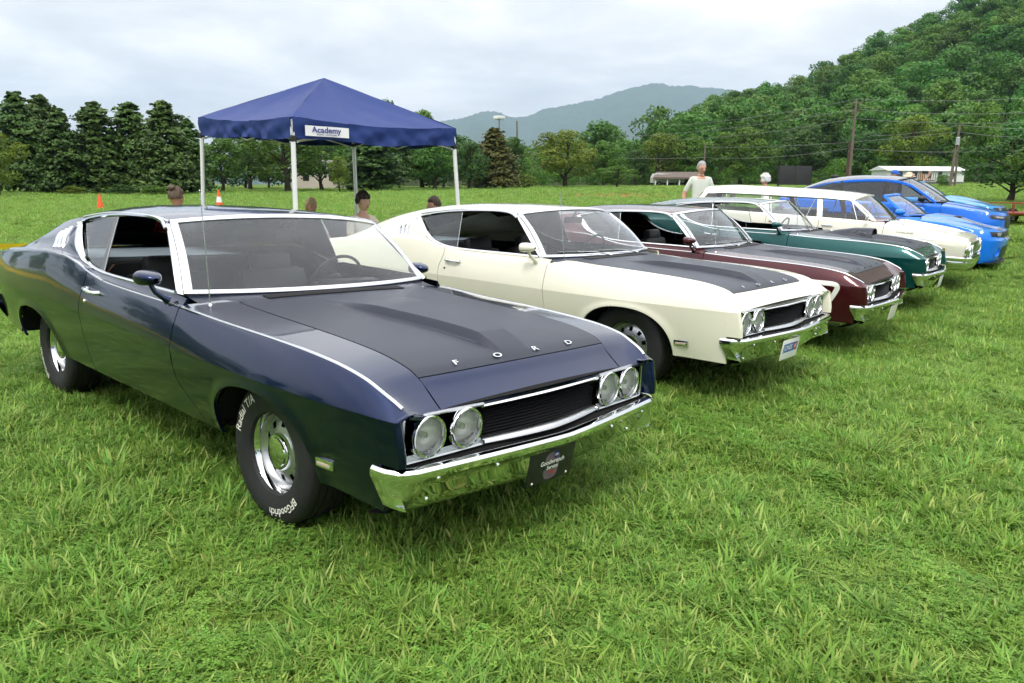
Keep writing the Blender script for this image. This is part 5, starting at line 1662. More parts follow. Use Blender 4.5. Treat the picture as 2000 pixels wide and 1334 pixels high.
# ------------------------------------------------------------------ land
def groundmat():
    m, nt, b = newmat('meadow ground')
    L = nt.links
    g = nd(nt, 'ShaderNodeNewGeometry')
    def noise(scale, det=5, rough=.55):
        n = nd(nt, 'ShaderNodeTexNoise'); n.inputs['Scale'].default_value = scale; n.inputs['Detail'].default_value = det; n.inputs['Roughness'].default_value = rough
        L.new(g.outputs['Position'], n.inputs['Vector']); return n
    n1, n2, n3 = noise(.09), noise(1.3), noise(14, 6, .7)
    def mix(a, b_, f):
        x = nd(nt, 'ShaderNodeMix', data_type='RGBA')
        for s_, v in ((6, a), (7, b_)):
            if isinstance(v, tuple): x.inputs[s_].default_value = (*v, 1)
            else: L.new(v, x.inputs[s_])
        if isinstance(f, float): x.inputs[0].default_value = f
        else: L.new(f, x.inputs[0])
        return x.outputs[2]
    def ramp(n, a, c):
        r = nd(nt, 'ShaderNodeMapRange'); r.inputs[1].default_value = a; r.inputs[2].default_value = c
        L.new(n, r.inputs[0]); return r.outputs[0]
    c = mix((.090, .150, .022), (.125, .195, .030), ramp(n1.outputs['Fac'], .35, .65))
    c = mix(c, (.045, .075, .018), ramp(n2.outputs['Fac'], .52, .75))
    c2 = mix(c, (.026, .034, .014), ramp(n3.outputs['Fac'], .50, .80))
    # worn earth patch out in the field
    sp = place(1205, 66)
    vs_ = nd(nt, 'ShaderNodeVectorMath', operation='SUBTRACT'); vs_.inputs[1].default_value = (sp[0], sp[1], 0)
    L.new(g.outputs['Position'], vs_.inputs[0])
    def dot(v, s_):
        d = nd(nt, 'ShaderNodeVectorMath', operation='DOT_PRODUCT'); d.inputs[1].default_value = (v[0]/s_, v[1]/s_, 0)
        L.new(vs_.outputs[0], d.inputs[0])
        p = nd(nt, 'ShaderNodeMath', operation='POWER'); p.inputs[1].default_value = 2
        a = nd(nt, 'ShaderNodeMath', operation='ABSOLUTE'); L.new(d.outputs['Value'], a.inputs[0]); L.new(a.outputs[0], p.inputs[0])
        return p.outputs[0]
    ad = nd(nt, 'ShaderNodeMath', operation='ADD'); L.new(dot(HR, 7.0), ad.inputs[0]); L.new(dot(HD, 10.0), ad.inputs[1])
    ad2 = nd(nt, 'ShaderNodeMath', operation='ADD'); L.new(ad.outputs[0], ad2.inputs[0])
    sc_ = nd(nt, 'ShaderNodeMath', operation='MULTIPLY'); sc_.inputs[1].default_value = 1.6
    n4 = noise(.5, 4); L.new(n4.outputs['Fac'], sc_.inputs[0]); L.new(sc_.outputs[0], ad2.inputs[1])
    f = nd(nt, 'ShaderNodeMapRange'); f.inputs[1].default_value = 1.5; f.inputs[2].default_value = 0.9; f.inputs[3].default_value = 0; f.inputs[4].default_value = .75
    L.new(ad2.outputs[0], f.inputs[0])
    c3 = mix(c2, (.26, .135, .045), f.outputs[0])
    L.new(c3, b.inputs['Base Color'])
    setp(b, rough=.95, spec=.1)
    bp = nd(nt, 'ShaderNodeBump'); bp.inputs['Strength'].default_value = .8; bp.inputs['Distance'].default_value = .05
    L.new(n3.outputs['Fac'], bp.inputs['Height']); L.new(bp.outputs[0], b.inputs['Normal'])
    return m
radii = np.concatenate([[0.0], np.geomspace(.4, 26, 90), np.geomspace(27, 170, 60)[0:], np.geomspace(180, 7300, 26)])
az = np.linspace(-math.pi, math.pi, 241)[:-1]
RR, AA = np.meshgrid(radii, az, indexing='ij')
GX = CAM[0]+RR*np.cos(AA+YAW); GY = CAM[1]+RR*np.sin(AA+YAW)
GZ = ground_z(GX, GY)
V = np.stack([GX, GY, GZ], -1).reshape(-1, 3)
nr, na = RR.shape
ii, jj = np.meshgrid(np.arange(nr-1), np.arange(na), indexing='ij')
Q = np.stack([ii*na+jj, (ii+1)*na+jj, (ii+1)*na+(jj+1) % na, ii*na+(jj+1) % na], -1).reshape(-1, 4)
ground = obj('ground', fastmesh('ground', V, Q, True), groundmat())
tag(ground, kind='structure')

# road behind the field
def roadmat():
    m, nt, b = newmat('pale asphalt')
    L = nt.links
    g = nd(nt, 'ShaderNodeNewGeometry')
    n = nd(nt, 'ShaderNodeTexNoise'); n.inputs['Scale'].default_value = .6; n.inputs['Detail'].default_value = 8
    L.new(g.outputs['Position'], n.inputs['Vector'])
    r = nd(nt, 'ShaderNodeValToRGB'); r.color_ramp.elements[0].color = (.16, .145, .13, 1); r.color_ramp.elements[1].color = (.27, .245, .215, 1)
    r.color_ramp.elements[0].position = .3; r.color_ramp.elements[1].position = .7
    L.new(n.outputs['Fac'], r.inputs[0]); L.new(r.outputs[0], b.inputs['Base Color']); setp(b, rough=.9)
    return m
def strip_between(p0, p1, w, n=60, dz=.03):
    p0, p1 = np.array(p0), np.array(p1)
    t = (p1-p0)/np.linalg.norm(p1-p0); nn = np.array([-t[1], t[0]])
    V, F = [], []
    for i in range(n+1):
        c = p0+(p1-p0)*i/n
        for k in (-.5, -.25, 0, .25, .5):
            q = c+nn*w*k
            V.append((q[0], q[1], gz(*q)+dz))
    for i in range(n):
        for k in range(4):
            F.append((i*5+k, (i+1)*5+k, (i+1)*5+k+1, i*5+k+1))
    return pydata('strip', V, F, True, None)
ROAD0, ROAD1 = place(1120, 104), place(2350, 84)
road = obj('road', strip_between(ROAD0, ROAD1, 9.0, 80, .06), roadmat()); tag(road, kind='structure')
for off, nm in ((-.12, 0), (.12, 1)):
    pass
ln = strip_between(ROAD0, ROAD1, .5, 80, .075)
tag(obj('road_marking', ln, simple('yellow road paint', (.55, .38, .06), .7)), kind='structure')

# wooded hill to the right, low wooded rise in the middle
RIDGE = Crv([(700, 330), (850, 300), (1000, 282), (1200, 268), (1300, 240), (1400, 180), (1500, 160), (1560, 140), (1600, 120), (1660, 76), (1720, 50), (1790, 26), (1850, -10), (1950, -60), (2100, -150), (2400, -210)])
D0, D1 = 128.0, 300.0
def hill_z(px, d):
    """ground height of the hill"""
    b = 1.6+(d*0)+np.interp(px, [700, 1300, 1900], [.9, 1.2, 1.6])
    top = CAM[2]+(364-RIDGE.f(px))/FPX*D1*.958-11.5
    t = np.clip((d-D0)/(D1-D0), 0, 1.6)
    return b+np.maximum(top-b, 2)*np.where(t < 1, t**1.15, 1+(t-1)*.15)-.8*(t <= 0)
pxs = np.linspace(640, 2500, 70); ds = np.concatenate([[118], np.linspace(D0, D1, 40), [330, 380, 450]])
PX, DD = np.meshgrid(pxs, ds, indexing='ij')
HX = CAM[0]+(HD[0]+HR[0]*(PX-1000)/FPX*math.cos(PITCH))*DD; HY = CAM[1]+(HD[1]+HR[1]*(PX-1000)/FPX*math.cos(PITCH))*DD
HZ = hill_z(PX, DD)-np.where(DD < D0, 2.0, 0)
HZ = np.where(DD > 400, -5, HZ)
V = np.stack([HX, HY, HZ], -1).reshape(-1, 3)
n0, n1 = PX.shape
ii, jj = np.meshgrid(np.arange(n0-1), np.arange(n1-1), indexing='ij')
Q = np.stack([ii*n1+jj, (ii+1)*n1+jj, (ii+1)*n1+jj+1, ii*n1+jj+1], -1).reshape(-1, 4)
hill = obj('hill', fastmesh('hill', V, Q, True), simple('forest floor', (.030, .042, .016), .95, 0, .1, .4, .15, .6, 1.5)); tag(hill, kind='structure')

# far blue mountain
def mountain():
    prof = Crv([(200, 330), (500, 300), (760, 262), (860, 240), (905, 232), (945, 221), (965, 221), (1000, 231), (1030, 228), (1060, 215), (1100, 208), (1150, 198), (1200, 182), (1240, 172), (1270, 166), (1300, 171), (1330, 170), (1360, 173), (1400, 176), (1460, 190), (1560, 215), (1700, 240), (2000, 290), (2300, 320)])
    px = np.linspace(200, 2300, 420); D = 6500.0
    rows = []
    base = np.array([CAM[0], CAM[1]])
    top = CAM[2]+(364-prof.f(px))/FPX*D*.958
    r2 = np.random.default_rng(5)
    ph = r2.uniform(0, 6.28, 24); fr = r2.uniform(.004, .05, 24); fd = r2.uniform(-.004, .004, 24)
    for k, t in enumerate(np.linspace(0, 1, 46)):
        d = D-3200*(1-t)
        z = top*(t**1.25)
        nz = sum(np.sin(px*fr[i]+ph[i]+d*.5*fd[i])*(1.2/(1+i*.25)) for i in range(24))
        z = z+nz*20*math.sin(math.pi*min(1, t*1.0))*(1-t*.5)+r2.normal(0, 4.0, len(px))*(t > .3)
        dirs = HD[None]+HR[None]*((px-1000)/FPX*math.cos(PITCH))[:, None]
        p = base+dirs*d
        rows.append(np.concatenate([p, z[:, None]], 1))
    dirs = HD[None]+HR[None]*((px-1000)/FPX*math.cos(PITCH))[:, None]
    rows.append(np.concatenate([base+dirs*(D+600), np.full((len(px), 1), -5.)], 1))
    P = np.stack(rows, 0)
    n0, n1 = P.shape[:2]
    ii, jj = np.meshgrid(np.arange(n0-1), np.arange(n1-1), indexing='ij')
    return fastmesh('mountain', P.reshape(-1, 3), np.stack([ii*n1+jj, ii*n1+jj+1, (ii+1)*n1+jj+1, (ii+1)*n1+jj], -1).reshape(-1, 4), True)
mt = obj('mountain', mountain(), simple('far forest', (.035, .060, .030), .95, 0, .05, .45, .006, 1.0, .015, detail=8)); tag(mt, kind='structure')

# ------------------------------------------------------------------ trees
def leaf_cloud(name, C, N, size, tint, r, flat=0.0):
    """quads at C facing about N, with shading normals N"""
    n = len(C)
    rd = r.normal(size=(n, 3)); fn = N+rd*0.75
    fn /= np.linalg.norm(fn, axis=1, keepdims=True)
    fn *= np.where(np.sum(fn*N, 1, keepdims=True) < 0, -1, 1)
    a = np.cross(fn, r.normal(size=(n, 3))); a /= np.maximum(np.linalg.norm(a, axis=1, keepdims=True), 1e-6)
    b = np.cross(fn, a)
    s = (size*r.uniform(.6, 1.35, n))[:, None]
    w = r.uniform(.55, 1.0, n)[:, None]
    V = np.stack([C-a*s*.5, C-b*s*w*.42, C+a*s*.5, C+b*s*w*.42+a*s*.05*r.normal(size=(n, 1))], 1).reshape(-1, 3)
    Q = np.arange(4*n).reshape(-1, 4)
    me = fastmesh(name, V, Q, True)
    at = me.attributes.new('tint', 'FLOAT', 'POINT'); at.data.foreach_set('value', np.repeat(tint, 4).astype(np.float32))
    sn = N*1.0+fn*np.sign(np.sum(fn*N, 1, keepdims=True))*.55
    sn /= np.linalg.norm(sn, axis=1, keepdims=True)
    me.normals_split_custom_set_from_vertices(np.repeat(sn, 4, 0).tolist())
    return me

def broadleaf(seed, nl=20, leaf=.30, n=5200, shape=(1.0, 1.0), low=.16):
    """unit tree: height 1 m scale handled by object scale; crown width about 0.75"""
    r = np.random.default_rng(seed)
    C, N, T = [], [], []
    L = []
    for k in range(nl):
        z = low+.08+(.97-low-.08-.12)*((k+.5)/nl)
        prof = math.sin(math.pi*min(.98, ((z-low)/(1.0-low))**.75))**.7
        rad = .34*prof*shape[0]*r.uniform(.25, .85) if k < nl-2 else .05
        an = r.uniform(0, 6.28)
        lr = r.uniform(.10, .165)*shape[1]*(.75 if z > .8 else 1)
        L.append((rad*math.cos(an), rad*math.sin(an), z, lr))
    m = n//nl
    for (x, y, z, lr) in L:
        d = r.normal(size=(m, 3)); d[:, 2] = d[:, 2]*.8+.25
        d /= np.linalg.norm(d, axis=1, keepdims=True)
        # sub clumps on the lobe
        nb = 9
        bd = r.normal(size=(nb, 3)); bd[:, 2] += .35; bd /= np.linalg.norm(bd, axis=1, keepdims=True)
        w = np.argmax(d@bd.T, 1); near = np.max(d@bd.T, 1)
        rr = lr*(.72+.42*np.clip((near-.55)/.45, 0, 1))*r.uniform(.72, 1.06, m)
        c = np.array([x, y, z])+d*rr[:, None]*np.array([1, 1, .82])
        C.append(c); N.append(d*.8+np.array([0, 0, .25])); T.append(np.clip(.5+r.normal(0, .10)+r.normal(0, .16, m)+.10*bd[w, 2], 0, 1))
    C, N, T = np.concatenate(C), np.concatenate(N), np.concatenate(T)
    N /= np.linalg.norm(N, axis=1, keepdims=True)
    return leaf_cloud('crown', C, N, leaf/10.0, T, r), L

def conifer(seed, n=6500, leaf=.030, width=.20, top=.9, sparse=.0):
    r = np.random.default_rng(seed)
    C, N, T = [], [], []
    nb = 95
    per = n//nb
    for k in range(nb):
        z = .06+.93*(k/nb)**.95
        R_ = width*(1-((z-.06)/.95)**1.9)**.8*r.uniform(.55, 1.15)+.012
        an = k*2.399+r.uniform(-.5, .5)
        # branch from the trunk outwards, drooping then lifting at the tip
        t = r.uniform(.25, 1.0, per)**.7
        cl = r.normal(size=(per, 3))*np.array([.24, .24, .10])*R_*(.45+.55*t)[:, None]
        px_ = R_*t*math.cos(an); py_ = R_*t*math.sin(an); pz = z+R_*(.10*t**2-.12*t)
        c = np.stack([px_, py_, pz], 1)+cl
        nn = np.stack([np.full(per, math.cos(an))*.55, np.full(per, math.sin(an))*.55, np.full(per, .75)], 1)+cl/(R_+.01)*.6
        C.append(c); N.append(nn); T.append(np.clip(.5+r.normal(0, .13)+r.normal(0, .15, per), 0, 1))
    C, N, T = np.concatenate(C), np.concatenate(N), np.concatenate(T)
    C[:, 2] = np.clip(C[:, 2], .02, 1.0)
    N /= np.linalg.norm(N, axis=1, keepdims=True)
    return leaf_cloud('crown', C, N, leaf, T, r)

def trunk_mesh(seed, lobes=None, r0=.022, top=.9, bend=.02):
    r = np.random.default_rng(seed)
    m = MB()
    pts = [(bend*math.sin(3*t+seed), bend*math.cos(2.3*t+seed), t*top) for t in np.linspace(0, 1, 9)]
    m.tube([(0, 0, -.03)]+pts[1:], [r0*1.5]+[r0*(1-.85*t) for t in np.linspace(0, 1, 9)][1:], 8)
    if lobes:
        for (x, y, z, lr) in lobes[::2]:
            z0 = max(.12, z-.22)
            m.tube([(bend*math.sin(3*z0+seed), bend*math.cos(2.3*z0+seed), z0), (x*.5, y*.5, z0+(z-z0)*.6), (x, y, z)], [r0*.5, r0*.3, r0*.1], 5)
    return m.mesh('trunk')

BARK = simple('grey brown bark', (.055, .042, .032), .9, 0, .2, .4, 9, .7, 40)
LEAF = {
    'mid': leafmat('broadleaf foliage', (0.049, 0.105, 0.015), (0.090, 0.185, 0.024), (0.151, 0.274, 0.037), obj_var=.18),
    'yellow': leafmat('yellow green foliage', (0.081, 0.120, 0.013), (0.139, 0.194, 0.019), (0.203, 0.257, 0.028), obj_var=.15),
    'dark': leafmat('dark foliage', (0.028, 0.064, 0.015), (0.053, 0.114, 0.025), (0.088, 0.169, 0.035), obj_var=.18),
    'pine': leafmat('pine needles', (0.032, 0.066, 0.014), (0.065, 0.123, 0.024), (0.114, 0.182, 0.037), transl=.2, obj_var=.15),
    'cedar': leafmat('rusty conifer foliage', (0.049, 0.057, 0.013), (0.087, 0.093, 0.019), (0.128, 0.120, 0.027), transl=.2),
    'hill': leafmat('hill wood foliage', (0.044, 0.100, 0.018), (0.084, 0.178, 0.029), (0.137, 0.257, 0.041), obj_var=.32),
}
BL = []
for k, (nl, sh) in enumerate(((20, (1.0, 1.0)), (24, (1.15, .95)), (17, (.85, 1.1)), (26, (1.25, .85)), (18, (.7, 1.0)))):
    c, lob = broadleaf(20+k, nl, .30, 5600, sh)
    BL.append((c, trunk_mesh(20+k, lob)))
HB = []
for k, (nl, sh) in enumerate(((16, (1.1, 1.15)), (20, (1.25, 1.0)), (14, (.9, 1.25)), (18, (1.0, 1.05)), (22, (1.35, .95)))):
    c, lob = broadleaf(60+k, nl, .42, 3000, sh, low=.06)
    HB.append((c, trunk_mesh(60+k, None, .018, .8)))
CN = [(conifer(40+k, 11000, .036, w), trunk_mesh(40+k, None, .016, .96)) for k, w in enumerate((.21, .235, .19, .22))]

def tree(name, label, px, depth, top_y, wpx, mesh, leaf, group, rot=None, off=0.0, loc=None, H=None):
    p = place(px, depth) if loc is None else np.array(loc[:2])
    z = (gz(*p) if loc is None else loc[2])+off
    h = (elev(top_y, depth)-z) if H is None else H
    w = wpx/FPX*depth
    crown, trunk = mesh
    t = obj(name, trunk, BARK)
    t.location = (p[0], p[1], z); t.rotation_euler = (0, 0, random.uniform(0, 6.28) if rot is None else rot)
    sw = w/.78 if mesh in BL or mesh in HB else w/.46
    t.scale = (sw, sw, h)
    obj('crown', crown, leaf, t)
    tag(t, label, 'tree', group)
    return t

G1 = 'pines along the far edge of the lawn'
for i, (px, ty, w, d, lb) in enumerate(((46, 186, 104, 70, 'tallest dark pine, at the outer end of the pine row'), (92, 192, 96, 74, 'dark pine second from the outer end of the row'), (124, 216, 96, 68, 'shorter dark pine, third from the outer end of the row'), (194, 205, 120, 71, 'broad dark pine in the middle of the pine row'),
                                     (264, 205, 112, 73, 'pointed dark pine between two broad pines of the row'), (326, 202, 112, 70, 'broad dark pine next to the canopy leg'), (372, 236, 90, 74, 'low dark pine partly behind the canopy edge'))):
    tree('pine_tree', lb, px, d, ty, w, CN[i % 4], LEAF['pine'], G1)
G2 = 'broadleaf trees along the far edge of the lawn'
SP = [
    ('broadleaf_tree', 'yellow green tree at the edge of the picture beside the pine row', -8, 58, 250, 120, BL[1], 'yellow'),
    ('broadleaf_tree', 'green tree with forked trunk behind the canopy leg by the pines', 432, 82, 262, 120, BL[0], 'mid'),
    ('broadleaf_tree', 'tall green tree behind the blue canopy roof', 486, 94, 226, 130, BL[3], 'dark'),
    ('broadleaf_tree', 'bright green wide tree seen under the canopy centre', 560, 84, 236, 190, BL[1], 'mid'),
    ('broadleaf_tree', 'green tree under the canopy beside the middle leg', 628, 92, 236, 130, BL[3], 'mid'),
    ('broadleaf_tree', 'small olive brown tree under the canopy near its back leg', 662, 80, 300, 56, BL[4], 'yellow'),
    ('broadleaf_tree', 'round topped dark tree whose head peeks above the canopy slope', 757, 100, 184, 110, BL[2], 'dark'),
    ('broadleaf_tree', 'green tree with ragged twin top above the canopy slope', 824, 104, 202, 100, BL[4], 'mid'),
    ('broadleaf_tree', 'broad green tree under the low canopy corner', 846, 90, 262, 130, BL[0], 'mid'),
    ('broadleaf_tree', 'dark green round tree just outside the canopy corner leg', 915, 92, 268, 96, BL[2], 'dark'),
    ('broadleaf_tree', 'slim dark tree between rusty conifer and utility pole', 1000, 106, 258, 70, BL[4], 'dark'),
    ('broadleaf_tree', 'big rounded yellow green tree standing alone in mid field', 1103, 104, 244, 150, BL[1], 'yellow'),
    ('broadleaf_tree', 'green tree behind the big yellow green tree', 1178, 112, 268, 100, BL[0], 'mid'),
    ('broadleaf_tree', 'low dense green tree beside the big yellow green tree', 1205, 100, 318, 84, BL[3], 'mid'),
    ('broadleaf_tree', 'bright yellow green tree behind the carport roof', 1284, 122, 250, 110, BL[1], 'yellow'),
    ('broadleaf_tree', 'dark tree next to the carport', 1240, 118, 285, 90, BL[2], 'dark'),
    ('broadleaf_tree', 'pale green tree between carport and standing man', 1350, 126, 255, 110, BL[0], 'mid'),
    ('broadleaf_tree', 'green tree behind the dark display board', 1445, 122, 236, 130, BL[3], 'mid'),
    ('broadleaf_tree', 'dark green tree behind the display board and tall pole', 1560, 124, 230, 140, BL[0], 'dark'),
    ('broadleaf_tree', 'tall yellow topped tree between the two leaning poles', 1770, 120, 212, 130, BL[1], 'yellow'),
    ('broadleaf_tree', 'dark tree behind the mobile home', 1690, 124, 245, 120, BL[2], 'dark'),
    ('broadleaf_tree', 'thin pale tree rising behind the mobile home end', 1905, 118, 180, 110, BL[4], 'mid'),
]
for nm, lb, px, d, ty, w, ms, lf in SP:
    tree(nm, lb, px, d, ty, w, ms, LEAF[lf], G2)
tree('cedar_tree', 'rusty brown green conifer beside the utility pole', 964, 96, 250, 84, CN[1], LEAF['cedar'], None)
tree('cedar_tree', 'dark green conifer under the canopy beside its back leg', 724, 88, 232, 120, CN[3], LEAF['pine'], None)
tree('broadleaf_tree', 'spreading dark tree with low branches at the road edge', 1972, 44, 248, 205, BL[3], LEAF['dark'], None)
tree('broadleaf_tree', 'lighter green tree cut off by the picture edge near the road', 2052, 36, 262, 190, BL[1], LEAF['mid'], None)

G4 = 'trees of the dense belt behind the lawn trees'
for i, px in enumerate(np.linspace(-70, 960, 24)):
    tree('belt_tree', 'dark tree in the dense belt behind the front row of lawn trees', px+random.uniform(-12, 12), random.uniform(100, 116), random.uniform(262, 292) if px > 380 else random.uniform(285, 310), random.uniform(90, 130), HB[i % 5], LEAF['dark'], G4)
def shrub(lb, px, d, ty, w, lf, k=0):
    return tag(tree('shrub', lb, px, d, ty, w, HB[k], LEAF[lf], None), lb, 'shrub', 'shrubs at the field edges')
shrub('yellow green shrub at the foot of the utility pole', 1024, 98, 338, 60, 'yellow', 0)
shrub('small green shrub beside the display board', 1586, 56, 340, 26, 'mid', 1)
shrub('bright green shrub at the end of the mobile home', 1838, 84, 334, 44, 'mid', 2)
shrub('low green shrub under the pine row', 140, 66, 366, 60, 'yellow', 3)
shrub('low dark shrub between pine trunks', 232, 66, 362, 70, 'dark', 0)
shrub('low shrub at the end of the pine row', 300, 66, 364, 60, 'mid', 1)

# the wood on the hill: single trees
G3 = 'trees of the wood on the hillside'
r3 = np.random.default_rng(11)
cnt = 0
rows = np.concatenate([np.linspace(134, 215, 8), np.linspace(228, 304, 8)])
spots = []
for ri, d in enumerate(rows):
    step = 9.3/d*FPX
    px = 690+r3.uniform(0, step)
    while px < 2060:
        spots.append((px+r3.uniform(-.3, .3)*step, d+r3.uniform(-4, 4))); px += step*r3.uniform(.8, 1.2)*(1.7 if px < 1230 else 1)
spots.sort(key=lambda s: s[1])
print('spots', len(spots))
for px, d in spots:
    if cnt >= 298: break
    p = place(px, d)
    z = float(hill_z(np.array(px), np.array(d)))-.5
    H = r3.uniform(9.5, 14.5)*(1.0 if px > 1250 else .8)
    tree('woodland_tree', 'broadleaf tree in the dense wood on the hillside', px, d, 0, r3.uniform(10, 14.5)/d*FPX, HB[int(r3.integers(5))], LEAF['hill'], G3, loc=(p[0], p[1], z), H=H)
    cnt += 1
print('hill spots', len(spots), cnt)

# trees on the other sides of the lawn, seen mirrored in paint, glass and chrome
def treeline():
    r = np.random.default_rng(77)
    VV, QQ, TT = [], [], []
    o = 0
    for k in range(44):
        a = YAW+R(38)+R(284)*(k+r.uniform(.1, .9))/44
        d = r.uniform(48, 80)
        me = HB[int(r.integers(5))][0]
        co = np.empty(len(me.vertices)*3, np.float32); me.vertices.foreach_get('co', co); co = co.reshape(-1, 3)
        s_ = r.uniform(9, 14); h = r.uniform(8, 13)
        x, y = CAM[0]+d*math.cos(a), CAM[1]+d*math.sin(a)
        c = co*np.array([s_, s_, h])+np.array([x, y, gz(x, y)-.2])
        tt = np.empty(len(me.vertices), np.float32); me.attributes['tint'].data.foreach_get('value', tt)
        VV.append(c); QQ.append(np.arange(len(co)).reshape(-1, 4)+o); TT.append(tt); o += len(co)
    me = fastmesh('treeline', np.concatenate(VV), np.concatenate(QQ), True)
    at_ = me.attributes.new('tint', 'FLOAT', 'POINT'); at_.data.foreach_set('value', np.concatenate(TT))
    return me
tl = obj('treeline', treeline(), LEAF['mid']); tag(tl, kind='stuff')

def undergrowth():
    r = np.random.default_rng(88)
    VV, QQ, TT = [], [], []
    o = 0
    for k in range(62):
        px = 930+1080*(k+r.uniform(0, 1))/62; d = r.uniform(119, 129)
        me = HB[int(r.integers(5))][0]
        co = np.empty(len(me.vertices)*3, np.float32); me.vertices.foreach_get('co', co); co = co.reshape(-1, 3)
        tt = np.empty(len(me.vertices), np.float32); me.attributes['tint'].data.foreach_get('value', tt)
        co = co.reshape(-1, 4, 3)[::2].reshape(-1, 3); tt = tt.reshape(-1, 4)[::2].ravel()
        s_ = r.uniform(4.5, 7.5); h = r.uniform(2.2, 5.0)
        p = place(px, d)
        VV.append(co*np.array([s_, s_, h])+np.array([p[0], p[1], gz(*p)-.3])); QQ.append(np.arange(len(co)).reshape(-1, 4)+o); TT.append(np.clip(tt+r.normal(0, .1), 0, 1)); o += len(co)
    me = fastmesh('undergrowth', np.concatenate(VV), np.concatenate(QQ), True)
    at_ = me.attributes.new('tint', 'FLOAT', 'POINT'); at_.data.foreach_set('value', np.concatenate(TT).astype(np.float32))
    return me
tag(obj('undergrowth', undergrowth(), LEAF['mid']), 'leafy undergrowth along the foot of the wood', 'undergrowth', kind='stuff')

# ------------------------------------------------------------------ grass
def blade_mesh(name, seed, nb, spread, hmin, hmax, wid, lean, clover=0, flat=0.0):
    r = np.random.default_rng(seed)
    V, F, T = [], [], []
    for _ in range(nb):
        a = r.uniform(0, 6.28); rad = spread*math.sqrt(r.uniform(0, 1))
        bx, by = rad*math.cos(a), rad*math.sin(a)
        h = r.uniform(hmin, hmax); w = wid*r.uniform(.6, 1.3)
        d = r.uniform(0, 6.28); l = lean*r.uniform(.2, 1.3)
        dx, dy = math.cos(d), math.sin(d)
        sx, sy = -dy, dx
        tw = r.uniform(-.6, .6)
        o = len(V); tint = np.clip(r.normal(.5, .22), 0, 1)
        for k, (t, ww) in enumerate(((0, .8), (.4, 1.0), (.75, .7), (1.0, 0))):
            z = h*(t-.30*l*t*t)*max(.25, 1-l*.45); q = h*l*t**1.6*1.05
            cx, cy = bx+dx*q, by+dy*q
            ax, ay = sx*math.cos(tw*t)-dx*math.sin(tw*t)*.4, sy*math.cos(tw*t)-dy*math.sin(tw*t)*.4
            if ww > 0:
                V += [(cx-ax*w*ww/2, cy-ay*w*ww/2, z), (cx+ax*w*ww/2, cy+ay*w*ww/2, z)]; T += [tint, tint]
            else:
                V.append((cx, cy, z)); T.append(tint)
        F += [(o, o+1, o+3, o+2), (o+2, o+3, o+5, o+4), (o+4, o+5, o+6)]
    for _ in range(clover):
        a = r.uniform(0, 6.28); rad = spread*math.sqrt(r.uniform(0, 1)); cx, cy = rad*math.cos(a), rad*math.sin(a); z = r.uniform(.012, .035); tint = r.uniform(.25, .6)
        ph = r.uniform(0, 6.28); s = r.uniform(.006, .011)
        for k in range(3):
            d = ph+k*2.094; o = len(V)
            ux, uy = math.cos(d), math.sin(d)
            V += [(cx, cy, z), (cx+ux*s-uy*s*.62, cy+uy*s+ux*s*.62, z+s*.25), (cx+ux*s*1.45, cy+uy*s*1.45, z+s*.1), (cx+ux*s+uy*s*.62, cy+uy*s-ux*s*.62, z+s*.25)]
            T += [tint]*4; F.append((o, o+1, o+2, o+3))
    me = pydata(name, V, F, True, None)
    at = me.attributes.new('tint', 'FLOAT', 'POINT'); at.data.foreach_set('value', np.array(T, np.float32))
    return me

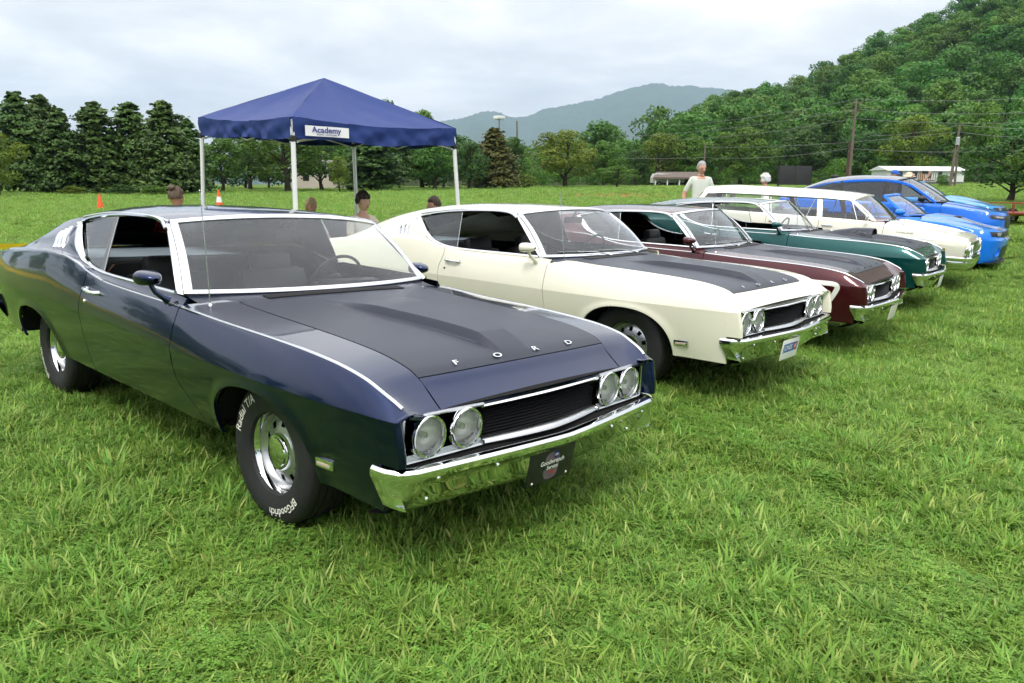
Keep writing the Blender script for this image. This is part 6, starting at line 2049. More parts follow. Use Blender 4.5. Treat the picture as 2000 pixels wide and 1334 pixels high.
GRASS_MAT = leafmat('grass blades', (.098, .180, .032), (.235, .395, .064), (.440, .510, .145), transl=.42, rough=.5, obj_var=.20)
TUFTS = [
    blade_mesh('tuft', 1, 52, .085, .035, .095, .0064, .9, 14),
    blade_mesh('tuft', 2, 52, .085, .030, .085, .0058, 1.0, 10),
    blade_mesh('tuft', 3, 42, .070, .050, .125, .0074, .9, 8),
    blade_mesh('tuft', 4, 34, .085, .025, .060, .0042, 1.0, 60),
    blade_mesh('tuft', 5, 28, .050, .070, .160, .0092, 1.0, 0),
    blade_mesh('tuft', 6, 56, .090, .030, .088, .0062, .8, 6),
]
def grass_points():
    r = np.random.default_rng(3)
    out = []
    # (near, far, tufts per square metre, scale)
    for d0, d1, dens, sc in ((1.2, 5.0, 230, .95), (5.0, 9.0, 150, 1.0), (9.0, 16.0, 90, 1.15), (16.0, 30.0, 34, 1.5), (30.0, 60.0, 13.0, 2.1), (60.0, 112.0, 4.4, 3.0)):
        half = R(40) if d0 < 16 else R(36)
        area = half*(d1*d1-d0*d0)
        n = int(area*dens)
        d = np.sqrt(r.uniform(d0*d0, d1*d1, n)); a = r.uniform(-half, half, n)
        x = CAM[0]+d*np.cos(YAW+a); y = CAM[1]+d*np.sin(YAW+a)
        out.append(np.stack([x, y, np.full(n, sc)], 1))
    # thinner cover all round, seen in the paint and chrome
    n = 42000
    d = np.sqrt(r.uniform(0.5, 14**2, n)); a = r.uniform(0, 6.283, n)
    out.append(np.stack([CAM[0]+d*np.cos(a), CAM[1]+d*np.sin(a), np.full(n, 1.1)], 1))
    P = np.concatenate(out)
    # patchiness: shorter and longer areas
    f = lambda x, y, s, p: np.sin(x*s+p)*np.cos(y*s*1.13-p*1.7)+.6*np.sin((x+y)*s*1.9+p*2)
    pat = f(P[:, 0], P[:, 1], 1.7, .4)+.7*f(P[:, 0], P[:, 1], 4.1, 1.9)
    keep = np.ones(len(P), bool)
    # no blades growing through the tyres
    for k, p in POSE.items():
        wb = {'navy': 2.946, 'cream': 2.946, 'maroon': 2.946, 'teal': 2.946, 'wagon': 2.93, 'conv': 2.72, 'suv': 2.98, 'far': 2.72}[k]
        dx, dy = P[:, 0]-p[0], P[:, 1]-p[1]
        u = dx*math.cos(p[3])+dy*math.sin(p[3]); v = np.abs(-dx*math.sin(p[3])+dy*math.cos(p[3]))
        for xw in (0, -wb):
            keep &= ~((np.abs(u-xw) < .13) & (v > .57) & (v < .86))
    # thin on the worn patch and the road
    q = P[:, :2]-place(1205, 66)
    ee = (q@HR/7.0)**2+(q@HD/10.0)**2
    keep &= ~((ee < 1.2) & (r.uniform(size=len(P)) < .75))
    P, pat = P[keep], pat[keep]
    n = len(P)
    idx = r.choice(6, n, p=[.28, .22, .18, .07, .09, .16])
    idx = np.where((pat < -.9) & (r.uniform(size=n) < .6), 3, idx)
    idx = np.where((pat > .9) & (r.uniform(size=n) < .45), r.choice([2, 4], n, p=[.7, .3]), idx)
    scl = P[:, 2]*r.uniform(.75, 1.25, n)*(1+.12*np.clip(pat, -1, 1))
    z = ground_z(P[:, 0], P[:, 1])
    return np.stack([P[:, 0], P[:, 1], z-.004], 1), idx, scl, r.uniform(0, 6.283, n), r.normal(0, .10, (n, 2))
GP, GI, GS, GRZ, GT = grass_points()
print('tufts', len(GP))
gm = bpy.data.meshes.new('grass')
gm.vertices.add(len(GP)); gm.vertices.foreach_set('co', GP.astype(np.float32).ravel())
a = gm.attributes.new('idx', 'INT', 'POINT'); a.data.foreach_set('value', GI.astype(np.int32))
a = gm.attributes.new('scl', 'FLOAT', 'POINT'); a.data.foreach_set('value', GS.astype(np.float32))
a = gm.attributes.new('rot', 'FLOAT_VECTOR', 'POINT'); a.data.foreach_set('vector', np.stack([GT[:, 0], GT[:, 1], GRZ], 1).astype(np.float32).ravel())
grass = bpy.data.objects.new('grass', gm); COL.objects.link(grass)
tag(grass, 'short green lawn grass with clover covering the whole field', 'grass', kind='stuff')
ng = bpy.data.node_groups.new('scatter', 'GeometryNodeTree')
ng.interface.new_socket('Geometry', in_out='INPUT', socket_type='NodeSocketGeometry')
ng.interface.new_socket('Geometry', in_out='OUTPUT', socket_type='NodeSocketGeometry')
gi = ng.nodes.new('NodeGroupInput'); go = ng.nodes.new('NodeGroupOutput')
iop = ng.nodes.new('GeometryNodeInstanceOnPoints'); iop.inputs['Pick Instance'].default_value = True
g2i = ng.nodes.new('GeometryNodeGeometryToInstance')
for me in reversed(TUFTS):
    me.materials.append(GRASS_MAT)
    to = bpy.data.objects.new('tuft', me)
    oi = ng.nodes.new('GeometryNodeObjectInfo'); oi.inputs['As Instance'].default_value = True
    oi.inputs['Object'].default_value = to
    ng.links.new(oi.outputs['Geometry'], g2i.inputs[0])
def named(nm, tp):
    n = ng.nodes.new('GeometryNodeInputNamedAttribute'); n.data_type = tp; n.inputs['Name'].default_value = nm
    return [o for o in n.outputs if o.enabled and o.name == 'Attribute'][0]
ng.links.new(gi.outputs[0], iop.inputs['Points']); ng.links.new(g2i.outputs[0], iop.inputs['Instance'])
ng.links.new(named('idx', 'INT'), iop.inputs['Instance Index'])
ng.links.new(named('scl', 'FLOAT'), iop.inputs['Scale'])
e2r = ng.nodes.new('FunctionNodeEulerToRotation'); ng.links.new(named('rot', 'FLOAT_VECTOR'), e2r.inputs[0])
ng.links.new(e2r.outputs[0], iop.inputs['Rotation'])
ng.links.new(iop.outputs[0], go.inputs[0])
md = grass.modifiers.new('scatter', 'NODES'); md.node_group = ng

# ------------------------------------------------------------------ canopy tent
def LD(l, d, z=0.0):
    p = CAM[:2]+HR*l+HD*d
    return Vector((p[0], p[1], z))
def PXD(px, d):
    return (px-1000)/FPX*math.cos(PITCH)*d
TW = simple('royal blue canopy fabric', (.013, .034, .160), .62, 0, .3, .10, 2.0, .35, 5.0)
TWH = simple('white powder coated steel', (.72, .73, .73), .4, 0, .5, .04, 8)
TC = {'f': LD(-2.39, 8.4, 2.07), 'r': LD(-.75, 10.1, 2.08), 'b': LD(-2.42, 11.77, 2.16), 'l': LD(-4.06, 10.07, 2.20)}
peak = LD(-2.43, 10.1, 2.92)
cg = (TC['f']+TC['r']+TC['b']+TC['l'])/4
tent = empty('canopy_tent', (cg.x, cg.y, gz(cg.x, cg.y)))
tag(tent, 'blue pop-up canopy tent with white legs and a printed white sign', 'canopy')
bpy.context.view_layer.update()
TI = tent.matrix_world.inverted()
def tpart(name, mb, mat, parent=None):
    return obj(name, mb.xf(TI), mat, parent or tent)
VAL = .225
order = ['f', 'r', 'b', 'l']
roofm = MB()
valance = {}
for i, k in enumerate(order):
    a, b = TC[k]+Vector((0, 0, VAL)), TC[order[(i+1) % 4]]+Vector((0, 0, VAL))
    L = []
    for s in np.linspace(0, 1, 25):
        row = []
        for t in np.linspace(0, 1, 17):
            e = a.lerp(b, s); p = e.lerp(peak, t)
            sag = -.06*math.sin(math.pi*t)*math.sin(math.pi*s)-.05*math.sin(math.pi*s)*(1-t)
            row.append((p.x, p.y, p.z+sag+.006*math.sin(s*23+t*9)*(1-t)))
        L.append(row)
    panel = tpart('roof_panel', MB().grid(np.array(L)), TW)
    n = (b-a).cross(Vector((0, 0, 1))).normalized()
    if n.dot((a+b)/2-cg) < 0: n = -n
    L = []
    for s in np.linspace(0, 1, 60):
        row = []
        for t in np.linspace(0, 1, 9):
            e = a.lerp(b, s)
            wv = (.022*math.sin(s*31+i*2+3.0*t)+.013*math.sin(s*57+i-6*t)+.008*math.sin(s*97+9*t))*t*math.sin(math.pi*s)**.5+.012*math.sin(s*14+t*5)*t*(1-t)*3
            row.append(tuple(e+n*(.012+wv)+Vector((0, 0, -VAL*t-.05*math.sin(math.pi*s)*(1-t)-.025*math.sin(math.pi*s)*t+.02*math.sin(s*9+i)*t*math.sin(math.pi*s)))))
        L.append(row)
    va = tpart('valance', MB().grid(np.array(L)), TW)
    if k == 'f':
        sg = []
        for s in np.linspace(.055, .295, 9):
            e = a.lerp(b, s)
            sg.append([tuple(e+n*(.045+.006*math.sin(s*40))+Vector((0, 0, z-.02*(s-.05)))) for z in (-.085, -.195)])
        sign = tpart('sign', MB().grid(np.array(sg)), simple('white sign fabric', (.78, .78, .80), .6), va)
        for txt, size, zz, s0 in (('Academy', .088, -.128, .17), ('SPORTS + OUTDOORS', .022, -.178, .17)):
            V, F = text_data(txt, size, size*.02, 0)
            d = (b-a).normalized(); W = []
            for x, y, z in V:
                s = s0+x/(b-a).length*1.12
                e = a.lerp(b, s)
                W.append(tuple(e+n*(.0525+.006*math.sin(s*40))+Vector((0, 0, zz+y-.02*(s-.05)))))
            tpart('sign_text', MB().add(W, F), simple('blue print', (.03, .035, .25), .6), sign)
for k in order:
    c = TC[k]; o_ = (c-cg); o_.z = 0; o_.normalize()
    top = c+Vector((0, 0, VAL-.03))-o_*.03
    foot = c+o_*.10; foot.z = gz(foot.x, foot.y)
    lg = tpart('leg', MB().tube([foot, foot.lerp(top, .5), top], .027, 8), TWH)
    tpart('foot_plate', MB().box(foot+Vector((0, 0, .006)), (.10, .10, .012)), TWH, lg)
    tpart('corner_bracket', MB().box(c-o_*.02+Vector((0, 0, -.005)), (.06, .06, .07), bev=.01), M['black'], lg)
for i, k in enumerate(order):
    a, b = TC[k], TC[order[(i+1) % 4]]
    off = (cg-(a+b)/2).normalized()*.06; off.z = 0
    t0 = Vector((0, 0, VAL-.04)); t1 = Vector((0, 0, -.04))
    m1 = a.lerp(b, .5)
    tpart('truss', MB().tube([a+t0+off, m1+t1+off], .010, 6).tube([m1+t0+off, b+t1+off], .010, 6).tube([a+t1+off, m1+t0+off], .010, 6).tube([m1+t1+off, b+t0+off], .010, 6), TWH)
    tpart('rafter', MB().tube([a+t0, (a+peak)/2+Vector((0, 0, .0)), peak-Vector((0, 0, .06))], .012, 6), TWH)

# ------------------------------------------------------------------ people
SKIN = simple('skin', (.60, .36, .26), .5, 0, .4, .08, 12)
SKINR = simple('sun reddened skin', (.62, .32, .23), .5, 0, .4, .08, 12)
EYE = simple('dark eye', (.02, .015, .012), .3)
LIP = simple('lip', (.35, .13, .11), .5)
def head_mb(mats_out):
    """head in metres, centre at origin, facing +x"""
    m = MB()
    nu, nv = 28, 20
    V = []
    for i in range(nv+1):
        th = math.pi*i/nv
        for j in range(nu):
            a = 2*math.pi*j/nu
            x, y, z = math.sin(th)*math.cos(a), math.sin(th)*math.sin(a), math.cos(th)
            sx, sy, sz = .098, .076, .122
            if z < 0:
                sy *= 1-.34*(-z)**1.3; sx *= 1-.16*(-z)
                if x > 0: x += .10*(-z)*x
            else:
                sx *= 1.02
            px, py, pz = x*sx, y*sy, z*sz
            f = math.exp(-((y*1.0)/.22)**2)*(x > 0)
            px += f*(.026*math.exp(-((z+.22)/.16)**2)+.010*math.exp(-((z-.02)/.10)**2)*0+.008*math.exp(-((z+.72)/.14)**2))
            px -= (x > 0)*.010*math.exp(-((abs(y)-.42)/.16)**2)*math.exp(-((z-.02)/.12)**2)
            V.append((px, py, pz))
    m.add(V, gridfaces(nv+1, nu, closed_v=True))
    nskin = len(m.f)
    for sd in (-1, 1):
        m.ell((-.005, sd*.077, -.01), (.018, .010, .032), 8, 6)
    nskin = len(m.f)
    for sd in (-1, 1):
        m.ell((.085, sd*.031, .004), (.005, .010, .0045), 8, 6); m.ell((.091, sd*.032, .022), (.004, .015, .0022), 8, 5)
    neye = len(m.f)
    m.ell((.089, 0, -.062), (.008, .022, .006), 8, 6)
    mats_out += [0]*nskin+[3]*(neye-nskin)+[4]*(len(m.f)-neye)
    return m
def person(name_label, xy, face, height, pose, shirt, pants, skin, hair, hairmat, arms=None, cat='person', headturn=0.0, seat=.5, z=None, group=None, tilt=0.0):
    k = height/1.75
    zg = gz(*xy) if z is None else z
    if pose == 'stand':
        J = {'pel': (0, 0, .97), 'sp': (.0, 0, 1.13), 'ch': (.01, 0, 1.32), 'nk': (0, 0, 1.475), 'hb': (.012, 0, 1.54)}
        for s, t in ((1, 'l'), (-1, 'r')):
            J['hip'+t] = (0, s*.10, .90); J['kn'+t] = (.015+.03*s, s*.11, .50); J['an'+t] = (-.02+.03*s, s*.11, .09); J['to'+t] = (.13+.03*s, s*.13, .035)
    else:
        h = seat/k
        J = {'pel': (0, 0, h+.10), 'sp': (-.03, 0, h+.26), 'ch': (-.04, 0, h+.45), 'nk': (-.03, 0, h+.62), 'hb': (-.01, 0, h+.70)}
        for s, t in ((1, 'l'), (-1, 'r')):
            J['hip'+t] = (.05, s*.10, h+.07); J['kn'+t] = (.46, s*.14, h+.09); J['an'+t] = (.44, s*.15, .09); J['to'+t] = (.58, s*.16, .035)
    cz = J['ch'][2]
    for s, t in ((1, 'l'), (-1, 'r')):
        J['sh'+t] = (J['ch'][0]-.01, s*.175, cz+.09)
        if arms and t in arms:
            J['el'+t], J['wr'+t] = arms[t]
        elif pose == 'stand':
            J['el'+t] = (-.02, s*.235, cz-.18); J['wr'+t] = (.06, s*.25, cz-.42)
        else:
            J['el'+t] = (.06, s*.24, cz-.14); J['wr'+t] = (.27, s*.17, cz-.20)
    E = [('pel', 'sp'), ('sp', 'ch'), ('ch', 'nk'), ('nk', 'hb')]
    rad = {'pel': .135, 'sp': .125, 'ch': .145, 'nk': .058, 'hb': .056}
    for t in 'lr':
        E += [('pel', 'hip'+t), ('hip'+t, 'kn'+t), ('kn'+t, 'an'+t), ('an'+t, 'to'+t), ('ch', 'sh'+t), ('sh'+t, 'el'+t), ('el'+t, 'wr'+t)]
        rad.update({'hip'+t: .092, 'kn'+t: .060, 'an'+t: .042, 'to'+t: .034, 'sh'+t: .068, 'el'+t: .046, 'wr'+t: .030})
        w, el = np.array(J['wr'+t]), np.array(J['el'+t]); d = (w-el)/np.linalg.norm(w-el)
        pa = tuple(w+d*.075); J['pa'+t] = pa; rad['pa'+t] = .028; E.append(('wr'+t, 'pa'+t))
        sdv = np.cross(d, (1, 0, 0) if abs(d[0]) < .8 else (0, 0, 1)); sdv /= np.linalg.norm(sdv)
        for q, ln in ((-.026, .062), (-.009, .075), (.009, .070), (.026, .055)):
            nm = 'f%s%.3f' % (t, q); J[nm] = tuple(np.array(pa)+sdv*q+d*ln); rad[nm] = .0085; E.append(('pa'+t, nm))
        nm = 'th'+t; J[nm] = tuple(w+d*.06+sdv*.052); rad[nm] = .010; E.append(('wr'+t, nm))
    names = list(J)
    me = bpy.data.meshes.new('body')
    me.from_pydata([tuple(np.array(J[n])*k) for n in names], [(names.index(a), names.index(b)) for a, b in E], [])
    o = bpy.data.objects.new('tmp', me); COL.objects.link(o)
    o.modifiers.new('skin', 'SKIN'); ss = o.modifiers.new('sub', 'SUBSURF'); ss.levels = 2; ss.render_levels = 2
    sv = me.skin_vertices[0].data
    for i, n in enumerate(names):
        r = rad[n]*k
        wide = 1.28 if n in ('pel', 'sp', 'ch') else 1.0
        sv[i].radius = (r*.80 if wide > 1 else r, r*wide)
        sv[i].use_root = (n == 'pel')
    dg = bpy.context.evaluated_depsgraph_get()
    ev = bpy.data.meshes.new_from_object(o.evaluated_get(dg))
    V = np.array([v.co for v in ev.vertices]); F = [tuple(p.vertices) for p in ev.polygons]
    bpy.data.objects.remove(o); bpy.data.meshes.remove(ev)
    # material by nearest bone
    bones = [(np.array(J[a])*k, np.array(J[b])*k, a, b) for a, b in E]
    def which(a, b):
        s = a+b
        if a in ('pel', 'sp') and b in ('sp', 'ch') or (a == 'ch' and b != 'nk') or a[:2] == 'sh': return 1
        if a == 'ch': return 1
        if a == 'pel' or a[:3] == 'hip' or a[:2] == 'kn': return 2
        if a[:2] == 'an': return 5
        return 0
    mi = []
    C = np.array([V[list(f)].mean(0) for f in F])
    best = np.full(len(C), 1e9); idx = np.zeros(len(C), int)
    for (p, q, a, b) in bones:
        d = q-p; t = np.clip(((C-p)@d)/(d@d), 0, 1)
        dist = np.linalg.norm(C-(p+t[:, None]*d), axis=1)-.5*k*(rad[a]*(1-t)+rad[b]*t)
        w = which(a, b)
        ww = np.where((a[:2] == 'sh') & (t > .80), 0, w) if a[:2] == 'sh' else np.full(len(C), w)
        ww = np.where((a == 'ch') & (b == 'nk') & (t > .62), 0, ww)
        u = dist < best
        best = np.where(u, dist, best); idx = np.where(u, ww, idx)
    mb = MB().add(V, F); mi = list(idx)
    hm = []
    H = head_mb(hm)
    hc = Vector(np.array(J['hb'])*k)+Vector((.012, 0, .085))*k
    HM = Matrix.Translation(hc) @ Matrix.Rotation(headturn, 4, 'Z') @ Matrix.Rotation(tilt, 4, 'Y') @ Matrix.Scale(k*.98, 4)
    H.xf(HM); mb.add(H.v, H.f); mi += hm
    me = pydata('person', mb.v, mb.f, True, None)
    for i in range(6): me.materials.append(None)
    me.polygons.foreach_set('material_index', np.array(mi, np.int32))
    p = obj('person', me, [skin, shirt, pants, EYE, LIP, M['black']])
    p.location = (xy[0], xy[1], zg); p.rotation_euler = (0, 0, face)
    tag(p, name_label, cat, group)
    if hair:
        h = obj('hair', hair(), hairmat, p); h.matrix_local = HM
    p['headm'] = 1
    del p['headm']
    return p, HM, k

def hair_cap(len_=0.0, vol=1.0, front=.055, bun=False, rough=.006, back=.02):
    def f():
        r = np.random.default_rng(4)
        m = MB(); nu, nv = 36, 20; L = []
        for i in range(nv+1):
            th = math.pi*.97*i/nv
            row = []
            for j in range(nu):
                a = 2*math.pi*j/nu
                x, y, z = math.sin(th)*math.cos(a), math.sin(th)*math.sin(a), math.cos(th)
                lim_front = front/.122           # hairline
                lim = lim_front if x > .35 else (-.10-len_/.122 if x < .1 else lim_front+(x-.35)/.25*(lim_front+.10+len_/.122))
                zz = max(z, lim) if z < lim else z
                s = math.sqrt(max(0.02, 1-min(1, abs(zz))**2)) if zz > -1 else .6
                if zz < z-1e-9 or z >= lim: pass
                sc = (1.10*vol, 1.12*vol, 1.10*vol)
                if z < lim:                       # tuck under at the edge
                    q = max(.80, 1-(lim-z)*.9)
                    zc = lim-.02
                    cx = math.cos(a)*math.sqrt(max(.05, 1-min(.98, abs(max(lim, -.75)))**2)); cy = math.sin(a)*math.sqrt(max(.05, 1-min(.98, abs(max(lim, -.75)))**2))
                    row.append((cx*.098*sc[0]*q-.004, cy*.076*sc[1]*q, zc*.122))
                else:
                    nz = rough*(math.sin(9*a+5*th)+math.sin(17*a-7*th))*.5+r.normal(0, rough*.3)
                    row.append((x*.098*sc[0]*(1+nz*5)-.006, y*.076*sc[1]*(1+nz*5), z*.122*sc[2]*(1+nz*4)+.004))
            L.append(row)
        m.grid(np.array(L), cv=True)
        if bun:
            m.ell((-.075, 0, .125), (.045, .05, .042), 14, 10); m.ell((-.02, 0, .105), (.06, .05, .03), 12, 8)
        return m
    return f
HAIR = {k: simple(k+' hair', c, .55, 0, .4, .35, 60, .5, 220) for k, c in (('dark brown', (.030, .018, .014)), ('brown', (.060, .034, .022)), ('blonde', (.52, .37, .20)), ('white', (.72, .70, .66)), ('grey', (.34, .33, .33)), ('light brown', (.10, .065, .042)))}
CL = {k: simple(k, c, .85, 0, .2, .08, 5, .3, 60) for k, c in (('cream tee', (.76, .68, .54)), ('pale shirt', (.60, .63, .56)), ('blue shirt', (.05, .10, .34)), ('peach top', (.50, .26, .17)), ('grey tee', (.20, .21, .23)), ('dark shorts', (.03, .035, .05)), ('jeans', (.05, .08, .14)), ('khaki', (.28, .22, .14)), ('white top', (.7, .7, .68)), ('cream hat', (.62, .54, .40)), ('blue cap', (.03, .12, .48)), ('grey hat', (.16, .17, .20)))}
def face_cam(xy, extra=0.0):
    return math.atan2(CAM[1]-xy[1], CAM[0]-xy[0])+extra
def at(px, d):
    p = place(px, d); return (float(p[0]), float(p[1]))
xy = at(338, 8.6)
person('woman with hair tied up in a bun, standing beyond the navy roof', xy, face_cam(xy, R(125)), 1.55, 'stand', CL['grey tee'], CL['jeans'], SKINR, hair_cap(.0, 1.06, .05, True, .02), HAIR['light brown'], headturn=R(10))
xy = at(604, 11.0)
person('blonde person sitting in a camp chair under the canopy', xy, face_cam(xy, R(35)), 1.66, 'sit', CL['white top'], CL['jeans'], SKINR, hair_cap(.09, 1.05, .05, False, .015), HAIR['blonde'], seat=.52, headturn=R(-10), tilt=R(12))
SEAT1 = xy
xy = at(707, 10.2)
person('dark haired teenager in a cream T-shirt sitting under the canopy', xy, face_cam(xy, R(28)), 1.74, 'sit', CL['cream tee'], CL['dark shorts'], SKIN, hair_cap(.01, 1.10, .045, False, .03), HAIR['dark brown'], seat=.56, headturn=R(12), arms={'l': ((-.16, .30, 1.00), (-.20, .34, .74))})
SEAT2 = xy
xy = at(845, 11.2)
person('brown haired person sitting behind the cream coupe roof', xy, face_cam(xy, R(-70)), 1.70, 'sit', CL['grey tee'], CL['jeans'], SKINR, hair_cap(.0, 1.05, .05, False, .015), HAIR['brown'], seat=.50)
SEAT3 = xy
xy = at(443, 10.4)
pp, HM, kk = person('person in a grey hat sitting low under the canopy edge', xy, face_cam(xy, R(150)), 1.62, 'sit', CL['grey tee'], CL['jeans'], SKIN, None, None, seat=.45)
obj('hat', MB().lathe([(.0005, .135), (.06, .128), (.098, .09), (.104, .045), (.15, .03), (.152, .026), (.10, .035)], 24, axis='z'), CL['grey hat'], pp, matrix=HM)
SEAT4 = xy
xy = at(1366, 15.6)
pp, HM, kk = person('grey haired man in a pale short sleeved shirt standing behind the cars', xy, face_cam(xy, R(18)), 1.86, 'stand', CL['pale shirt'], CL['khaki'], SKINR, hair_cap(.0, 1.04, .075, False, .008), HAIR['grey'], headturn=R(10), tilt=R(10), arms={'r': ((-.06, -.29, 1.14), (.0, -.31, .90)), 'l': ((-.02, .27, 1.13), (.10, .24, .90))})
obj('glasses', MB().tube([(.095+.004*math.cos(t), .034+.022*math.cos(t), .004+.016*math.sin(t)) for t in np.linspace(0, 6.28, 14, endpoint=False)], .0025, 5, closed=True).tube([(.095, -.034+.022*math.cos(t), .004+.016*math.sin(t)) for t in np.linspace(0, 6.28, 14, endpoint=False)], .0025, 5, closed=True).tube([(.097, -.012, .006), (.097, .012, .006)], .002, 5), M['black'], pp, matrix=HM)
xy = at(1493, 18.2)
person('white haired person whose head shows above the station wagon roof', xy, face_cam(xy, R(-75)), 1.64, 'stand', CL['white top'], CL['khaki'], SKINR, hair_cap(.03, 1.22, .055, False, .045), HAIR['white'])
xy = at(1741, 22.6)
pp, HM, kk = person('man in a blue baseball cap beyond the blue SUV', xy, face_cam(xy, R(62)), 1.82, 'stand', CL['blue shirt'], CL['khaki'], SKINR, None, None)
capm = MB().lathe([(.0005, .142), (.05, .135), (.09, .10), (.105, .055), (.104, .04)], 24, axis='z')
capm.grid(np.array([[(.07+.115*t, y*(1-.25*t), .048-.02*t*t-.03*abs(y/.08)**2*.4) for t in np.linspace(0, 1, 6)] for y in np.linspace(-.085, .085, 9)]))
obj('cap', capm, CL['blue cap'], pp, matrix=HM)
xy = at(1770, 22.0)
pp, HM, kk = person('person in a cream sun hat holding up a phone beyond the SUV', xy, face_cam(xy, R(30)), 1.72, 'stand', CL['white top'], CL['khaki'], SKIN, None, None, arms={'l': ((.16, .34, 1.42), (.26, .42, 1.66)), 'r': ((.18, -.28, 1.30), (.30, -.10, 1.60))})
obj('sun_hat', MB().lathe([(.0005, .15), (.06, .143), (.10, .10), (.108, .05), (.19, .02), (.195, .014), (.10, .03)], 28, axis='z'), CL['cream hat'], pp, matrix=HM)
ph = obj('phone', MB().box((.30, .30, 1.76), (.012, .16, .08), bev=.004), M['black'], None)
ph.matrix_world = Matrix.Translation((xy[0], xy[1], gz(*xy))) @ Matrix.Rotation(face_cam(xy, R(30)), 4, 'Z') @ Matrix.Scale(1.72/1.75, 4)
tag(ph, 'black phone held up by the person in the cream sun hat', 'phone')

# ------------------------------------------------------------------ chairs, cones, tape
def chair(lb, xy, face, seat=.45, dark='black'):
    root = empty('camp_chair', (xy[0], xy[1], gz(*xy)), face)
    tag(root, lb, 'chair', 'folding camp chairs under the canopy')
    fab = simple('black chair fabric', (.015, .016, .020), .8, 0, .3, .2, 9, .3, 80)
    obj('seat', MB().grid(np.array([[(x, y, seat-.045*math.sin(math.pi*(x+.22)/.48)-.02*math.cos(y*6)) for y in np.linspace(-.25, .25, 9)] for x in np.linspace(-.22, .26, 7)])), fab, root)
    obj('backrest', MB().grid(np.array([[(-.24-.16*t-.03*math.cos(y*5), y, seat+.02+.50*t-.03*(abs(y)/.26)**2*(t > .9)) for y in np.linspace(-.27, .27, 9)] for t in np.linspace(0, 1, 8)])), fab, root)
    for sd in (-1, 1):
        obj('frame', MB().tube([(.28, sd*.26, 0), (-.20, sd*.27, seat), (-.41, sd*.27, seat+.53)], .010, 6), M['black'], root)
        obj('leg', MB().tube([(-.30, sd*.26, 0), (.26, sd*.26, seat), (.27, sd*.28, seat+.19)], .010, 6), M['black'], root)
        obj('armrest', MB().box((.02, sd*.29, seat+.20), (.52, .06, .014), bev=.005), fab, root)
    return root
def near(xy, face, b):
    return (xy[0]-math.cos(face)*b, xy[1]-math.sin(face)*b)
f = face_cam(SEAT1, R(35)); chair('black camp chair holding the blonde person', near(SEAT1, f, .02), f, .50)
f = face_cam(SEAT2, R(28)); chair('black camp chair holding the teenager in cream', near(SEAT2, f, .03), f, .54)
f = face_cam(SEAT3, R(-70)); chair('black camp chair holding the brown haired person', near(SEAT3, f, .02), f, .48)
f = face_cam(SEAT4, R(150)); chair('black camp chair holding the person in the grey hat', near(SEAT4, f, .02), f, .43)
xy = at(664, 10.9); chair('empty black camp chair beside the teenager', xy, face_cam(xy, R(20)), .55)
xy = at(640, 11.4); chair('empty black camp chair beside the blonde person', xy, face_cam(xy, R(-15)), .50)

ORANGE = simple('orange cone plastic', (.72, .10, .02), .5, 0, .4, .1, 8)
def cone(lb, px, d, h=.75, collar=False):
    xy = at(px, d)
    root = empty('traffic_cone', (xy[0], xy[1], gz(*xy)))
    tag(root, lb, 'cone', 'traffic cones on the lawn')
    obj('cone_body', MB().lathe([(.18*h/.75, .03), (.16*h/.75, .04), (.035, h-.01), (.03, h), (.0005, h)], 24, axis='z'), ORANGE, root)
    obj('base', MB().box((0, 0, .016), (.46*h/.75, .46*h/.75, .03), bev=.008), ORANGE if not collar else M['black'], root)
    if collar:
        obj('collar', MB().lathe([(.125*h/.75+.004, .20*h/.75), (.080*h/.75+.006, .46*h/.75)], 24, axis='z'), simple('white reflective collar', (.78, .78, .76), .5), root)
    return root
cone('plain orange traffic cone on the lawn beyond the navy car tail', 190, 38, .80)
cone('orange traffic cone with white collar beyond the navy roof', 424, 42, .95, True)

TAPE = simple('yellow barrier tape', (.78, .56, .02), .5, 0, .4, .1, 3)
def tape(lb, pts, w=.075, twist=.5):
    P = Crv([(i, *p) for i, p in enumerate(pts)])(np.linspace(0, len(pts)-1, 14*(len(pts)-1)+1))
    L = []
    for i, p in enumerate(P):
        a = twist*math.sin(i*.45)
        L.append([(p[0]-.5*w*math.sin(a)*HD[0], p[1]-.5*w*math.sin(a)*HD[1], p[2]-.5*w*math.cos(a)), (p[0], p[1], p[2]+.002), (p[0]+.5*w*math.sin(a)*HD[0], p[1]+.5*w*math.sin(a)*HD[1], p[2]+.5*w*math.cos(a))])
    return tag(obj('barrier_tape', MB().grid(np.array(L)), TAPE), lb, 'tape', 'yellow barrier tape')
def stake(lb, xy, h=1.0, mat=None, z=None):
    return tag(obj('stake', MB().tube([(xy[0], xy[1], gz(*xy)-.05), (xy[0], xy[1], gz(*xy)+h)], [.016, .013], 7).ell((xy[0], xy[1], gz(*xy)+h), (.02, .02, .02), 8, 6), mat or TWH), lb, 'stake', 'stakes carrying the barrier tape')
a, b = at(-220, 7.6), at(225, 10.6)
za = float(elev(481, 7.9)); zb_ = float(elev(485, 10.6))
tape('yellow barrier tape stretched behind the tail of the navy coupe', [(a[0], a[1], za), ((a[0]+b[0])/2, (a[1]+b[1])/2, (za+zb_)/2-.02), (b[0], b[1], zb_)])
stake('thin stake holding the tape behind the navy coupe', b, zb_-gz(*b)+.05)
tape('yellow barrier tape along the open side of the lawn', [(a[0], a[1], za), (-5.6, -3.6, .86), (-1.0, -6.2, .80), (4.5, -7.4, .84)])
stake('stake at the corner of the barrier tape', (-5.6, -3.6), .90)
a2, b2 = at(1868, 24.5), at(2080, 26)
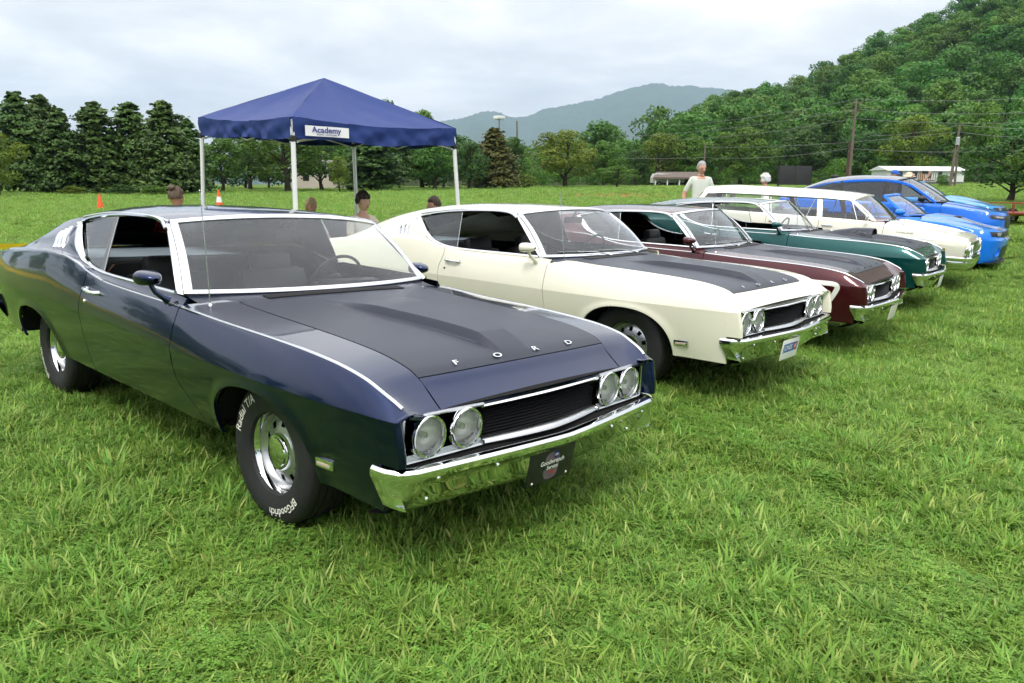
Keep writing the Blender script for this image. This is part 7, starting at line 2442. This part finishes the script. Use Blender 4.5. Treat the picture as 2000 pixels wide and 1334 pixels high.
tape('yellow barrier tape on the grass beyond the farthest blue car', [(a2[0], a2[1], gz(*a2)+.42), ((a2[0]+b2[0])/2, (a2[1]+b2[1])/2, gz(*b2)+.30), (b2[0], b2[1], gz(*b2)+.38)])
sk = at(1863, 24.3)
stake('white topped stake near the rusty trailer', sk, .72)

# small rusty trailer
xy = at(2010, 25.5)
tr = empty('utility_trailer', (xy[0], xy[1], gz(*xy)), YAW-R(90)+R(8))
tag(tr, 'rusty red utility trailer frame beyond the farthest sports car', 'trailer')
RUST = simple('rusty red paint', (.22, .050, .030), .75, 0, .3, .4, 6, .4, 40)
obj('deck', MB().box((0, 0, .40), (2.2, 1.3, .05)), RUST, tr)
for sd in (-1, 1):
    obj('rail', MB().tube([(-1.05, sd*.63, .43), (-1.05, sd*.63, .72), (1.05, sd*.63, .72), (1.05, sd*.63, .43)], .022, 6).tube([(0, sd*.63, .43), (0, sd*.63, .72)], .02, 6), RUST, tr)
    w = obj('wheel', CACHE[('rim', 'wag')], M['wheelmetal'], tr, matrix=Matrix.Translation((.1, sd*.76, .27)) @ Matrix.Rotation(math.pi if sd > 0 else 0, 4, 'Z') @ Matrix.Scale(.8, 4)); obj('tyre', CACHE[('tyre', 'wag')], M['rubber'], w)
obj('drawbar', MB().tube([(-1.1, .4, .40), (-2.1, 0, .42), (-1.1, -.4, .40)], .03, 6), RUST, tr)
obj('ramp', MB().box((1.55, 0, .22), (1.0, 1.2, .04), rot=Matrix.Rotation(R(22), 3, 'Y')), RUST, tr)

# dark display board on posts
xy = at(1549, 52)
bd = empty('display_board', (xy[0], xy[1], gz(*xy)), YAW-R(90)+R(6))
tag(bd, 'large dark panel board standing on posts behind the cars', 'board')
zt = float(elev(321, 52))-gz(*xy); zl = float(elev(358, 52))-gz(*xy)
for k, x in enumerate((-.57, .57)):
    obj('panel', MB().box((x, 0, (zt+zl)/2), (1.10, .06, zt-zl), bev=.01), simple('dark slate panel', (.028, .027, .032), .6, 0, .4, .2, 2), bd)
for x in (-1.14, 1.14):
    obj('post', MB().box((x, .02, zt/2), (.09, .09, zt)), M['black'], bd)
obj('crossbar', MB().box((0, .05, zl+.05), (2.3, .05, .08)), M['black'], bd)

# ------------------------------------------------------------------ poles, wires, buildings
WOODP = simple('weathered pole wood', (.15, .125, .10), .9, 0, .2, .3, 3, .5, 30)
WOODB = simple('brown pole wood', (.085, .055, .040), .9, 0, .2, .3, 3, .5, 30)
def pole(lb, pb, pt, d, r=.15, mat=None, arms=()):
    a = place(pb[0], d); b = place(pt[0]+0, d)
    z0 = gz(*a); z1 = float(elev(pt[1], d))
    o = empty('utility_pole', (a[0], a[1], z0))
    tag(o, lb, 'utility pole', 'utility poles along the road')
    v = Vector((b[0]-a[0], b[1]-a[1], z1-z0))
    obj('pole_shaft', MB().tube([(0, 0, -.3), v*.5, v], [r, r*.85, r*.65], 10), mat or WOODP, o)
    for (h, w) in arms:
        c = v*h
        obj('crossarm', MB().box(c, (.12, w, .12), rot=Matrix.Rotation(YAW-R(90)+R(90), 3, 'Z')), mat or WOODP, o)
    return o
# columns lean as in the place; positions given at foot and head
pole('tall grey utility pole behind the display board', (1655-0, 345), (1655.0, 194), 92, .19, arms=((.96, 1.6), (.86, 1.2)))
pole('shorter brown pole beside the tall grey pole', (1650, 345), (1650.5, 272), 90, .20, WOODB)
pl = pole('leaning utility pole in front of the mobile home', (1852, 352), (1858.5, 240), 82, .17)
c = pl.children[0]
obj('transformer', MB().lathe([(.0005, 0), (.2, .01), (.2, .75), (.12, .82), (.0005, .84)], 16, (.28, 0, 4.4), 'z'), simple('grey transformer', (.35, .36, .37), .5), pl)
pole('brace pole leaning against the pole by the mobile home', (1862, 352), (1860, 262), 83, .12)
pole('grey utility pole beside the rusty conifer', (1010, 352), (1007, 238), 112, .17)
pole('thin distant pole behind the standing man', (1371, 345), (1371, 276), 118, .15)
pole('thin lamp pole beside the big yellow green tree', (1037, 358), (1036.5, 300), 100, .09)
pole('tall distant light mast with white lamps against the mountain', (973, 350), (973, 232), 127, .12)
mast = place(973, 127)
tag(obj('floodlight', MB().box((mast[0], mast[1], float(elev(232, 127))), (1.4, 1.4, .5), bev=.1), TWH), 'white floodlight cluster on top of the distant mast', 'floodlight')
WIRE = simple('wire', (.16, .165, .165), .5, .3)
def wire(lb, pts, sag=.6, r=.022):
    P = []
    for (p0, y0, d0), (p1, y1, d1) in zip(pts[:-1], pts[1:]):
        a = place(p0, d0); b = place(p1, d1); za, zb2 = float(elev(y0, d0)), float(elev(y1, d1))
        for t in np.linspace(0, 1, 15)[(0 if not P else 1):]:
            P.append((a[0]+(b[0]-a[0])*t, a[1]+(b[1]-a[1])*t, za+(zb2-za)*t-sag*4*t*(1-t)))
    return tag(obj('power_line', MB().tube(P, r, 5), WIRE), lb, 'wire', 'power lines above the road')
W_ = [('topmost power line on the tall grey pole', [(1290, 246, 118), (1656, 193, 92), (2120, 178, 78)], .5), ('second power line on the tall grey pole', [(1190, 268, 120), (1656, 212, 92), (2120, 207, 78)], .6), ('third power line on the tall grey pole', [(1300, 272, 118), (1656, 230, 92), (2120, 228, 78)], .5),
      ('upper power line on the leaning pole', [(1690, 262, 95), (1858, 241, 82), (2120, 243, 74)], .3), ('lower power line on the leaning pole', [(1370, 286, 117), (1858, 254, 82), (2120, 254, 74)], .5), ('lowest power line crossing before the wood', [(1012, 296, 112), (1371, 306, 117), (1650, 287, 92), (2120, 280, 78)], .5)]
for lb, p, sg in W_: wire(lb, p, sg)

# mobile home
SID = simple('white lap siding', (.66, .67, .68), .6, 0, .3, .06, 3)
xy = at(1804, 102)
home = empty('mobile_home', (xy[0], xy[1], float(elev(354, 102))), YAW-R(90)+R(4))
tag(home, 'long white mobile home beyond the road', 'building')
Wd = 152/FPX*102; Hh = float(elev(331, 102))-float(elev(354, 102))
obj('wall', MB().box((0, 2, Hh/2+.2), (Wd, 4.0, Hh)), SID, home)
obj('roof', MB().add([(-Wd/2-.3, -.3, Hh+.2), (Wd/2+.3, -.3, Hh+.2), (Wd/2+.3, 2, Hh+.75), (-Wd/2-.3, 2, Hh+.75), (-Wd/2-.3, 4.3, Hh+.2), (Wd/2+.3, 4.3, Hh+.2), (-Wd/2-.3, -.3, Hh+.08), (Wd/2+.3, -.3, Hh+.08)], [(0, 1, 2, 3), (3, 2, 5, 4), (0, 6, 7, 1), (0, 3, 4), (1, 5, 2)]), simple('white metal roof', (.74, .75, .76), .45, .1), home)
for x, w_, h_ in ((-1.6, .75, .9), (.35, .6, .9), (1.9, .6, .9), (3.9, .6, .5), (-3.6, .7, .9)):
    wv_ = obj('window', MB().box((x, -.03, Hh*.62+.2), (w_, .08, h_)), M['darkglass'], home)
    obj('window_frame', MB().tube([(x-w_/2, -.06, Hh*.62+.2-h_/2), (x+w_/2, -.06, Hh*.62+.2-h_/2), (x+w_/2, -.06, Hh*.62+.2+h_/2), (x-w_/2, -.06, Hh*.62+.2+h_/2)], .035, 4, closed=True), TWH, wv_)
dr = obj('door', MB().box((-.55, -.03, Hh*.47+.2), (.85, .08, Hh*.8)), simple('tan door', (.42, .34, .18), .6), home)
obj('porch', MB().box((-1.0, -1.0, .35), (2.4, 1.6, .12)), WOODB, home)
for k in range(9):
    obj('porch_slat', MB().box((-2.15+k*.29, -1.78, .78), (.07, .05, .85)), simple('red brown deck wood', (.16, .06, .04), .8) if k == 0 else bpy.data.materials['red brown deck wood'], home)
obj('skirting', MB().box((0, .02, .1), (Wd-.1, .05, .3)), simple('dark skirting', (.12, .12, .12), .8), home)

# carport with a parked van
xy = at(1322, 112)
cp = empty('carport', (xy[0], xy[1], gz(*xy)), YAW-R(90)-R(8))
tag(cp, 'low open carport with brown roof beside the road', 'building')
Wc = 96/FPX*112; zr = float(elev(345, 112))-gz(*xy); zt = float(elev(337, 112))-gz(*xy)
obj('roof', MB().add([(-Wc/2, -3, zr), (Wc/2, -3, zr), (Wc/2-.5, 1, zt+.25), (-Wc/2+.5, 1, zt+.25), (Wc/2, 5, zr), (-Wc/2, 5, zr), (-Wc/2, -3, zr-.25), (Wc/2, -3, zr-.25)], [(0, 1, 2, 3), (3, 2, 4, 5), (0, 6, 7, 1), (0, 3, 5), (1, 4, 2)]), simple('brown shingles', (.13, .105, .09), .9, 0, .2, .25, 2), cp)
for x in np.linspace(-Wc/2+.3, Wc/2-.3, 5):
    obj('post', MB().box((x, -2.7, zr/2-.1), (.16, .16, zr-.2)), TWH, cp)
obj('back_wall', MB().box((.8, 4.6, zr/2), (Wc-2.2, .15, zr-.1)), simple('dark brown wall', (.05, .04, .035), .9), cp)
vx = empty('parked_van', (0, 0, 0)); vx.matrix_world = Matrix.Translation((xy[0], xy[1], gz(*xy))) @ Matrix.Rotation(YAW-R(90)-R(8), 4, 'Z') @ Matrix.Translation((-Wc*.21, .3, 0)) @ Matrix.Rotation(R(12), 4, 'Z')
tag(vx, 'white minivan parked under the carport', 'van')
body = [(-2.3, .45), (2.2, .45), (2.35, .75), (2.25, 1.0), (1.35, 1.15), (.75, 1.72), (-2.0, 1.78), (-2.3, 1.2)]
def extr(poly, y0, y1):
    n = len(poly)
    V = [(x, y0, z) for x, z in poly]+[(x, y1, z) for x, z in poly]
    return MB().add(V, [tuple(range(n)), tuple(range(2*n-1, n-1, -1))]+[(i, i+n, (i+1) % n+n, (i+1) % n) for i in range(n)])
obj('body', extr(body, -.9, .9).mesh('body', angle=20), M['white'], vx)
obj('windows', extr([(-1.9, 1.15), (1.15, 1.18), (.68, 1.62), (-1.85, 1.66)], -.92, .92).mesh('windows', smooth=False), M['darkglass'], vx)
for x in (-1.4, 1.45):
    for sd in (-1, 1):
        w = obj('wheel', CACHE[('rim', 'wag')], M['wheelmetal'], vx, matrix=Matrix.Translation((x, sd*.85, .33)) @ Matrix.Rotation(math.pi if sd > 0 else 0, 4, 'Z')); obj('tyre', CACHE[('tyre', 'wag')], M['rubber'], w)
# pale houses half hidden behind the belt of trees
def house(lb, px, d, w, h, col):
    xy = at(px, d)
    hs = empty('house', (xy[0], xy[1], gz(*xy)), YAW-R(90)+R(10)); tag(hs, lb, 'house')
    obj('wall', MB().box((0, 2, h/2), (w, 4, h)), simple('house wall', col, .8), hs)
    obj('roof', MB().add([(-w/2-.3, -.4, h), (w/2+.3, -.4, h), (w/2+.3, 2, h+1.3), (-w/2-.3, 2, h+1.3), (w/2+.3, 4.4, h), (-w/2-.3, 4.4, h)], [(0, 1, 2, 3), (3, 2, 4, 5), (0, 3, 5), (1, 4, 2)]), simple('grey roof', (.2, .19, .18), .9), hs)
    for x in (-w*.28, w*.1, w*.33): obj('window', MB().box((x, -.02, h*.6), (.8, .06, .9)), M['darkglass'], hs)
house('pale house seen between trunks under the canopy', 634, 104, 9, 2.6, (.55, .48, .42))
house('white house glimpsed through the pine row', 262, 92, 7, 2.4, (.7, .7, .7))

# ------------------------------------------------------------------ air
def haze():
    p = np.array([CAM[:2]+HD*d+HR*l for d, l in ((-7600, -7600), (-7600, 7600), (7600, 7600), (7600, -7600))])
    z0, z1 = -9.0, 960.0
    V = [(a, b, z) for z in (z0, z1) for a, b in p]
    me = pydata('haze', V, [(3, 2, 1, 0), (4, 5, 6, 7), (0, 1, 5, 4), (1, 2, 6, 5), (2, 3, 7, 6), (3, 0, 4, 7)], False)
    m = bpy.data.materials.new('haze'); m.use_nodes = True
    nt = m.node_tree; nt.nodes.clear()
    o = nd(nt, 'ShaderNodeOutputMaterial'); v = nd(nt, 'ShaderNodeVolumePrincipled')
    v.inputs['Color'].default_value = (.55, .70, .95, 1); v.inputs['Density'].default_value = HAZE_DENSITY; v.inputs['Anisotropy'].default_value = .1
    nt.links.new(v.outputs[0], o.inputs['Volume'])
    h = obj('haze', me, m); tag(h, kind='stuff')
HAZE_DENSITY = 0.90e-4
haze()
